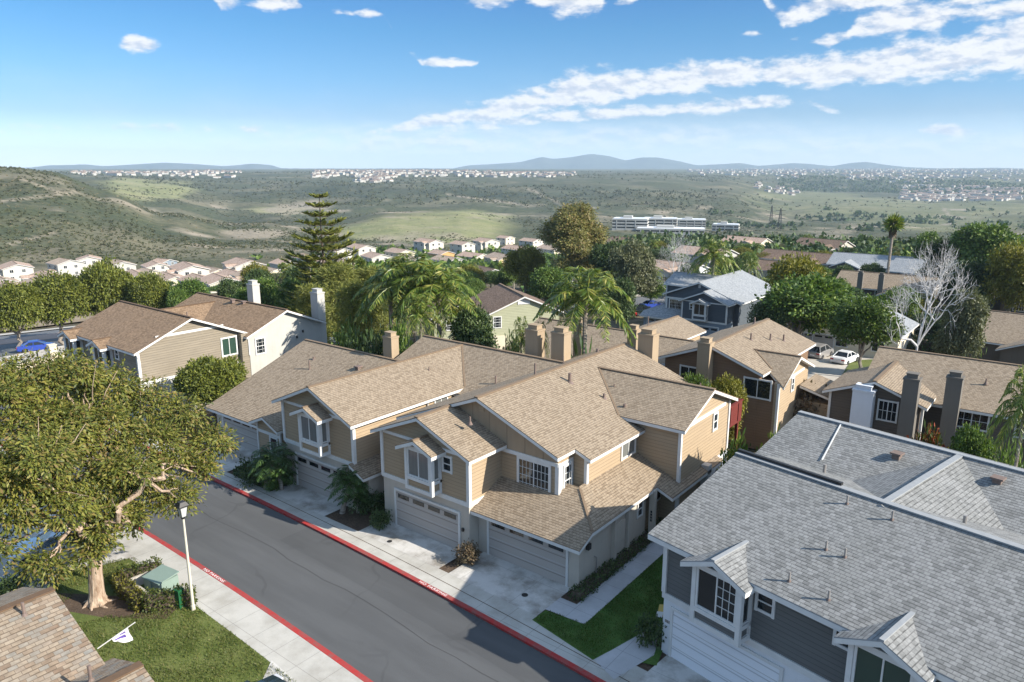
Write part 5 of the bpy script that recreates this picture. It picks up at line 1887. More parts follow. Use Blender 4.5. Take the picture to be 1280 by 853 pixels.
# ---- mountains on the horizon
def mountains():
    rng = np.random.default_rng(3)
    layers = [
        ('mountains', 9800, [(-300, 211), (30, 211), (60, 207), (110, 206), (130, 208), (165, 206), (205, 203.5), (240, 205), (280, 208), (318, 205), (340, 206.5), (352, 211), (400, 212)], 300),
        ('mountains', 10400, [(560, 212), (585, 207), (620, 205), (650, 203), (678, 196), (690, 199), (712, 197), (738, 192.5), (760, 195), (782, 201), (800, 197), (822, 197), (850, 202), (870, 207), (900, 205.5), (925, 204), (950, 208), (990, 204), (1010, 205), (1040, 208), (1062, 204), (1082, 202.5), (1105, 206), (1130, 209), (1180, 211), (1240, 210), (1270, 212), (1400, 211), (1700, 209)], 500),
        ('mountains', 11200, [(-400, 209), (0, 210.5), (60, 209), (150, 210), (340, 211), (400, 211), (1130, 211), (1200, 210.5), (1240, 210), (1280, 211), (1700, 210)], 200)]
    t = NT('mountain scrub')
    p = t.pos()
    n = t.noise(p, .004, 6, .65)
    t.bump(n, 60, .6)
    mm = t.base(t.ramp(n, [(.35, (.025, .04, .035)), (.6, (.055, .068, .055)), (.75, (.09, .095, .08))]), .95)
    for nm, r0, prof, dep in layers:
        pxs = np.arange(prof[0][0], prof[-1][0], 3.0)
        ys = np.interp(pxs, [q[0] for q in prof], [q[1] for q in prof])
        k = np.exp(-np.linspace(-2, 2, 7) ** 2)
        k /= k.sum()
        ys = np.convolve(np.pad(ys, 3, mode='edge'), k, 'valid')
        b = MB()
        rows = []
        for j in range(9):
            f = j / 8.0
            r = r0 - 900 + 1800 * f
            prof_f = math.sin(min(f * 2, 1) * math.pi / 2) if f < .5 else math.cos((f - .5) * math.pi)
            row = []
            for x, y in zip(pxs, ys):
                d = ray(x, 210)
                h = math.hypot(d[0], d[1])
                ztop = CAM_H + slope_px(x, y) * r0
                ux, uy = d[0] / h * r, d[1] / h * r
                base = -60
                z = base + (ztop - base) * prof_f
                if 0 < j < 8 and j != 4:
                    z += float(fbm(ux / 260, uy / 260, 3, 4)) * 26 * prof_f
                row.append((ux, uy, z))
            rows.append(row)
        nn = len(pxs)
        for row in rows:
            b.v += [Vector(p_) for p_ in row]
        for j in range(8):
            for i in range(nn - 1):
                b.f.append((j * nn + i, j * nn + i + 1, (j + 1) * nn + i + 1, (j + 1) * nn + i))
                b.m.append(0)
                b.sm.append(True)
                b.uv += [(0, 0)] * 4
        tag(b.build(nm, mm), kind='structure')


mountains()


# ---- the air: one closed volume round everything
def haze():
    b = MB()
    b.box(-13500, 13500, -13500, 13500, -140, 320)
    m = bpy.data.materials.new('valley haze')
    m.use_nodes = True
    nt = m.node_tree
    nt.nodes.clear()
    o = nt.nodes.new('ShaderNodeOutputMaterial')
    v = nt.nodes.new('ShaderNodeVolumePrincipled')
    v.inputs['Color'].default_value = (.66, .84, 1.0, 1)
    v.inputs['Density'].default_value = HAZE_D
    v.inputs['Anisotropy'].default_value = 0.0
    nt.links.new(v.outputs[0], o.inputs['Volume'])
    ob = b.build('haze', m)
    tag(ob, kind='stuff')


HAZE_D = 9e-5
haze()
# ------------------------------------------------------------------ vegetation
def quads_obj(name, V, mats, parent=None, mi=None):
    """V: (N,4,3) leaf quads -> one mesh"""
    V = np.asarray(V, np.float32)
    n = len(V)
    me = bpy.data.meshes.new(name)
    me.vertices.add(n * 4)
    me.vertices.foreach_set('co', V.reshape(-1))
    me.loops.add(n * 4)
    me.loops.foreach_set('vertex_index', np.arange(n * 4))
    me.polygons.add(n)
    me.polygons.foreach_set('loop_start', np.arange(0, n * 4, 4))
    if mi is not None:
        me.polygons.foreach_set('material_index', np.asarray(mi, np.int32))
    for m in (mats if isinstance(mats, (list, tuple)) else [mats]):
        me.materials.append(m)
    me.update(calc_edges=True)
    o = bpy.data.objects.new(name, me)
    COL.objects.link(o)
    o.parent = parent
    return o


def unit(a):
    return a / np.maximum(np.linalg.norm(a, axis=-1, keepdims=True), 1e-9)


def leaf_quads(C, A, N_, L_, W_):
    """pointed leaves: C base, A direction, N_ rough normal"""
    A = unit(A)
    B = unit(np.cross(A, N_))
    L_ = np.asarray(L_).reshape(-1, 1)
    W_ = np.asarray(W_).reshape(-1, 1)
    return np.stack([C, C + A * L_ * .5 + B * W_ * .5, C + A * L_, C + A * L_ * .5 - B * W_ * .5], 1)


def crown(blobs, dens, per, rc, L_, W_, rng, droop=.25, shell=(.72, 1.02), flat=.7, low=-.55):
    """leaf clumps spread over the outer part of several uneven lobes"""
    out = []
    for b in blobs:
        c = np.array(b[:3], float)
        r = np.array(b[3:6], float) if len(b) > 4 else np.array([b[3]] * 3, float)
        area = 4 * math.pi * ((r[0] * r[1]) ** 1.6 + (r[0] * r[2]) ** 1.6 + (r[1] * r[2]) ** 1.6) ** (1 / 1.6) / 3 ** (1 / 1.6)
        n = max(5, int(area * dens))
        d = unit(rng.normal(size=(n * 2, 3)))
        d = d[d[:, 2] > low + rng.uniform(-.25, .15, len(d))][:n]
        k = rng.uniform(shell[0], shell[1], (len(d), 1)) * (1 + .16 * np.sin(d[:, :1] * 5 + c[0]) * np.cos(d[:, 1:2] * 4 + c[1]))
        cc = c + d * r * k
        m = max(3, int(per))
        off = rng.normal(size=(len(d), m, 3)) * np.array([1, 1, flat]) * rc * .55
        P = (cc[:, None, :] + off).reshape(-1, 3)
        outd = np.repeat(d, m, 0)
        A = unit(off.reshape(-1, 3)) * .9 + outd * .45 + rng.normal(size=P.shape) * .45
        A[:, 2] -= droop
        N_ = outd + np.array([0, 0, .7]) + rng.normal(size=P.shape) * .6
        s = rng.uniform(.7, 1.3, len(P))
        out.append(leaf_quads(P, A, N_, L_ * s, W_ * s))
    return np.concatenate(out)


def limb(b, p0, p1, r0, r1, n=5, wob=.12, rng=RNG, sides=7, sag=0.0):
    p0, p1 = np.array(p0, float), np.array(p1, float)
    l = np.linalg.norm(p1 - p0)
    pts, rad = [], []
    for i in range(n + 1):
        t = i / n
        p = p0 + (p1 - p0) * t + rng.normal(size=3) * wob * l * math.sin(math.pi * t) * .5
        p[2] += sag * l * math.sin(math.pi * t)
        pts.append(p)
        rad.append(r0 + (r1 - r0) * t)
    b.tube(pts, rad, sides)
    return pts


def proto_tree(name, kind, seed):
    """a tree about 1 unit per metre standing at the origin; returns the Empty"""
    rng = np.random.default_rng(seed)
    o = thing(name, None, 'tree')
    b = MB()
    if kind == 'round':      # clipped dense dome on a short trunk
        h, w = 8.0, 8.4
        blobs = [(0, 0, 5.0, w / 2 * .86, w / 2 * .86, 2.7)] + [(math.cos(a) * 2.3, math.sin(a) * 2.3, 4.5 + rng.uniform(-.5, 1.3), 1.7, 1.7, 1.6) for a in np.arange(0, 6.2, .7)]
        Q = crown(blobs, 3.0, 26, .5, .34, .19, rng, low=-.5)
        mat, bark = L_ROUND, BARK_G
        f = limb(b, (0, 0, -.4), (.1, 0, 2.2), .32, .24, rng=rng)
        for a in np.arange(0, 6.2, 1.25):
            limb(b, (.1, 0, 2.1), (math.cos(a) * 2.3, math.sin(a) * 2.3, 4.3), .16, .05, rng=rng)
    elif kind in ('broad', 'bright', 'dark', 'olive', 'yellow'):
        h = 9.0
        blobs = [(rng.uniform(-2.0, 2.0), rng.uniform(-2.0, 2.0), rng.uniform(4.0, 7.4), *(rng.uniform(1.3, 2.1) * np.array([1.1, 1.1, .85]))) for _ in range(11)]
        blobs.append((0, 0, 7.4, 1.6, 1.6, 1.3))
        if kind == 'bright':
            blobs = [(q[0], q[1], q[2] * .72 + 2.9, *q[3:]) for q in blobs]
        Q = crown(blobs, 2.7, 19, .55, .36, .19, rng, low=-.7)
        mat = {'broad': L_MID, 'bright': L_BRIGHT, 'dark': L_DARK, 'olive': L_OLIVE, 'yellow': L_YEL}[kind]
        bark = BARK_G
        limb(b, (0, 0, -.4), (0, .1, 2.7), .26, .17, rng=rng)
        for q in blobs[:8]:
            limb(b, (0, .1, 2.6), q[:3], .12, .03, rng=rng)
    elif kind == 'euc':      # tall, broken crown
        h = 17.0
        blobs = [(0, 0, 14.4, 2.8, 2.8, 2.2), (-2.6, .5, 12.8, 2.6, 2.6, 2.4), (2.9, -.4, 12.2, 2.6, 2.6, 2.3), (4.4, .6, 9.6, 2.1, 2.1, 1.8), (-4.4, 0, 10.6, 2.2, 2.2, 2.2), (0, -2.2, 11.4, 2.5, 2.5, 2.3), (0, 2.5, 11.8, 2.4, 2.4, 2.2),
                 (-3.2, -1.4, 8.2, 1.9, 1.9, 1.7), (2.5, -2.1, 8.6, 2.0, 2.0, 1.7), (5.4, -.6, 7.2, 1.5, 1.5, 1.2), (-5.0, 1.0, 7.4, 1.4, 1.4, 1.2), (.6, -1.5, 6.6, 1.6, 1.6, 1.3)]
        Q = crown(blobs, 3.0, 22, .62, .40, .16, rng, droop=.55)
        mat, bark = L_EUC, BARK_W
        limb(b, (0, 0, -.4), (.2, 0, 6), .5, .34, rng=rng)
        for q in blobs:
            limb(b, (.2, 0, 5.6), q[:3], .2, .04, rng=rng)
    elif kind == 'pine':     # bushy yellow-green pine
        h = 12.0
        blobs = []
        for z in np.arange(2.2, 11.4, 1.0):
            R0 = 3.2 * (1 - ((z - 3) / 10.5) ** 2) + .3
            for a in np.arange(0, 6.2, 1.05) + z:
                rr = R0 * rng.uniform(.55, 1.0)
                blobs.append((math.cos(a) * rr * .75, math.sin(a) * rr * .75, z + rng.uniform(-.3, .3), .95, .95, .42))
        Q = crown(blobs, 2.6, 15, .42, .42, .07, rng, droop=-.1, flat=.5)
        mat, bark = L_PINE, BARK_D
        limb(b, (0, 0, -.4), (0, 0, 11), .3, .06, 6, .03, rng)
    elif kind == 'norfolk':  # tiers of level branches with upturned tips
        h = 18.0
        V = []
        z = 3.0
        while z < 17.6:
            R0 = max(.8, 4.4 * (1 - (z / 18.6) ** 2.8) * rng.uniform(.75, 1.15))
            nb = 8 if z < 14 else 6
            a0 = rng.uniform(0, 6)
            for k in range(nb):
                a = a0 + k * 6.283 / nb + rng.uniform(-.15, .15)
                l = R0 * rng.uniform(.8, 1.08)
                d = np.array([math.cos(a), math.sin(a), 0])
                s = np.array([-math.sin(a), math.cos(a), 0])
                tip = np.array([0, 0, z]) + d * l + np.array([0, 0, .22 * l])
                b.tube([(0, 0, z), np.array([0, 0, z]) + d * l * .55 - np.array([0, 0, .02 * l]), tip], [.05, .035, .012], 4)
                m = int(44 * l / 3 + 16)
                t = rng.uniform(.25, 1.02, m)
                P = np.array([0, 0, z]) + d * (l * t)[:, None] + np.array([0, 0, 1.0]) * (.22 * l * t ** 3)[:, None]
                side = rng.choice([-1, 1], m)
                A = s * side[:, None] * 1.0 + d * .7 + np.array([0, 0, .55]) + rng.normal(size=(m, 3)) * .18
                V.append(leaf_quads(P, A, np.tile([0, 0, 1.0], (m, 1)) + rng.normal(size=(m, 3)) * .5, rng.uniform(.6, 1.05, m) * (.8 + .2 * l / 3), np.full(m, .2)))
            z += rng.uniform(.78, 1.1)
        Q = np.concatenate(V)
        mat, bark = L_PINE, BARK_D
        limb(b, (0, 0, -.4), (0, 0, 18), .26, .03, 8, .01, rng)
    elif kind == 'bare':
        bark = BARK_W
        tips = [((0, 0, -.3), (0, 0, 3.4), .30, .22)]
        b.tube([(0, 0, -.3), (.05, 0, 1.5), (0, .1, 3.4)], [.22, .18, .14], 8)
        cur = [((0, .1, 3.4), (0, 0, 1.0), 2.7, .17)]
        for lev in range(6):
            nxt = []
            for (p, d, l, r) in cur:
                for k in range(5 if lev == 0 else 3 if lev < 5 else 2):
                    dd = unit(np.array(d) + rng.normal(size=3) * (.62 if lev < 2 else .6) + np.array([0, 0, .1]))
                    q = np.array(p) + dd * l * rng.uniform(.75, 1.15)
                    mid = (np.array(p) + q) / 2 + rng.normal(size=3) * l * .06
                    b.tube([p, mid, q], [r * .7, r * .55, r * .4], 5 if lev < 3 else 3, cap=False)
                    nxt.append((tuple(q), dd, l * .74, max(r * .58, .016)))
            cur = nxt
        Q = None
    if Q is not None:
        quads_obj('crown', Q, mat, o)
    b.build('trunk' if Q is not None else 'trunk', bark, o)
    return o


def frond_set(rng, n, length, rise, droop, leaflets, llen, lw, base, ring=.12, elev=(-.4, 1.25)):
    V, ribs = [], MB()
    for k in range(n):
        a = k * 2.39996 + rng.uniform(-.2, .2)
        e = elev[0] + (elev[1] - elev[0]) * (k + .5) / n
        l = length * rng.uniform(.85, 1.1) * (.85 + .15 * math.cos(e))
        d = np.array([math.cos(a), math.sin(a), 0])
        t = np.linspace(0, 1, 9)
        x = l * t * math.cos(e) * (1 - .12 * t)
        z = l * (t * math.sin(e) + rise * t - droop * t ** 2.1 * (1.0 if e > -.1 else .55))
        P = np.array(base) + d * (ring + x)[:, None] + np.array([0, 0, 1.0]) * z[:, None]
        ribs.tube(P, list(np.linspace(.045, .012, 9) * length / 3), 3, cap=False)
        tt = np.linspace(.12, 1.0, leaflets)
        C = np.stack([np.interp(tt, t, P[:, i]) for i in range(3)], 1)
        T = unit(np.gradient(C, axis=0))
        s = np.array([-math.sin(a), math.cos(a), 0])
        for sd in (-1, 1):
            A = T * .55 + s * sd * 1.0 + np.array([0, 0, -.38]) + rng.normal(size=C.shape) * .14
            L_ = llen * (np.sin(np.clip(tt * 2.9 + .25, 0, 3.1)) * .75 + .3) * rng.uniform(.85, 1.1, leaflets)
            V.append(leaf_quads(C, A, np.tile([0, 0, 1.0], (leaflets, 1)) + rng.normal(size=C.shape) * .3, L_, np.full(leaflets, lw)))
    return np.concatenate(V), ribs


def proto_palm(name, kind, seed):
    rng = np.random.default_rng(seed)
    o = thing(name, None, 'palm tree')
    b = MB()
    if kind == 'queen':
        b.tube([(0, 0, -.4), (.05, 0, .4), (.1, .05, 3), (.12, .05, 6.3), (.12, .05, 7.0)], [.26, .2, .17, .16, .22], 9)
        V, ribs = frond_set(rng, 28, 3.6, .42, .9, 44, .78, .095, (.12, .05, 7.0), elev=(-.6, 1.35))
        quads_obj('crown', V, L_PALM, o)
        ribs.build('frond_ribs', L_PALM, o)
    elif kind == 'fan':
        b.tube([(0, 0, -.4), (0, 0, 1), (.1, 0, 8), (.2, 0, 13.2)], [.34, .24, .2, .18], 8)
        n = 480
        d = unit(rng.normal(size=(n, 3)) + np.array([0, 0, .25]))
        d = d[d[:, 2] > -.75]
        C = np.array([.2, 0, 13.3]) + d * .2
        s = rng.uniform(.9, 1.75, len(d))
        quads_obj('crown', np.concatenate([leaf_quads(C, d + np.array([0, 0, -.12]), rng.normal(size=d.shape), s, s * .16)]), L_PALM, o)
        k = rng.uniform(0, 6.28, 160)
        C2 = np.stack([.2 + .2 * np.cos(k), .2 * np.sin(k), rng.uniform(11.6, 13.2, 160)], 1)
        A2 = np.stack([.5 * np.cos(k), .5 * np.sin(k), -np.ones(160)], 1)
        quads_obj('dead_fronds', leaf_quads(C2, A2, rng.normal(size=C2.shape), np.full(160, .9), np.full(160, .2)), L_BRN, o)
    elif kind == 'date':
        b.tube([(0, 0, -.4), (0, 0, .5), (.06, 0, 4.6), (.06, 0, 5.3)], [.3, .24, .2, .26], 9)
        V, ribs = frond_set(rng, 30, 3.1, .35, .85, 30, .6, .06, (.06, 0, 5.3), elev=(-.55, 1.35))
        quads_obj('crown', V, L_PALM, o)
        ribs.build('frond_ribs', L_PALM, o)
    elif kind == 'pygmy':   # leaning garden palm with dark feathery fronds
        b.tube([(.5, -.1, -.2), (.35, -.05, .5), (.1, 0, 1.2), (0, 0, 1.7)], [.17, .13, .12, .13], 8)
        b.tube([(-.3, .3, -.2), (-.28, .3, .4), (-.2, .2, .9)], [.12, .10, .10], 8)
        V, ribs = frond_set(rng, 30, 1.5, .35, .75, 26, .42, .05, (0, 0, 1.7), elev=(-.5, 1.25), ring=.05)
        V2, ribs2 = frond_set(rng, 18, 1.2, .35, .7, 22, .36, .05, (-.2, .2, .9), elev=(-.3, 1.25), ring=.05)
        quads_obj('crown', np.concatenate([V, V2]), L_PALMD, o)
        ribs.build('frond_ribs', L_PALMD, o)
    elif kind == 'strel':   # clump of upright paddle leaves
        n = 46
        a = rng.uniform(0, 6.28, n)
        e = rng.uniform(.5, 1.4, n)
        d = np.stack([np.cos(a) * np.cos(e), np.sin(a) * np.cos(e), np.sin(e)], 1)
        C = np.stack([np.cos(a) * .3, np.sin(a) * .3, np.full(n, .1)], 1)
        ln = rng.uniform(1.1, 2.4, n)
        for i in range(n):
            b.tube([C[i], C[i] + d[i] * ln[i]], [.03, .02], 3)
        T = C + d * ln[:, None]
        A = d + np.stack([np.cos(a), np.sin(a), -np.ones(n) * .3], 1) * .5
        V = leaf_quads(T, A, np.tile([0, 0, 1.0], (n, 1)) + rng.normal(size=(n, 3)) * .4, rng.uniform(.6, 1.0, n), rng.uniform(.24, .34, n))
        quads_obj('leaves', V, L_PALMD, o)
    b.build('trunk' if kind != 'strel' else 'stalks', BARK_P if kind != 'strel' else L_PALMD, o)
    return o


def proto_bush(name, seed, mat, r=1.0, flat=.8, leaf=.16):
    rng = np.random.default_rng(seed)
    o = thing(name, None, 'shrub')
    blobs = [(0, 0, .55, .8, .8, .6)] + [(rng.uniform(-.5, .5), rng.uniform(-.5, .5), rng.uniform(.35, .85), .5, .5, .42) for _ in range(5)]
    quads_obj('foliage', crown(blobs, 9, 10, .2, leaf, leaf * .5, rng), mat, o)
    b = MB()
    for a in np.arange(0, 6, 1.1):
        b.tube([(0, 0, -.1), (math.cos(a) * .4, math.sin(a) * .4, .8)], [.03, .01], 4)
    b.build('stems', BARK_D, o)
    return o


PROTO = {}
USED = {}


def tree(kind, px, ytop, r, wpx, label, group=None, name=None, rz=None, cat=None):
    """stand a tree where a sight line at distance r meets the ground, as tall and wide as measured"""
    if r < 0:            # given by the picture row of its foot instead
        g_ = at_z(px, -r, .05)
        r = math.hypot(g_[0], g_[1])
    d = ray(px, ytop)
    h = math.hypot(d[0], d[1])
    x, y = d[0] / h * r, d[1] / h * r
    z = gz(x, y) if r > 46 else .05
    top = CAM_H + d[2] / h * r
    H_ = max(top - z, 1.2)
    dist = math.sqrt(r * r + (CAM_H - z) ** 2)
    Wd = wpx / 925.0 * dist
    var = RNG.integers(0, 2 if kind in ('round', 'broad', 'dark', 'queen', 'bush') else 1)
    k = (kind, int(var))
    nm = name or {'queen': 'palm_tree', 'pygmy': 'garden_palm', 'fan': 'fan_palm', 'date': 'palm_tree', 'strel': 'paddle_leaf_plant', 'norfolk': 'norfolk_pine', 'pine': 'pine_tree', 'euc': 'eucalyptus_tree', 'bare': 'bare_tree'}.get(kind, 'shrub' if kind.startswith('bush') else 'tree')
    loc = (float(x), float(y), float(z))
    rz = RNG.uniform(0, 6.28) if rz is None else rz
    if k not in PROTO:
        sd = 100 + len(PROTO) * 7
        if kind in ('queen', 'fan', 'date', 'pygmy', 'strel'):
            PROTO[k] = proto_palm(nm, kind, sd)
        elif kind.startswith('bush'):
            PROTO[k] = proto_bush(nm, sd, {'bush': L_MID, 'bush_dark': L_DARK, 'bush_brown': L_BRN, 'bush_red': L_RED}[kind])
        else:
            PROTO[k] = proto_tree(nm, kind, sd)
        o = PROTO[k]
        pts = np.concatenate([np.array([v.co for v in c_.data.vertices]) for c_ in o.children])
        rad_ = np.hypot(pts[:, 0], pts[:, 1])
        USED[k] = (float(np.percentile(pts[:, 2], 99.7)), 2 * float(np.percentile(rad_, 99.3)))
        base = USED[k]
        sc = (Wd / base[1], Wd / base[1], H_ / base[0])
        o.location, o.rotation_euler, o.scale = loc, (0, 0, rz), sc
    else:
        base = USED[k]
        sc = (Wd / base[1], Wd / base[1], H_ / base[0])
        o = copy_thing(PROTO[k], loc, rz, sc)
        o.name = nm
    for key in ('label', 'group'):
        if key in o:
            del o[key]
    o['category'] = cat or {'queen': 'palm tree', 'fan': 'palm tree', 'date': 'palm tree', 'pygmy': 'palm', 'strel': 'plant'}.get(kind, 'shrub' if kind.startswith('bush') else 'tree')
    tag(o, label, None, group)
    o['_px'] = float(px)
    return o


# ---- the big tree on the left verge
def big_tree():
    rng = np.random.default_rng(42)
    base = np.array([-34.4, 12.15, 0.1])
    o = thing('tree', 'big spreading tree with olive green leaves and pale peeling trunk on the left verge', 'tree', base)
    r0 = math.hypot(base[0], base[1])
    bl = [(30, 482, 5, 2.0), (85, 474, 6, 1.9), (135, 486, 7, 1.75), (185, 507, 7, 1.7), (222, 524, 6, 1.5), (262, 558, 5, 1.55), (247, 590, 4, 1.15), (-15, 505, 3, 2.0), (20, 545, 2, 2.0), (75, 538, 3, 2.0), (130, 545, 4, 2.0),
          (180, 560, 4, 1.8), (214, 585, 3, 1.4), (25, 610, 0, 2.1), (85, 605, 1, 1.95), (140, 608, 2, 1.8), (178, 620, 2, 1.35), (216, 628, 1, 1.2), (-20, 610, -1, 2.0), (8, 652, -1, 1.2), (80, 636, -1, 1.25), (125, 662, 0, 1.5),
          (58, 708, -2.4, 1.05), (-12, 690, -2, 1.0), (118, 688, -.8, 1.05), (150, 652, .5, 1.15), (100, 510, 9, 1.8), (50, 575, -1.5, 1.5), (160, 590, .5, 1.3)]
    blobs = []
    for (px, py, dr, rad) in bl:
        p = at_r(px, py, r0 + dr) - base
        blobs.append((p[0], p[1], p[2], rad * .76, rad * .76, rad * .64))
    Q = crown(blobs, 2.5, 60, .46, .225, .085, rng, droop=.65, shell=(.84, 1.06), low=-.3, flat=.75)
    quads_obj('crown', Q, L_OAK, o)
    b = MB()
    fork = np.array([.05, .25, 3.0])
    b.tube([(0, 0, -.2), (0, .02, .12), (0, .05, .5), (.0, .1, 1.4), (.03, .2, 2.4), tuple(fork)], [.52, .42, .34, .30, .28, .27], 12)
    for a in np.arange(0, 6.2, .9):
        l = rng.uniform(.6, 1.15)
        b.tube([(math.cos(a) * .25, math.sin(a) * .25, .25), (math.cos(a) * .5, math.sin(a) * .5, .03), (math.cos(a + .2) * l, math.sin(a + .2) * l, -.06)], [.13, .07, .02], 6)
    hubs = []
    for k, (a, rr, z) in enumerate(((2.6, 2.6, 5.2), (1.2, 2.4, 5.6), (3.7, 2.8, 4.6), (.4, 1.6, 4.8), (5.2, 1.0, 4.6))):
        h = fork + np.array([math.cos(a) * rr, math.sin(a) * rr, z - 3.0])
        limb(b, fork - np.array([0, 0, .15]), h, .19, .12, 5, .12, rng, 8)
        hubs.append(h)
    for q in blobs:
        p = np.array(q[:3])
        h = min(hubs, key=lambda u: np.linalg.norm(u - p))
        pts = limb(b, h, p, .10, .03, 5, .14, rng, 6)
        for _ in range(4):
            e = p + rng.normal(size=3) * q[3] * .6
            limb(b, pts[3], e, .035, .012, 3, .1, rng, 4)
    b.build('trunk', BARK, o)


big_tree()

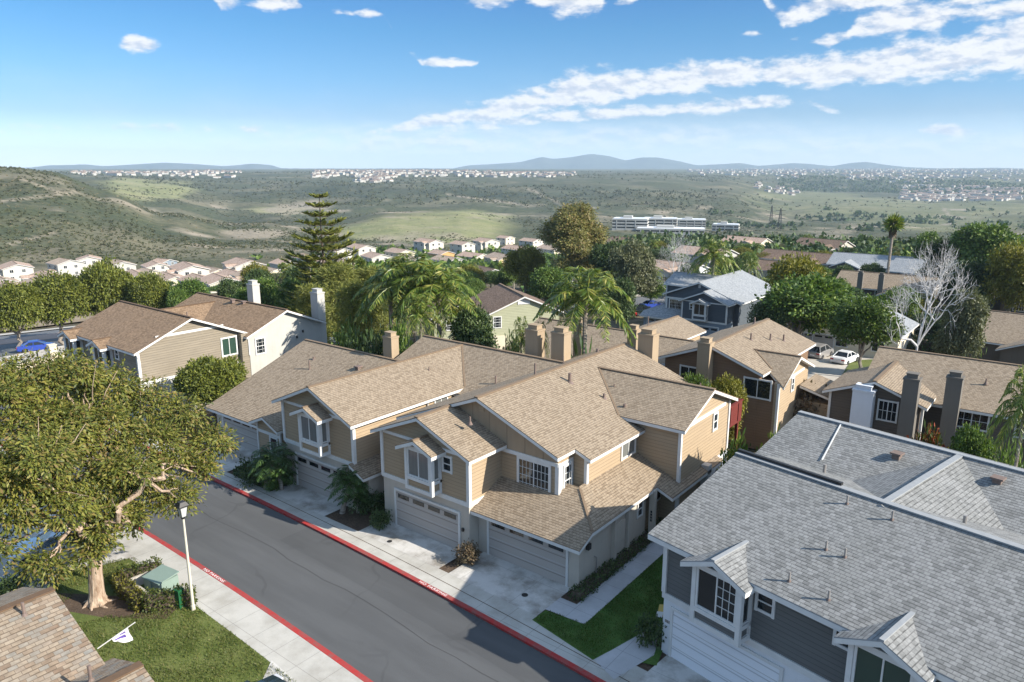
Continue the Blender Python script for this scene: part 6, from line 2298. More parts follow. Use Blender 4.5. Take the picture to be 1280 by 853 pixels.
# ---- measured trees and plants: kind, px, top py, distance, px width, label
ROW = 'round trees along the far road'
T = [
    ('round', 14, 356, 121, 56, 'leftmost round olive tree along the far road', ROW), ('round', 68, 344, 124, 64, 'wide round olive tree behind the blue car', ROW), ('round', 128, 328, 126, 60, 'tallest round olive tree left of the brown roof', ROW),
    ('round', 186, 344, 122, 46, 'round olive tree directly behind the brown roof ridge', ROW),
    ('dark', 172, 348, 128, 34, 'dark green tree squeezed between two round olive trees', None), ('broad', 240, 350, 118, 50, 'bushy green tree behind the brown roof valley', None), ('broad', 222, 362, 112, 30, 'small bushy tree behind the brown roof ridge', None),
    ('broad', 302, 362, 108, 40, 'green tree left of the white chimney', None), ('dark', 284, 350, 128, 34, 'dark tree among the white houses left of the chimney', None), ('broad', 335, 350, 104, 60, 'green tree right of the white chimney', None),
    ('dark', 322, 338, 130, 40, 'dark tree behind the white chimney', None), ('yellow', 318, 330, 170, 34, 'olive yellow tree in front of the white houses', None), ('broad', 362, 352, 98, 52, 'green tree left of the tall tiered pine', None), ('dark', 372, 335, 120, 46, 'dark tree behind the tall tiered pine', None),
    ('norfolk', 399, 243, 92, 116, 'tall tiered pine with layered branches against the hills', None),
    ('pine', 420, 330, 84, 78, 'yellow-green pine right of the tall tiered pine', 'pines behind the long roof'), ('pine', 458, 334, 86, 80, 'yellow-green pine left of the palm group', 'pines behind the long roof'), ('pine', 388, 356, 76, 60, 'low yellow-green pine beside the pale chimney', 'pines behind the long roof'),
    ('pine', 440, 352, 70, 60, 'near yellow-green pine over the blue shade sail', 'pines behind the long roof'), ('dark', 478, 345, 96, 70, 'dark tree behind the palm group', None),
    ('queen', 512, 318, 66, 132, 'tallest drooping palm in the group behind the roofs', 'palms behind the long roof'), ('queen', 545, 332, 63, 116, 'drooping palm with the slim pale trunk right in the group', 'palms behind the long roof'), ('queen', 486, 338, 68, 106, 'drooping palm leftmost in the group', 'palms behind the long roof'),
    ('queen', 570, 368, 66, 72, 'low palm in front of the pale green house', 'palms behind the long roof'), ('date', 524, 365, 60, 66, 'short palm with yellowing fronds in the group', None),
    ('dark', 590, 386, 62, 62, 'dark broad-leaved plant in front of the pale green house', None), ('bush_dark', 470, 408, 60, 54, 'dark broad-leaved plant under the palms', None), ('bush', 500, 402, 58, 50, 'green bush under the palms behind the chimney', None), 
    ('bush_dark', 640, 420, 60, 40, 'dark hedge bush at the foot of the green house', None), ('bush_dark', 455, 410, 62, 50, 'dark bush beside the blue shade sail', None), ('bush', 432, 405, 66, 40, 'green bush behind the blue shade sail', None),
    ('queen', 734, 334, 55, 128, 'large drooping palm rising among the tan roofs', None), ('date', 652, 396, 54, 36, 'small palm behind the tan chimneys', None), ('date', 676, 402, 57, 26, 'smaller palm beside the tan chimneys', None), ('strel', 733, 418, 53, 48, 'dark broad-leaved clump at the foot of the large palm', None),
    ('euc', 718, 256, 150, 112, 'tall eucalyptus with a broad brownish crown', None), ('yellow', 656, 308, 152, 52, 'yellow-green round tree left of the eucalyptus', None), ('dark', 762, 304, 140, 52, 'dark tree at the right foot of the eucalyptus', None), ('olive', 794, 303, 130, 60, 'grey olive tree in front of the red-door house', None),
    ('broad', 690, 335, 130, 56, 'bushy tree under the eucalyptus', None), ('dark', 742, 345, 112, 50, 'dark tree behind the large drooping palm', None), ('dark', 776, 350, 100, 46, 'dark leafy tree right of the large drooping palm', None), ('broad', 705, 352, 118, 40, 'green tree left behind the large drooping palm', None),
    ('bush_brown', 690, 350, 140, 40, 'reddish brown bush under the eucalyptus', None),
    ('bare', 848, 290, 132, 62, 'leafless pale tree left of the slate blue house', None), ('queen', 893, 300, 118, 62, 'palm behind the slate blue roof', None), ('bush', 920, 338, 122, 44, 'yellowish bush right behind the slate blue roof', None), ('date', 938, 316, 130, 34, 'small palm behind the slate blue roof', None),
    ('broad', 1003, 346, 90, 112, 'wide green tree right of the slate blue house', None), ('yellow', 1006, 322, 100, 84, 'yellow-green tree behind the wide green tree', None), ('bright', 1085, 372, 84, 78, 'bright green tree beside the parked white sedan', None), ('dark', 962, 380, 86, 50, 'dark tree against the slate blue house', None),
    ('bare', 1163, 300, 80, 108, 'large bare white tree at the right', None), ('olive', 1206, 364, 88, 52, 'grey olive tree right of the bare white tree', None), ('dark', 1214, 326, 142, 56, 'dark tree behind the grey olive tree', None), 
    ('fan', 1118, 266, 160, 27, 'tall slim fan palm right of centre', None), ('broad', 1245, 282, 165, 92, 'big round green tree at the far right', None), ('dark', 1190, 300, 170, 60, 'dark tree left of the big round tree at the far right', None), ('yellow', 1275, 306, 140, 60, 'olive yellow tree at the right edge', None),
    ('broad', 1165, 292, 200, 44, 'brownish green tree between the fan palm and the big round tree', None), ('bush', 1228, 452, 68, 30, 'yellow-green bush in front of the dark blue house', None), ('bush_brown', 1010, 482, 58, 62, 'brown leafless bush below the parked cars', None),
    ('queen', 1288, 462, 42, 60, 'palm cut off by the right edge', None), ('bush_red', 1162, 533, 47, 54, 'bush with red blossom in front of the dark brown house', None), ('broad', 1216, 537, 46, 44, 'small round tree in front of the dark brown house', None), ('bush', 1268, 558, 45, 40, 'yellow-green bush behind the grey roof at the right edge', None),
    ('round', 262, 450, 61, 78, 'green tree between the big tree and the tan roofs', None), ('yellow', 905, 472, 50.5, 58, 'yellow-green bush tree behind the side gable', None), ('bright', 872, 470, 49, 40, 'light green shrub between the centre house and the brown house', None),
    ('bush', 925, 548, 41, 46, 'green bush below the red deck', None), ('bush', 968, 540, 45, 36, 'pale bush beside the fence below the red deck', None),
    ('bush_dark', 352, 585, -606, 34, 'dark bush right behind the palm-like shrub', None), ('bush_dark', 458, 612, -640, 40, 'dark shrub right of the palm between the townhouses', None),
    ('pygmy', 340, 557, -612, 66, 'dark palm-like shrub left of the second driveway', None), ('pygmy', 436, 585, -640, 62, 'dark palm-like shrub between the two tan townhouses', None), ('bush', 338, 590, -612, 26, 'pale green small bush at the kerb', None), ('bush_dark', 320, 572, -604, 44, 'dark bush left of the palm-like shrub', None),
    ('bush_dark', 474, 640, -661, 30, 'dark clipped bush beside the first garage of the centre house', None), ('bush_brown', 584, 692, -705, 34, 'brown dry plants between the two centre garages', None), ('bush_dark', 815, 768, -806, 44, 'dark bush at the corner of the grey house', None),
    ('bush_dark', 4, 730, -752, 44, 'dark shrub by the path under the big tree', None), ('bush_dark', 75, 452, 70, 30, 'dark round shrub behind the big tree crown', None),
]
for t in T:
    tree(*t)

# ---- a thinner scatter of street and garden trees between the houses farther out
HOUSES = [(o.location.x, o.location.y) for o in COL.objects if o.parent is None and o.get('category') in ('house', 'office building')]


def filler():
    rng = np.random.default_rng(77)
    zones = [('below the left hill', -20, 330, 170, 262, 52, ('bush', 'dark', 'date', 'bush', 'bush', 'broad')), ('in front of the green hill', 335, 700, 120, 215, 50, ('broad', 'dark', 'queen', 'broad', 'yellow', 'olive', 'fan')),
             ('among the centre right roofs', 760, 1000, 120, 330, 105, ('broad', 'dark', 'queen', 'olive', 'broad', 'yellow', 'date', 'dark')), ('among the far right roofs', 1000, 1300, 105, 330, 130, ('dark', 'broad', 'olive', 'dark', 'queen', 'broad', 'yellow', 'bush_brown'))]
    for zn, x0, x1, r0, r1, n, kinds in zones:
        got = []
        tries = 0
        while len(got) < n and tries < 3000:
            tries += 1
            px, r = rng.uniform(x0, x1), math.sqrt(rng.uniform(r0 ** 2, r1 ** 2))
            d = ray(px, 300)
            h = math.hypot(d[0], d[1])
            x, y = d[0] / h * r, d[1] / h * r
            if any((x - a) ** 2 + (y - b) ** 2 < 8.5 ** 2 for a, b in HOUSES) or any((x - a) ** 2 + (y - b) ** 2 < 4.5 ** 2 for a, b, *_ in got) or any(0 < x - a < 17 and abs(y - b) < 6.5 for a, b in HOUSES):
                continue
            if zn.endswith('left hill') and r < 195:
                continue
            if px > 1175 and r < 150:
                continue
            if 590 < px < 860 and 112 < r < 132:
                continue
            kind = kinds[int(rng.integers(len(kinds)))]
            hm = {'date': 6.5, 'queen': 9, 'fan': 12, 'bush': 3, 'bush_brown': 3.2}.get(kind, 4.6 if zn.endswith('left hill') else 6.8) * rng.uniform(.65, 1.12) * (.8 if r > 190 else 1)
            wm = {'date': 5.0, 'queen': 6.0, 'fan': 3.0, 'bush': 4.6, 'bush_brown': 5}.get(kind, 6.6) * rng.uniform(.75, 1.3)
            z = gz(x, y)
            top = z + hm
            # picture row of the top at this distance
            a, b = 100.0, 500.0
            for _ in range(24):
                m = .5 * (a + b)
                if slope_px(px, m) * r + CAM_H > top:
                    a = m
                else:
                    b = m
            dist = math.sqrt(r * r + (CAM_H - z) ** 2)
            got.append((x, y, kind, px, .5 * (a + b), r, wm / dist * 925))
        by = {}
        for g_ in got:
            by.setdefault(g_[2], []).append(g_)
        for kind, L_ in by.items():
            L_.sort(key=lambda q: q[3])
            word = {'broad': 'mid green tree', 'dark': 'dark green tree', 'queen': 'drooping palm', 'fan': 'slim fan palm', 'date': 'short palm', 'bush': 'low green shrub', 'bush_brown': 'brown shrub', 'yellow': 'yellow-green tree', 'olive': 'grey olive tree'}[kind]
            for i, q in enumerate(L_):
                tree(kind, q[3], q[4], q[5], q[6], '%s %s, %s' % (word, zn, ordinal(i, len(L_))), 'trees and shrubs ' + zn)


filler()


# ---- brush and woods that read as a mass
def HCLEAR(x, y):
    k = np.ones(len(x))
    for a, b in HOUSES:
        k = np.where((x - a) ** 2 + (y - b) ** 2 < 11.0 ** 2, 0, k)
    return k


def scrub():
    rng = np.random.default_rng(9)

    def mass(name, label, n, x0, x1, r0, r1, s0, s1, per, mat, test, aspect=.6):
        px = rng.uniform(x0, x1, n * 3)
        r = np.exp(rng.uniform(math.log(r0), math.log(r1), n * 3))
        a = np.arctan((px - 640) / 945.0)
        x = r * (np.sin(a) * RT[0] + np.cos(a) * FH[0])
        y = r * (np.sin(a) * RT[1] + np.cos(a) * FH[1])
        keep = test(px, r, x, y) > rng.uniform(0, 1, len(px))
        x, y, r = x[keep][:n], y[keep][:n], r[keep][:n]
        z = ground_z(x, y)
        s = rng.uniform(s0, s1, len(x)) * np.clip(r / 500, .8, 3.2) ** .5
        C = np.stack([x, y, z], 1)
        m = per
        dd = unit(rng.normal(size=(len(x), m, 3)))
        dd[..., 2] = np.abs(dd[..., 2])
        P = C[:, None] + dd * s[:, None, None] * np.array([.8, .8, aspect]) * rng.uniform(.5, 1, (len(x), m, 1))
        A = dd + rng.normal(size=dd.shape) * .5
        N_ = dd + np.array([0, 0, .5]) + rng.normal(size=dd.shape) * .4
        L_ = np.repeat(s, m) * (.85 if m < 20 else .42)
        tag(quads_obj(name, leaf_quads(P.reshape(-1, 3) - unit(A.reshape(-1, 3)) * L_[:, None] * .5, A.reshape(-1, 3), N_.reshape(-1, 3), L_, L_ * .7), mat), label, 'brush' if 'brush' in label else 'woodland', None, 'stuff')

    def t_chap(px, r, x, y):
        n = fbm(x / 75, y / 75, 4, 13) * 3.2 + .35
        green = ((px > 430) & (px < 650) & (r > 640) & (r < 960)) | ((px > 940) & (r > 850))
        return np.clip(n, 0.02, 1) * np.where(green, .05, 1)

    mass('chaparral', 'dark grey-green brush covering the hillsides', 14000, -120, 1400, 385, 1600, .55, 1.5, 8, L_CHAP, t_chap)
    mass('chaparral', 'pale dry brush scattered over the hillsides', 4000, -120, 1400, 385, 1100, .5, 1.1, 6, L_DRY, lambda px, r, x, y: np.clip(.6 - fbm(x / 70, y / 70, 3, 55), 0.05, 1) * np.where((px > 430) & (px < 650) & (r > 640), .1, 1))
    mass('far_wood', 'dark woods on the far slopes and ridge tops', 4200, -200, 1450, 1300, 4200, 1.6, 3.4, 6, L_CHAP, lambda px, r, x, y: np.clip(fbm(x / 330, y / 330, 4, 91) * 5 - .1, .015, 1) * np.where((px > 900) & (r < 2300), .25, 1), .9)
    mass('tree_belt', 'dense belt of dark trees beyond the houses on the right', 900, 700, 1420, 232, 350, 3.0, 5.2, 46, L_DARK, lambda px, r, x, y: np.clip(fbm(x / 26, y / 26, 3, 35) * 2 + .7, .1, 1) * HCLEAR(x, y), 1.9)
    mass('tree_belt', 'lighter green trees mixed into the belt on the right', 420, 700, 1420, 225, 340, 2.6, 4.4, 46, L_MID, lambda px, r, x, y: HCLEAR(x, y), 1.7)
    mass('far_wood', 'dark wooded ridge across the valley at the right', 1500, 975, 1330, 2850, 3650, 3.2, 5.6, 8, L_DARK, lambda px, r, x, y: np.clip(fbm(x / 300, y / 300, 3, 41) * 4 + .9, .05, 1), 1.0)
    mass('valley_trees', 'dark tree groups on the valley meadows', 500, 880, 1400, 900, 1900, 2.6, 5.0, 12, L_DARK, lambda px, r, x, y: np.clip(fbm(x / 130, y / 130, 3, 61) * 7 - 1.2, 0, 1), 1.0)
    mass('valley_trees', 'dark line of trees along the valley floor', 2600, 300, 1420, 300, 420, 2.2, 4.6, 10, L_MID, lambda px, r, x, y: np.clip(fbm(x / 40, y / 40, 3, 15) * 2 + .6, .1, 1) * np.where(px < 400, .2, 1), .9)


L_CHAP = m_leaf('chaparral leaves', [(.046, .055, .024), (.064, .072, .033), (.085, .090, .045), (.10, .097, .056)], .1, .8, .1)
L_DRY = m_leaf('dry brush leaves', [(.13, .115, .065), (.19, .16, .10), (.24, .21, .14)], .1, .8, .1)
scrub()
# ------------------------------------------------------------------ vehicles
def car(label, loc, rz, paint, kind='sedan', name='parked_car'):
    o = thing(name, label, 'car', loc, rz)
    suv = kind == 'suv'
    Lc, Wc = (4.55, 1.86) if suv else (4.65, 1.80)
    hb, hr = (.98, 1.66) if suv else (.90, 1.43)
    f, r = Lc / 2, -Lc / 2
    # body: side profile carried across the width, pulled in at the flanks
    prof = [(r + .05, .34), (r, .55), (r + .03, hb - .08), (r + .18, hb + (.02 if suv else .03)), (-1.0, hb + .06), (1.0, hb + .04), (f - .75, hb - .06), (f - .22, hb - .18), (f - .02, hb - .38), (f, .45), (f - .1, .26),
            (1.85, .24), (1.78, .5), (1.38, .66), (1.0, .5), (.95, .22), (-.95, .22), (-1.0, .5), (-1.38, .66), (-1.78, .5), (-1.85, .26)]
    b = MB()
    secs = []
    for y, k, dz in ((-1.0, .955, -.03), (-.93, 1.0, 0), (-.55, 1.0, .03), (.55, 1.0, .03), (.93, 1.0, 0), (1.0, .955, -.03)):
        secs.append([Vector((p[0] * k, y * Wc / 2, .24 + (p[1] - .24) * (1 if dz >= 0 else .97) + (dz if p[1] > .7 else 0))) for p in prof])
    n = len(prof)
    for i in range(len(secs) - 1):
        for j in range(n):
            k = (j + 1) % n
            b.poly([secs[i][j], secs[i][k], secs[i + 1][k], secs[i + 1][j]], 0, None, False)
    b.poly(list(reversed(secs[0])))
    b.poly(secs[-1])
    body = b.build('body', paint, o)
    # glasshouse
    if suv:
        gl = [(r + .22, hb + .0), (r + .52, hr - .06), (.30, hr - .04), (1.22, hb + .02)]
    else:
        gl = [(-1.55, hb + .04), (-.85, hr - .04), (.25, hr - .03), (1.15, hb + .03)]
    g = MB()
    lo_, hi_ = Wc / 2 * .93, Wc / 2 * .70
    yy = lambda z: lo_ + (hi_ - lo_) * (z - hb) / (hr - hb)
    A = [Vector((x, -yy(z), z)) for x, z in gl]
    B = [Vector((x, yy(z), z)) for x, z in gl]
    for j in range(4):
        k = (j + 1) % 4
        g.poly([A[j], B[j], B[k], A[k]])
    g.poly(A)
    g.poly(list(reversed(B)))
    g.build('windows', CARGLASS, o)
    rf = MB()
    rx0, rx1 = gl[1][0] - .04, gl[2][0] + .05
    rf.ext([(rx0, -hi_ - .05, hr - .05), (rx1, -hi_ - .05, hr - .04), (rx1 - .08, -hi_ + .14, hr + .02), (rx0 + .08, -hi_ + .14, hr + .02)], (0, 0, -.03))
    rf.box(rx0 - .01, rx1 + .01, -hi_ + .02, hi_ - .02, hr - .055, hr + .005)
    rf.bar((rx1, -hi_, hr - .04), (gl[3][0] + .03, -lo_ + .0, hb + .03), .07)
    rf.bar((rx1, hi_, hr - .04), (gl[3][0] + .03, lo_, hb + .03), .07)
    rf.bar((rx0, -hi_, hr - .05), (gl[0][0] - .02, -lo_, hb + .02), .10)
    rf.bar((rx0, hi_, hr - .05), (gl[0][0] - .02, lo_, hb + .02), .10)
    for s in (-1, 1):
        rf.bar((-.28, s * (hi_ + .01), hr - .05), (-.34, s * (lo_ + .01), hb + .03), .07)
        rf.bar((rx0, s * (hi_ + .005), hr - .04), (rx1, s * (hi_ + .005), hr - .035), .06)
    rf.build('roof', paint, o)
    for x in (1.38, -1.38):
        for s in (-1, 1):
            w = MB()
            y0, y1 = s * (Wc / 2 - .24), s * (Wc / 2 - .01)
            w.tube([(x, y0, .33), (x, y1, .33)], [.33, .33], 18)
            wo = w.build('wheel', TYRE, o)
            q = MB()
            y2 = s * (Wc / 2 + .005)
            for k in range(5):
                a = k * 1.2566
                q.bar((x, y2, .33), (x + math.cos(a) * .21, y2, .33 + math.sin(a) * .21), .06, .02)
            q.tube([(x, y2 - s * .03, .33), (x, y2 - s * .012, .33)], [.22, .22], 16, 1)
            q.build('rim', [RIM, METAL_DK], wo)
    for s in (-1, 1):
        q = MB()
        q.box(f - .26, f - .06, s * .62 - .2, s * .62 + .2, hb - .36, hb - .22)
        q.build('headlight', HEADL, o)
        q = MB()
        q.box(r - .015, r + .12, s * .66 - .19, s * .66 + .19, hb - .24, hb - .06)
        q.build('tail_light', TAIL, o)
        q = MB()
        q.box(.92, 1.1, s * (Wc / 2 + .02) - .1, s * (Wc / 2 + .02) + .1, hb + .02, hb + .16)
        q.build('mirror', paint, o)
    q = MB()
    q.box(r - .02, r + .05, -.27, .27, .56, .70)
    q.build('number_plate', WHITEP, o)
    return o


P_SILVER = m_paint('silver car paint', (.50, .53, .58), .25, .35)
P_WHITE = m_paint('white car paint', (.74, .74, .74))
P_BLUE = m_paint('blue car paint', (.022, .055, .30))
P_GREY = m_paint('grey car paint', (.32, .31, .30), .3, .3)
P_RED = m_paint('red car paint', (.26, .014, .02))
P_BLACK = m_paint('black green car paint', (.010, .018, .016))
a, b_ = at_z(8, 716), at_z(138, 694)
car('silver sedan on the left driveway under the big tree', (float((a[0] + b_[0]) / 2) - .55, float((a[1] + b_[1]) / 2) + .35, .12), math.atan2(a[1] - b_[1], a[0] - b_[0]), P_SILVER)
p0, p1 = gp(22, 440), gp(75, 434)
pc = gp(46, 439)
car('bright blue sedan driving on the road at the left', (pc[0], pc[1], pc[2] + .08), math.atan2(p1[1] - p0[1], p1[0] - p0[0]), P_BLUE, name='car')
pc = gp(1024, 447)
car('grey-silver off-road wagon parked beside the white sedan', (pc[0], pc[1], pc[2] + .1), R(84), P_GREY, 'suv')
pc = gp(1056, 454)
car('white sedan parked beside the bright green tree', (pc[0], pc[1], pc[2] + .1), R(82), P_WHITE)
for px, py, lab, pt, rz, kd in ((782, 396, 'dark red car half hidden by the large palm', P_RED, 150, 'suv'), (803, 394, 'black-green car between the palm and the slate blue house', P_BLACK, 60, 'suv'), (815, 386, 'blue car at the kerb by the slate blue house', P_BLUE, 62, 'sedan'),
                                (622, 350, 'white car parked left behind the green house', P_WHITE, 20, 'sedan'), (640, 349, 'silver car parked behind the green house', P_SILVER, 20, 'suv')):
    pc = gp(px, py)
    car(lab, (pc[0], pc[1], pc[2] + .1), R(rz), pt, kd)
pc = at_z(318, 873, 1.2)
car('dark grey car cut off by the bottom edge', (float(pc[0]), float(pc[1]) - .6, .12), R(95), P_BLACK)


# ------------------------------------------------------------------ street furniture
def lamp():
    b0 = at_z(242, 765)
    o = thing('street_lamp', 'slim cream street lamp with a lantern head beside the red kerb', 'street lamp', (float(b0[0]), float(b0[1]), .1))
    b = MB()
    b.tube([(0, 0, 0), (0, 0, .25), (0, 0, .26), (0, 0, 4.65)], [.10, .10, .075, .05], 10)
    b.build('pole', POLE, o)
    h = MB()
    q = .17
    lo4 = [Vector((sx * .11, sy * .11, 4.72)) for sx, sy in ((-1, -1), (1, -1), (1, 1), (-1, 1))]
    hi4 = [Vector((sx * q, sy * q, 5.2)) for sx, sy in ((-1, -1), (1, -1), (1, 1), (-1, 1))]
    for i in range(4):
        j = (i + 1) % 4
        h.poly([lo4[i], lo4[j], hi4[j], hi4[i]])
    h.poly(lo4[::-1])
    h.poly(hi4)
    h.build('lantern_glass', LAMPG, o)
    c = MB()
    c.box(-.23, .23, -.23, .23, 5.2, 5.25)
    tip = [Vector((sx * .13, sy * .13, 5.42)) for sx, sy in ((-1, -1), (1, -1), (1, 1), (-1, 1))]
    bs = [Vector((sx * .22, sy * .22, 5.25)) for sx, sy in ((-1, -1), (1, -1), (1, 1), (-1, 1))]
    for i in range(4):
        j = (i + 1) % 4
        c.poly([bs[i], bs[j], tip[j], tip[i]])
    c.poly(tip)
    c.tube([(0, 0, 4.6), (0, 0, 4.72)], [.08, .13], 10)
    for i in range(4):
        c.bar(lo4[i], hi4[i], .025)
    c.build('lantern_cap', METAL_DK, o)


lamp()


def hedge(label, a, c, w, h, mat=None, leaf=.11, z=.1, group=None, dens=260, name='hedge', cat='hedge'):
    """clipped hedge along a line: leaves over a twiggy core"""
    rng = np.random.default_rng(int(abs(a[0] * 77 + a[1] * 31)) + 3)
    a, c = np.array([a[0], a[1]], float), np.array([c[0], c[1]], float)
    l = float(np.linalg.norm(c - a))
    ang = math.atan2(c[1] - a[1], c[0] - a[0])
    o = thing(name, label, cat, (float(a[0]), float(a[1]), z), ang, group)
    area = 2 * h * l + w * l + 2 * h * w
    n = int(area * dens)
    P = np.stack([rng.uniform(0, l, n), rng.uniform(-w / 2, w / 2, n), rng.uniform(0, h, n)], 1)
    side = rng.choice(3, n, p=[2 * h * l / area, w * l / area, 2 * h * w / area])
    sg = rng.choice([-1, 1], n)
    wob = 1 + .13 * np.sin(P[:, 0] * 5.1 + a[0]) + .1 * np.sin(P[:, 0] * 2.3)
    P[:, 1] = np.where(side == 0, sg * w / 2 * wob, P[:, 1])
    P[:, 2] = np.where(side == 1, h * (1 + .1 * np.sin(P[:, 0] * 4.2 + 1) + .06 * np.sin(P[:, 0] * 9)), P[:, 2])
    P[:, 0] = np.where(side == 2, (sg > 0) * l, P[:, 0])
    P += rng.normal(size=P.shape) * .04
    Nn = np.zeros_like(P)
    Nn[np.arange(n), np.array([1, 2, 0])[side]] = np.where(side == 1, 1, sg)
    A = rng.normal(size=P.shape) * .7 + Nn * .55 + np.array([0, 0, .2])
    s = rng.uniform(.7, 1.4, n) * leaf
    quads_obj('foliage', leaf_quads(P, A, Nn + rng.normal(size=P.shape) * .5, s, s * .6), mat or L_HEDGE, o)
    b = MB()
    b.box(.06, l - .06, -w / 2 * .8, w / 2 * .8, 0, h * .84)
    b.build('branches', BARK_D, o)
    return o


hedge('green hedge on the far side of the utility box', (-35.15, 13.55), (-34.45, 15.25), .5, .8)
hedge('yellowish hedge facing the big tree by the utility box', (-34.95, 13.4), (-32.1, 13.15), .48, .72, m_leaf('yellow hedge leaves', [(.06, .062, .012), (.12, .115, .018), (.19, .165, .025), (.08, .085, .018)], .2))
hedge('green hedge beside the street lamp by the utility box', (-32.0, 13.25), (-30.75, 14.95), .5, .85)
hedge('long dark planting along the side wall of the centre townhouse', (-16.9, 26.25), (-16.95, 35.6), .62, .38, L_DARK, .10)
hedge('dark bushes in the gap between the two tan townhouses', (-31.6, 26.4), (-30.95, 30.6), .8, .8, L_DARK, .14)
hedge('low dark plants beside the second driveway', (-42.6, 25.0), (-39.4, 25.2), 1.3, .45, L_DARK, .14)
g0, g1 = gp(1108, 443), gp(1218, 449)
hedge('tall black-green hedge behind the broad tan roof at the right', g0, g1, 2.0, 2.6, L_DARK, .3, float(min(g0[2], g1[2])), None, 40)
g0, g1 = gp(560, 404, 40), gp(640, 404, 40)
hedge('long low hedge in front of the red-door house', gp(790, 367), gp(838, 356), 1.2, 1.2, L_DARK, .3, float(gp(800, 366)[2]), None, 40)


def utility():
    c = np.array([-32.85, 14.5, 0])
    o = thing('utility_box', 'square grey-green utility transformer box inside the hedge', 'utility box', (float(c[0]), float(c[1]), .1), R(8))
    b = MB()
    b.box(-.6, .6, -.5, .5, .1, .86)
    b.build('cabinet', BOXGREEN, o)
    l = MB()
    l.ext([(-.65, -.56, .86), (.65, -.56, .86), (.65, .55, .98), (-.65, .55, .98)], (0, 0, .06))
    l.box(-.03, .03, -.57, -.505, .3, .84)
    l.build('lid', BOXGREEN, o)
    p = MB()
    p.box(-1.0, 1.0, -.85, .85, -.02, .1)
    p.build('concrete_pad', CONC_F, o)
    q = MB()
    for k in (0, 1):
        q.box(-.5 + k * .45, -.2 + k * .45, -.1, .15, 1.045, 1.055)
    q = None
    wl = MB()
    wl.box(-1.6, -1.45, -.9, .6, 0, .5)
    wl.box(-1.45, .3, -.9, -.75, 0, .5)
    tag(wl.build('low_wall', CONC_F, None, (float(c[0]), float(c[1]), .1)), 'low pale concrete wall between the utility box and the hedge', 'wall')
    d = at_z(226, 762)
    t = thing('utility_pedestal', 'small bright green utility pedestal beside the lamp post', 'utility pedestal', (float(d[0]), float(d[1]), .1), R(12))
    b = MB()
    b.box(-.15, .15, -.15, .15, 0, .88)
    b.build('body', PEDGREEN, t)
    b = MB()
    b.box(-.17, .17, -.17, .17, .88, .96)
    b.build('cap', PEDGREEN, t)


utility()


def flag():
    a, c = at_z(122, 811, 3.3), at_z(169, 778, 4.0)
    a, c = Vector(a), Vector(c)
    o = thing('flag', 'white flag with purple print on a slanted white pole over the lawn', 'flag', a)
    b = MB()
    b.tube([(0, 0, 0), c - a], [.022, .018], 8)
    b.build('flag_pole', TRIM, o)
    d = (c - a)
    p, q = MB(), MB()
    nu, nv = 10, 8
    hgt = .62

    def pt(u, v):
        base = d * (.38 + .42 * u)
        w = (1 - .0 * v)
        drop = hgt * v * (.35 + .65 * u)
        side = Vector((.05 * math.sin(u * 7 + v * 3), .06 * math.sin(u * 5 - v * 4), 0)) * v
        return base + Vector((0, 0, -drop)) + side + d * (.06 * v)
    for i in range(nu):
        for j in range(nv):
            u0, u1, v0, v1 = i / nu, (i + 1) / nu, j / nv, (j + 1) / nv
            pr = 3 <= j <= 4 and 1 <= i <= 6
            p.poly([pt(u0, v0), pt(u1, v0), pt(u1, v1), pt(u0, v1)], 1 if pr or (j == 1 and i in (4, 5, 6, 7)) else 0, None, True)
    p.build('flag_cloth', [FLAGW, FLAGP], o)


flag()


def picket_fence(label, pts, h, step, post_every, m, group=None, solid=False, name='fence', rail=.05):
    """pts: ground points; bars between posts"""
    o = thing(name, label, 'fence', pts[0])
    P0 = Vector(pts[0])
    b, pb = MB(), []
    for A, B in zip(pts, pts[1:]):
        A, B = Vector(A) - P0, Vector(B) - P0
        l = (B - A).length
        if solid:
            b.bar(A + Vector((0, 0, h / 2)), B + Vector((0, 0, h / 2)), .05, h)
        else:
            b.bar(A + Vector((0, 0, h - .08)), B + Vector((0, 0, h - .08)), rail)
            b.bar(A + Vector((0, 0, .18)), B + Vector((0, 0, .18)), rail)
            n = int(l / step)
            for i in range(n):
                q = A + (B - A) * ((i + .5) / n)
                b.bar(q + Vector((0, 0, .1)), q + Vector((0, 0, h)), .025)
        n = max(1, int(l / post_every))
        for i in range(n + 1):
            pb.append(A + (B - A) * (i / n))
    b.build('panel', m, o)
    for q in pb:
        c = MB()
        c.box(q.x - .07, q.x + .07, q.y - .07, q.y + .07, q.z - .2, q.z + h + .08)
        c.build('post', m, o)
    return o


F = [tuple(gp(x, y)) for x, y in ((-30, 470), (0, 463), (48, 453), (64, 449))]
picket_fence('pale open railing fence along the road at the left', F, 1.5, .16, 2.4, TRIMG)
F2 = [tuple(gp(x, y)) for x, y in ((70, 448), (98, 442), (120, 437))]
picket_fence('short pale railing right of the stone pillar at the left', F2, 1.5, .16, 2.4, TRIMG)
g0 = gp(67, 450)
b = MB()
b.box(-.4, .4, -.4, .4, -.3, 1.9)
b.box(-.48, .48, -.48, .48, 1.9, 2.05)
tag(b.build('pillar', STU_CREAM, None, tuple(g0)), 'cream stone pillar between the railings by the road', 'pillar')


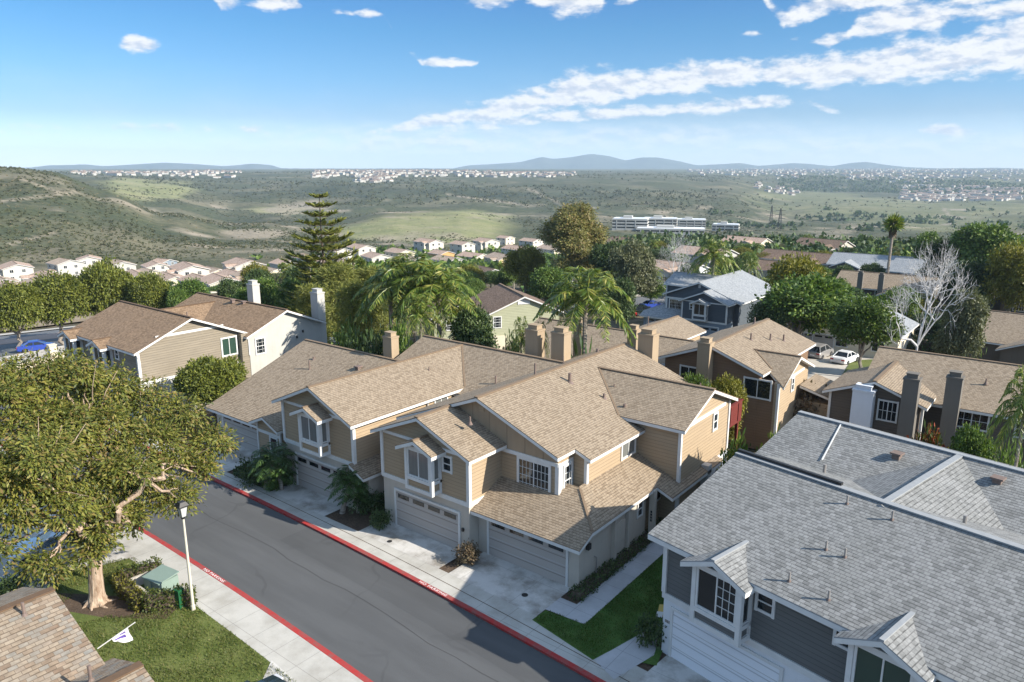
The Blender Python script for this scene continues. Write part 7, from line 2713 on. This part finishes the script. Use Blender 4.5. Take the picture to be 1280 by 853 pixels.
def wall(label, pts, h, t, m, pil=0):
    o = thing('wall', label, 'wall', pts[0])
    P0 = Vector(pts[0])
    b = MB()
    for A, B in zip(pts, pts[1:]):
        A, B = Vector(A) - P0, Vector(B) - P0
        b.bar(A + Vector((0, 0, h / 2 - .3)), B + Vector((0, 0, h / 2 - .3)), t, h + .6)
    b.build('masonry', m, o)
    c = MB()
    for A, B in zip(pts, pts[1:]):
        A, B = Vector(A) - P0, Vector(B) - P0
        c.bar(A + Vector((0, 0, h + .04)), B + Vector((0, 0, h + .04)), t + .12, .09)
    c.build('coping', m, o)
    if pil:
        for A, B in zip(pts, pts[1:]):
            A, B = Vector(A) - P0, Vector(B) - P0
            n = max(1, int((B - A).length / pil))
            for i in range(n + 1):
                q = A + (B - A) * (i / n)
                d = MB()
                d.box(q.x - .28, q.x + .28, q.y - .28, q.y + .28, q.z - .4, q.z + h + .25)
                d.build('pier', m, o)


wall('cream garden wall beside the street near the slate blue house', [tuple(gp(x, y)) for x, y in ((748, 377), (800, 366), (842, 358))], 2.2, .25, STU_CREAM, 6)
wall('low cream wall in front of the road at the left', [tuple(gp(x, y)) for x, y in ((-30, 480), (20, 470), (92, 452))], 1.2, .25, STU_CREAM)
picket_fence('red-brown board fence below the red deck', [(-13.6, 42.6, 0), (-10.2, 43.6, 0), (-8.6, 45.6, 0)], 1.8, .15, 2.2, WOOD_BR, solid=True)
picket_fence('red-brown board fence behind the long sloping roof', [(-52, 45.5, 0), (-45, 45.5, 0), (-40.6, 45.2, 0)], 1.8, .15, 2.2, WOOD_BR, solid=True)
sheet('patio', [(-15.7, 46.6), (-9.5, 46.4), (-9.3, 50.3), (-15.7, 50.4)], CONC_F, .12)

# blue shade sail over the garden behind the long roof
c = [at_z(404, 421, 2.6), at_z(420, 437, 2.4), at_z(464, 433, 2.2), at_z(432, 424, 2.7)]
b = MB()
cc = sum((Vector(p) for p in c), Vector()) / 4
b.ext([Vector(p) - cc for p in c], (0, 0, -.03))
o = thing('shade_sail', 'pale blue shade sail behind the long sloping roof', 'shade sail', cc)
b.build('sail_cloth', SAIL, o)
for p in c:
    q = MB()
    v = Vector(p) - cc
    q.tube([(v.x, v.y, -cc.z), (v.x, v.y, v.z + .1)], [.05, .05], 6)
    q.build('pole', TRIMG, o)

# drain in the driveway, and the small board on the lawn
d = at_z(656, 744, .12)
b = MB()
b.tube([(0, 0, 0), (0, 0, .012)], [.16, .16], 16)
tag(b.build('drain_cover', METAL_DK, None, (float(d[0]), float(d[1]), .121)), 'small round black drain cover in the second driveway of the centre house', 'drain cover')
d = at_z(163 * .203 / .203, 0, .12) if False else at_z(487, 677, .12)
b = MB()
b.tube([(0, 0, 0), (0, 0, .012)], [.14, .14], 16)
tag(b.build('drain_cover', METAL_DK, None, (float(d[0]), float(d[1]), .121)), 'small black drain cover beside the clipped bush at the first garage', 'drain cover')
d = at_z(832, 770, .12)
o = thing('lawn_board', 'small tilted yellow and white board on the lawn beside the grey house', 'board', (float(d[0]) - .05, float(d[1]), .12), R(20))
b = MB()
b.ext([(-.32, -.25, .05), (.3, -.2, .1), (.34, .3, .42), (-.28, .25, .36)], (0, .01, -.03))
b.build('yellow_panel', m_plain('yellow board', (.55, .40, .12), .7, .15, 4), o)
b = MB()
b.ext([(-.36, -.29, .03), (-.08, -.27, .06), (-.06, -.05, .2), (-.34, -.06, .18)], (0, .01, -.02))
b.ext([(.12, .1, .36), (.4, .14, .38), (.38, .36, .52), (.1, .32, .5)], (0, .01, -.02))
b.build('white_panel', TRIM, o)


# ------------------------------------------------------------------ white lettering on the red kerbs
def kerb_text(txt, x0, yf, size, z):
    cu = bpy.data.curves.new('kerb_lettering', 'FONT')
    cu.body = txt
    cu.size = size
    cu.extrude = .002
    cu.space_character = 1.15
    t = bpy.data.objects.new('kerb_lettering', cu)
    COL.objects.link(t)
    dg = bpy.context.evaluated_depsgraph_get()
    me = bpy.data.meshes.new_from_object(t.evaluated_get(dg))
    bpy.data.objects.remove(t)
    me.materials.clear()
    me.materials.append(WHITEP)
    o = bpy.data.objects.new('kerb_lettering', me)
    COL.objects.link(o)
    y = yf(x0)
    o.location = (x0, y + .05, z)
    o.rotation_euler = (0, 0, math.atan2(yf(x0 + 1) - y, 1))
    o.scale = (1.25, 1, 1)
    tag(o, kind='structure')


pk = at_z(252, 715, .12)
kerb_text('NO PARKING', float(pk[0]) - .2, lambda x: kerb_l(x) - KW, .23, .119)
pk = at_z(522, 728, .12)
kerb_text('NO PARKING', float(pk[0]), kerb_r, .23, .119)


# ------------------------------------------------------------------ grass blades on the near lawns
def blades(name, polys, n, h, mat, label):
    rng = np.random.default_rng(8)
    out = []
    for poly, z in polys:
        poly = np.array(poly)
        lo_, hi_ = poly.min(0), poly.max(0)
        P = rng.uniform(lo_, hi_, (n * 2, 2))
        ins = np.zeros(len(P), bool)
        j = len(poly) - 1
        for i in range(len(poly)):
            xi, yi, xj, yj = *poly[i], *poly[j]
            c = ((yi > P[:, 1]) != (yj > P[:, 1])) & (P[:, 0] < (xj - xi) * (P[:, 1] - yi) / (yj - yi + 1e-12) + xi)
            ins ^= c
            j = i
        P = P[ins][:n]
        dens = np.clip(.75 + fbm(P[:, 0] * 1.3, P[:, 1] * 1.3, 3, 6) * 1.2, .2, 1)
        P = P[dens > rng.uniform(0, 1, len(P))]
        for (bx, by, br) in ((-34.4, 12.1, 1.5), (-33.2, 13.2, 1.2), (-33.1, 14.5, 1.6)):
            P = P[(P[:, 0] - bx) ** 2 + (P[:, 1] - by) ** 2 > br ** 2]
        C = np.concatenate([P, np.full((len(P), 1), z)], 1)
        A = rng.normal(size=C.shape) * .45 + np.array([0, 0, 1])
        s = rng.uniform(.6, 1.4, len(C)) * h
        out.append(leaf_quads(C, A, rng.normal(size=C.shape), s, s * .22))
    tag(quads_obj(name, np.concatenate(out), mat), label, 'grass', None, 'stuff')


blades('grass', [([(-37.2, 15.2), (-20.0, 14.5), (-20.0, 13.0), (-24.5, 9.0), (-31.0, 6.5), (-40.3, 10.3)], .105)], 60000, .10, L_GRASS, 'short grass on the left verge')
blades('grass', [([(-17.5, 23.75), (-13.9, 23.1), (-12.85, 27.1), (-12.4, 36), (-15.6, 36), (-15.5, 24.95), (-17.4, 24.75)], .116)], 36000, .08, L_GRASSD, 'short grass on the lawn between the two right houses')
for o in COL.objects:
    if '_px' in o:
        del o['_px']
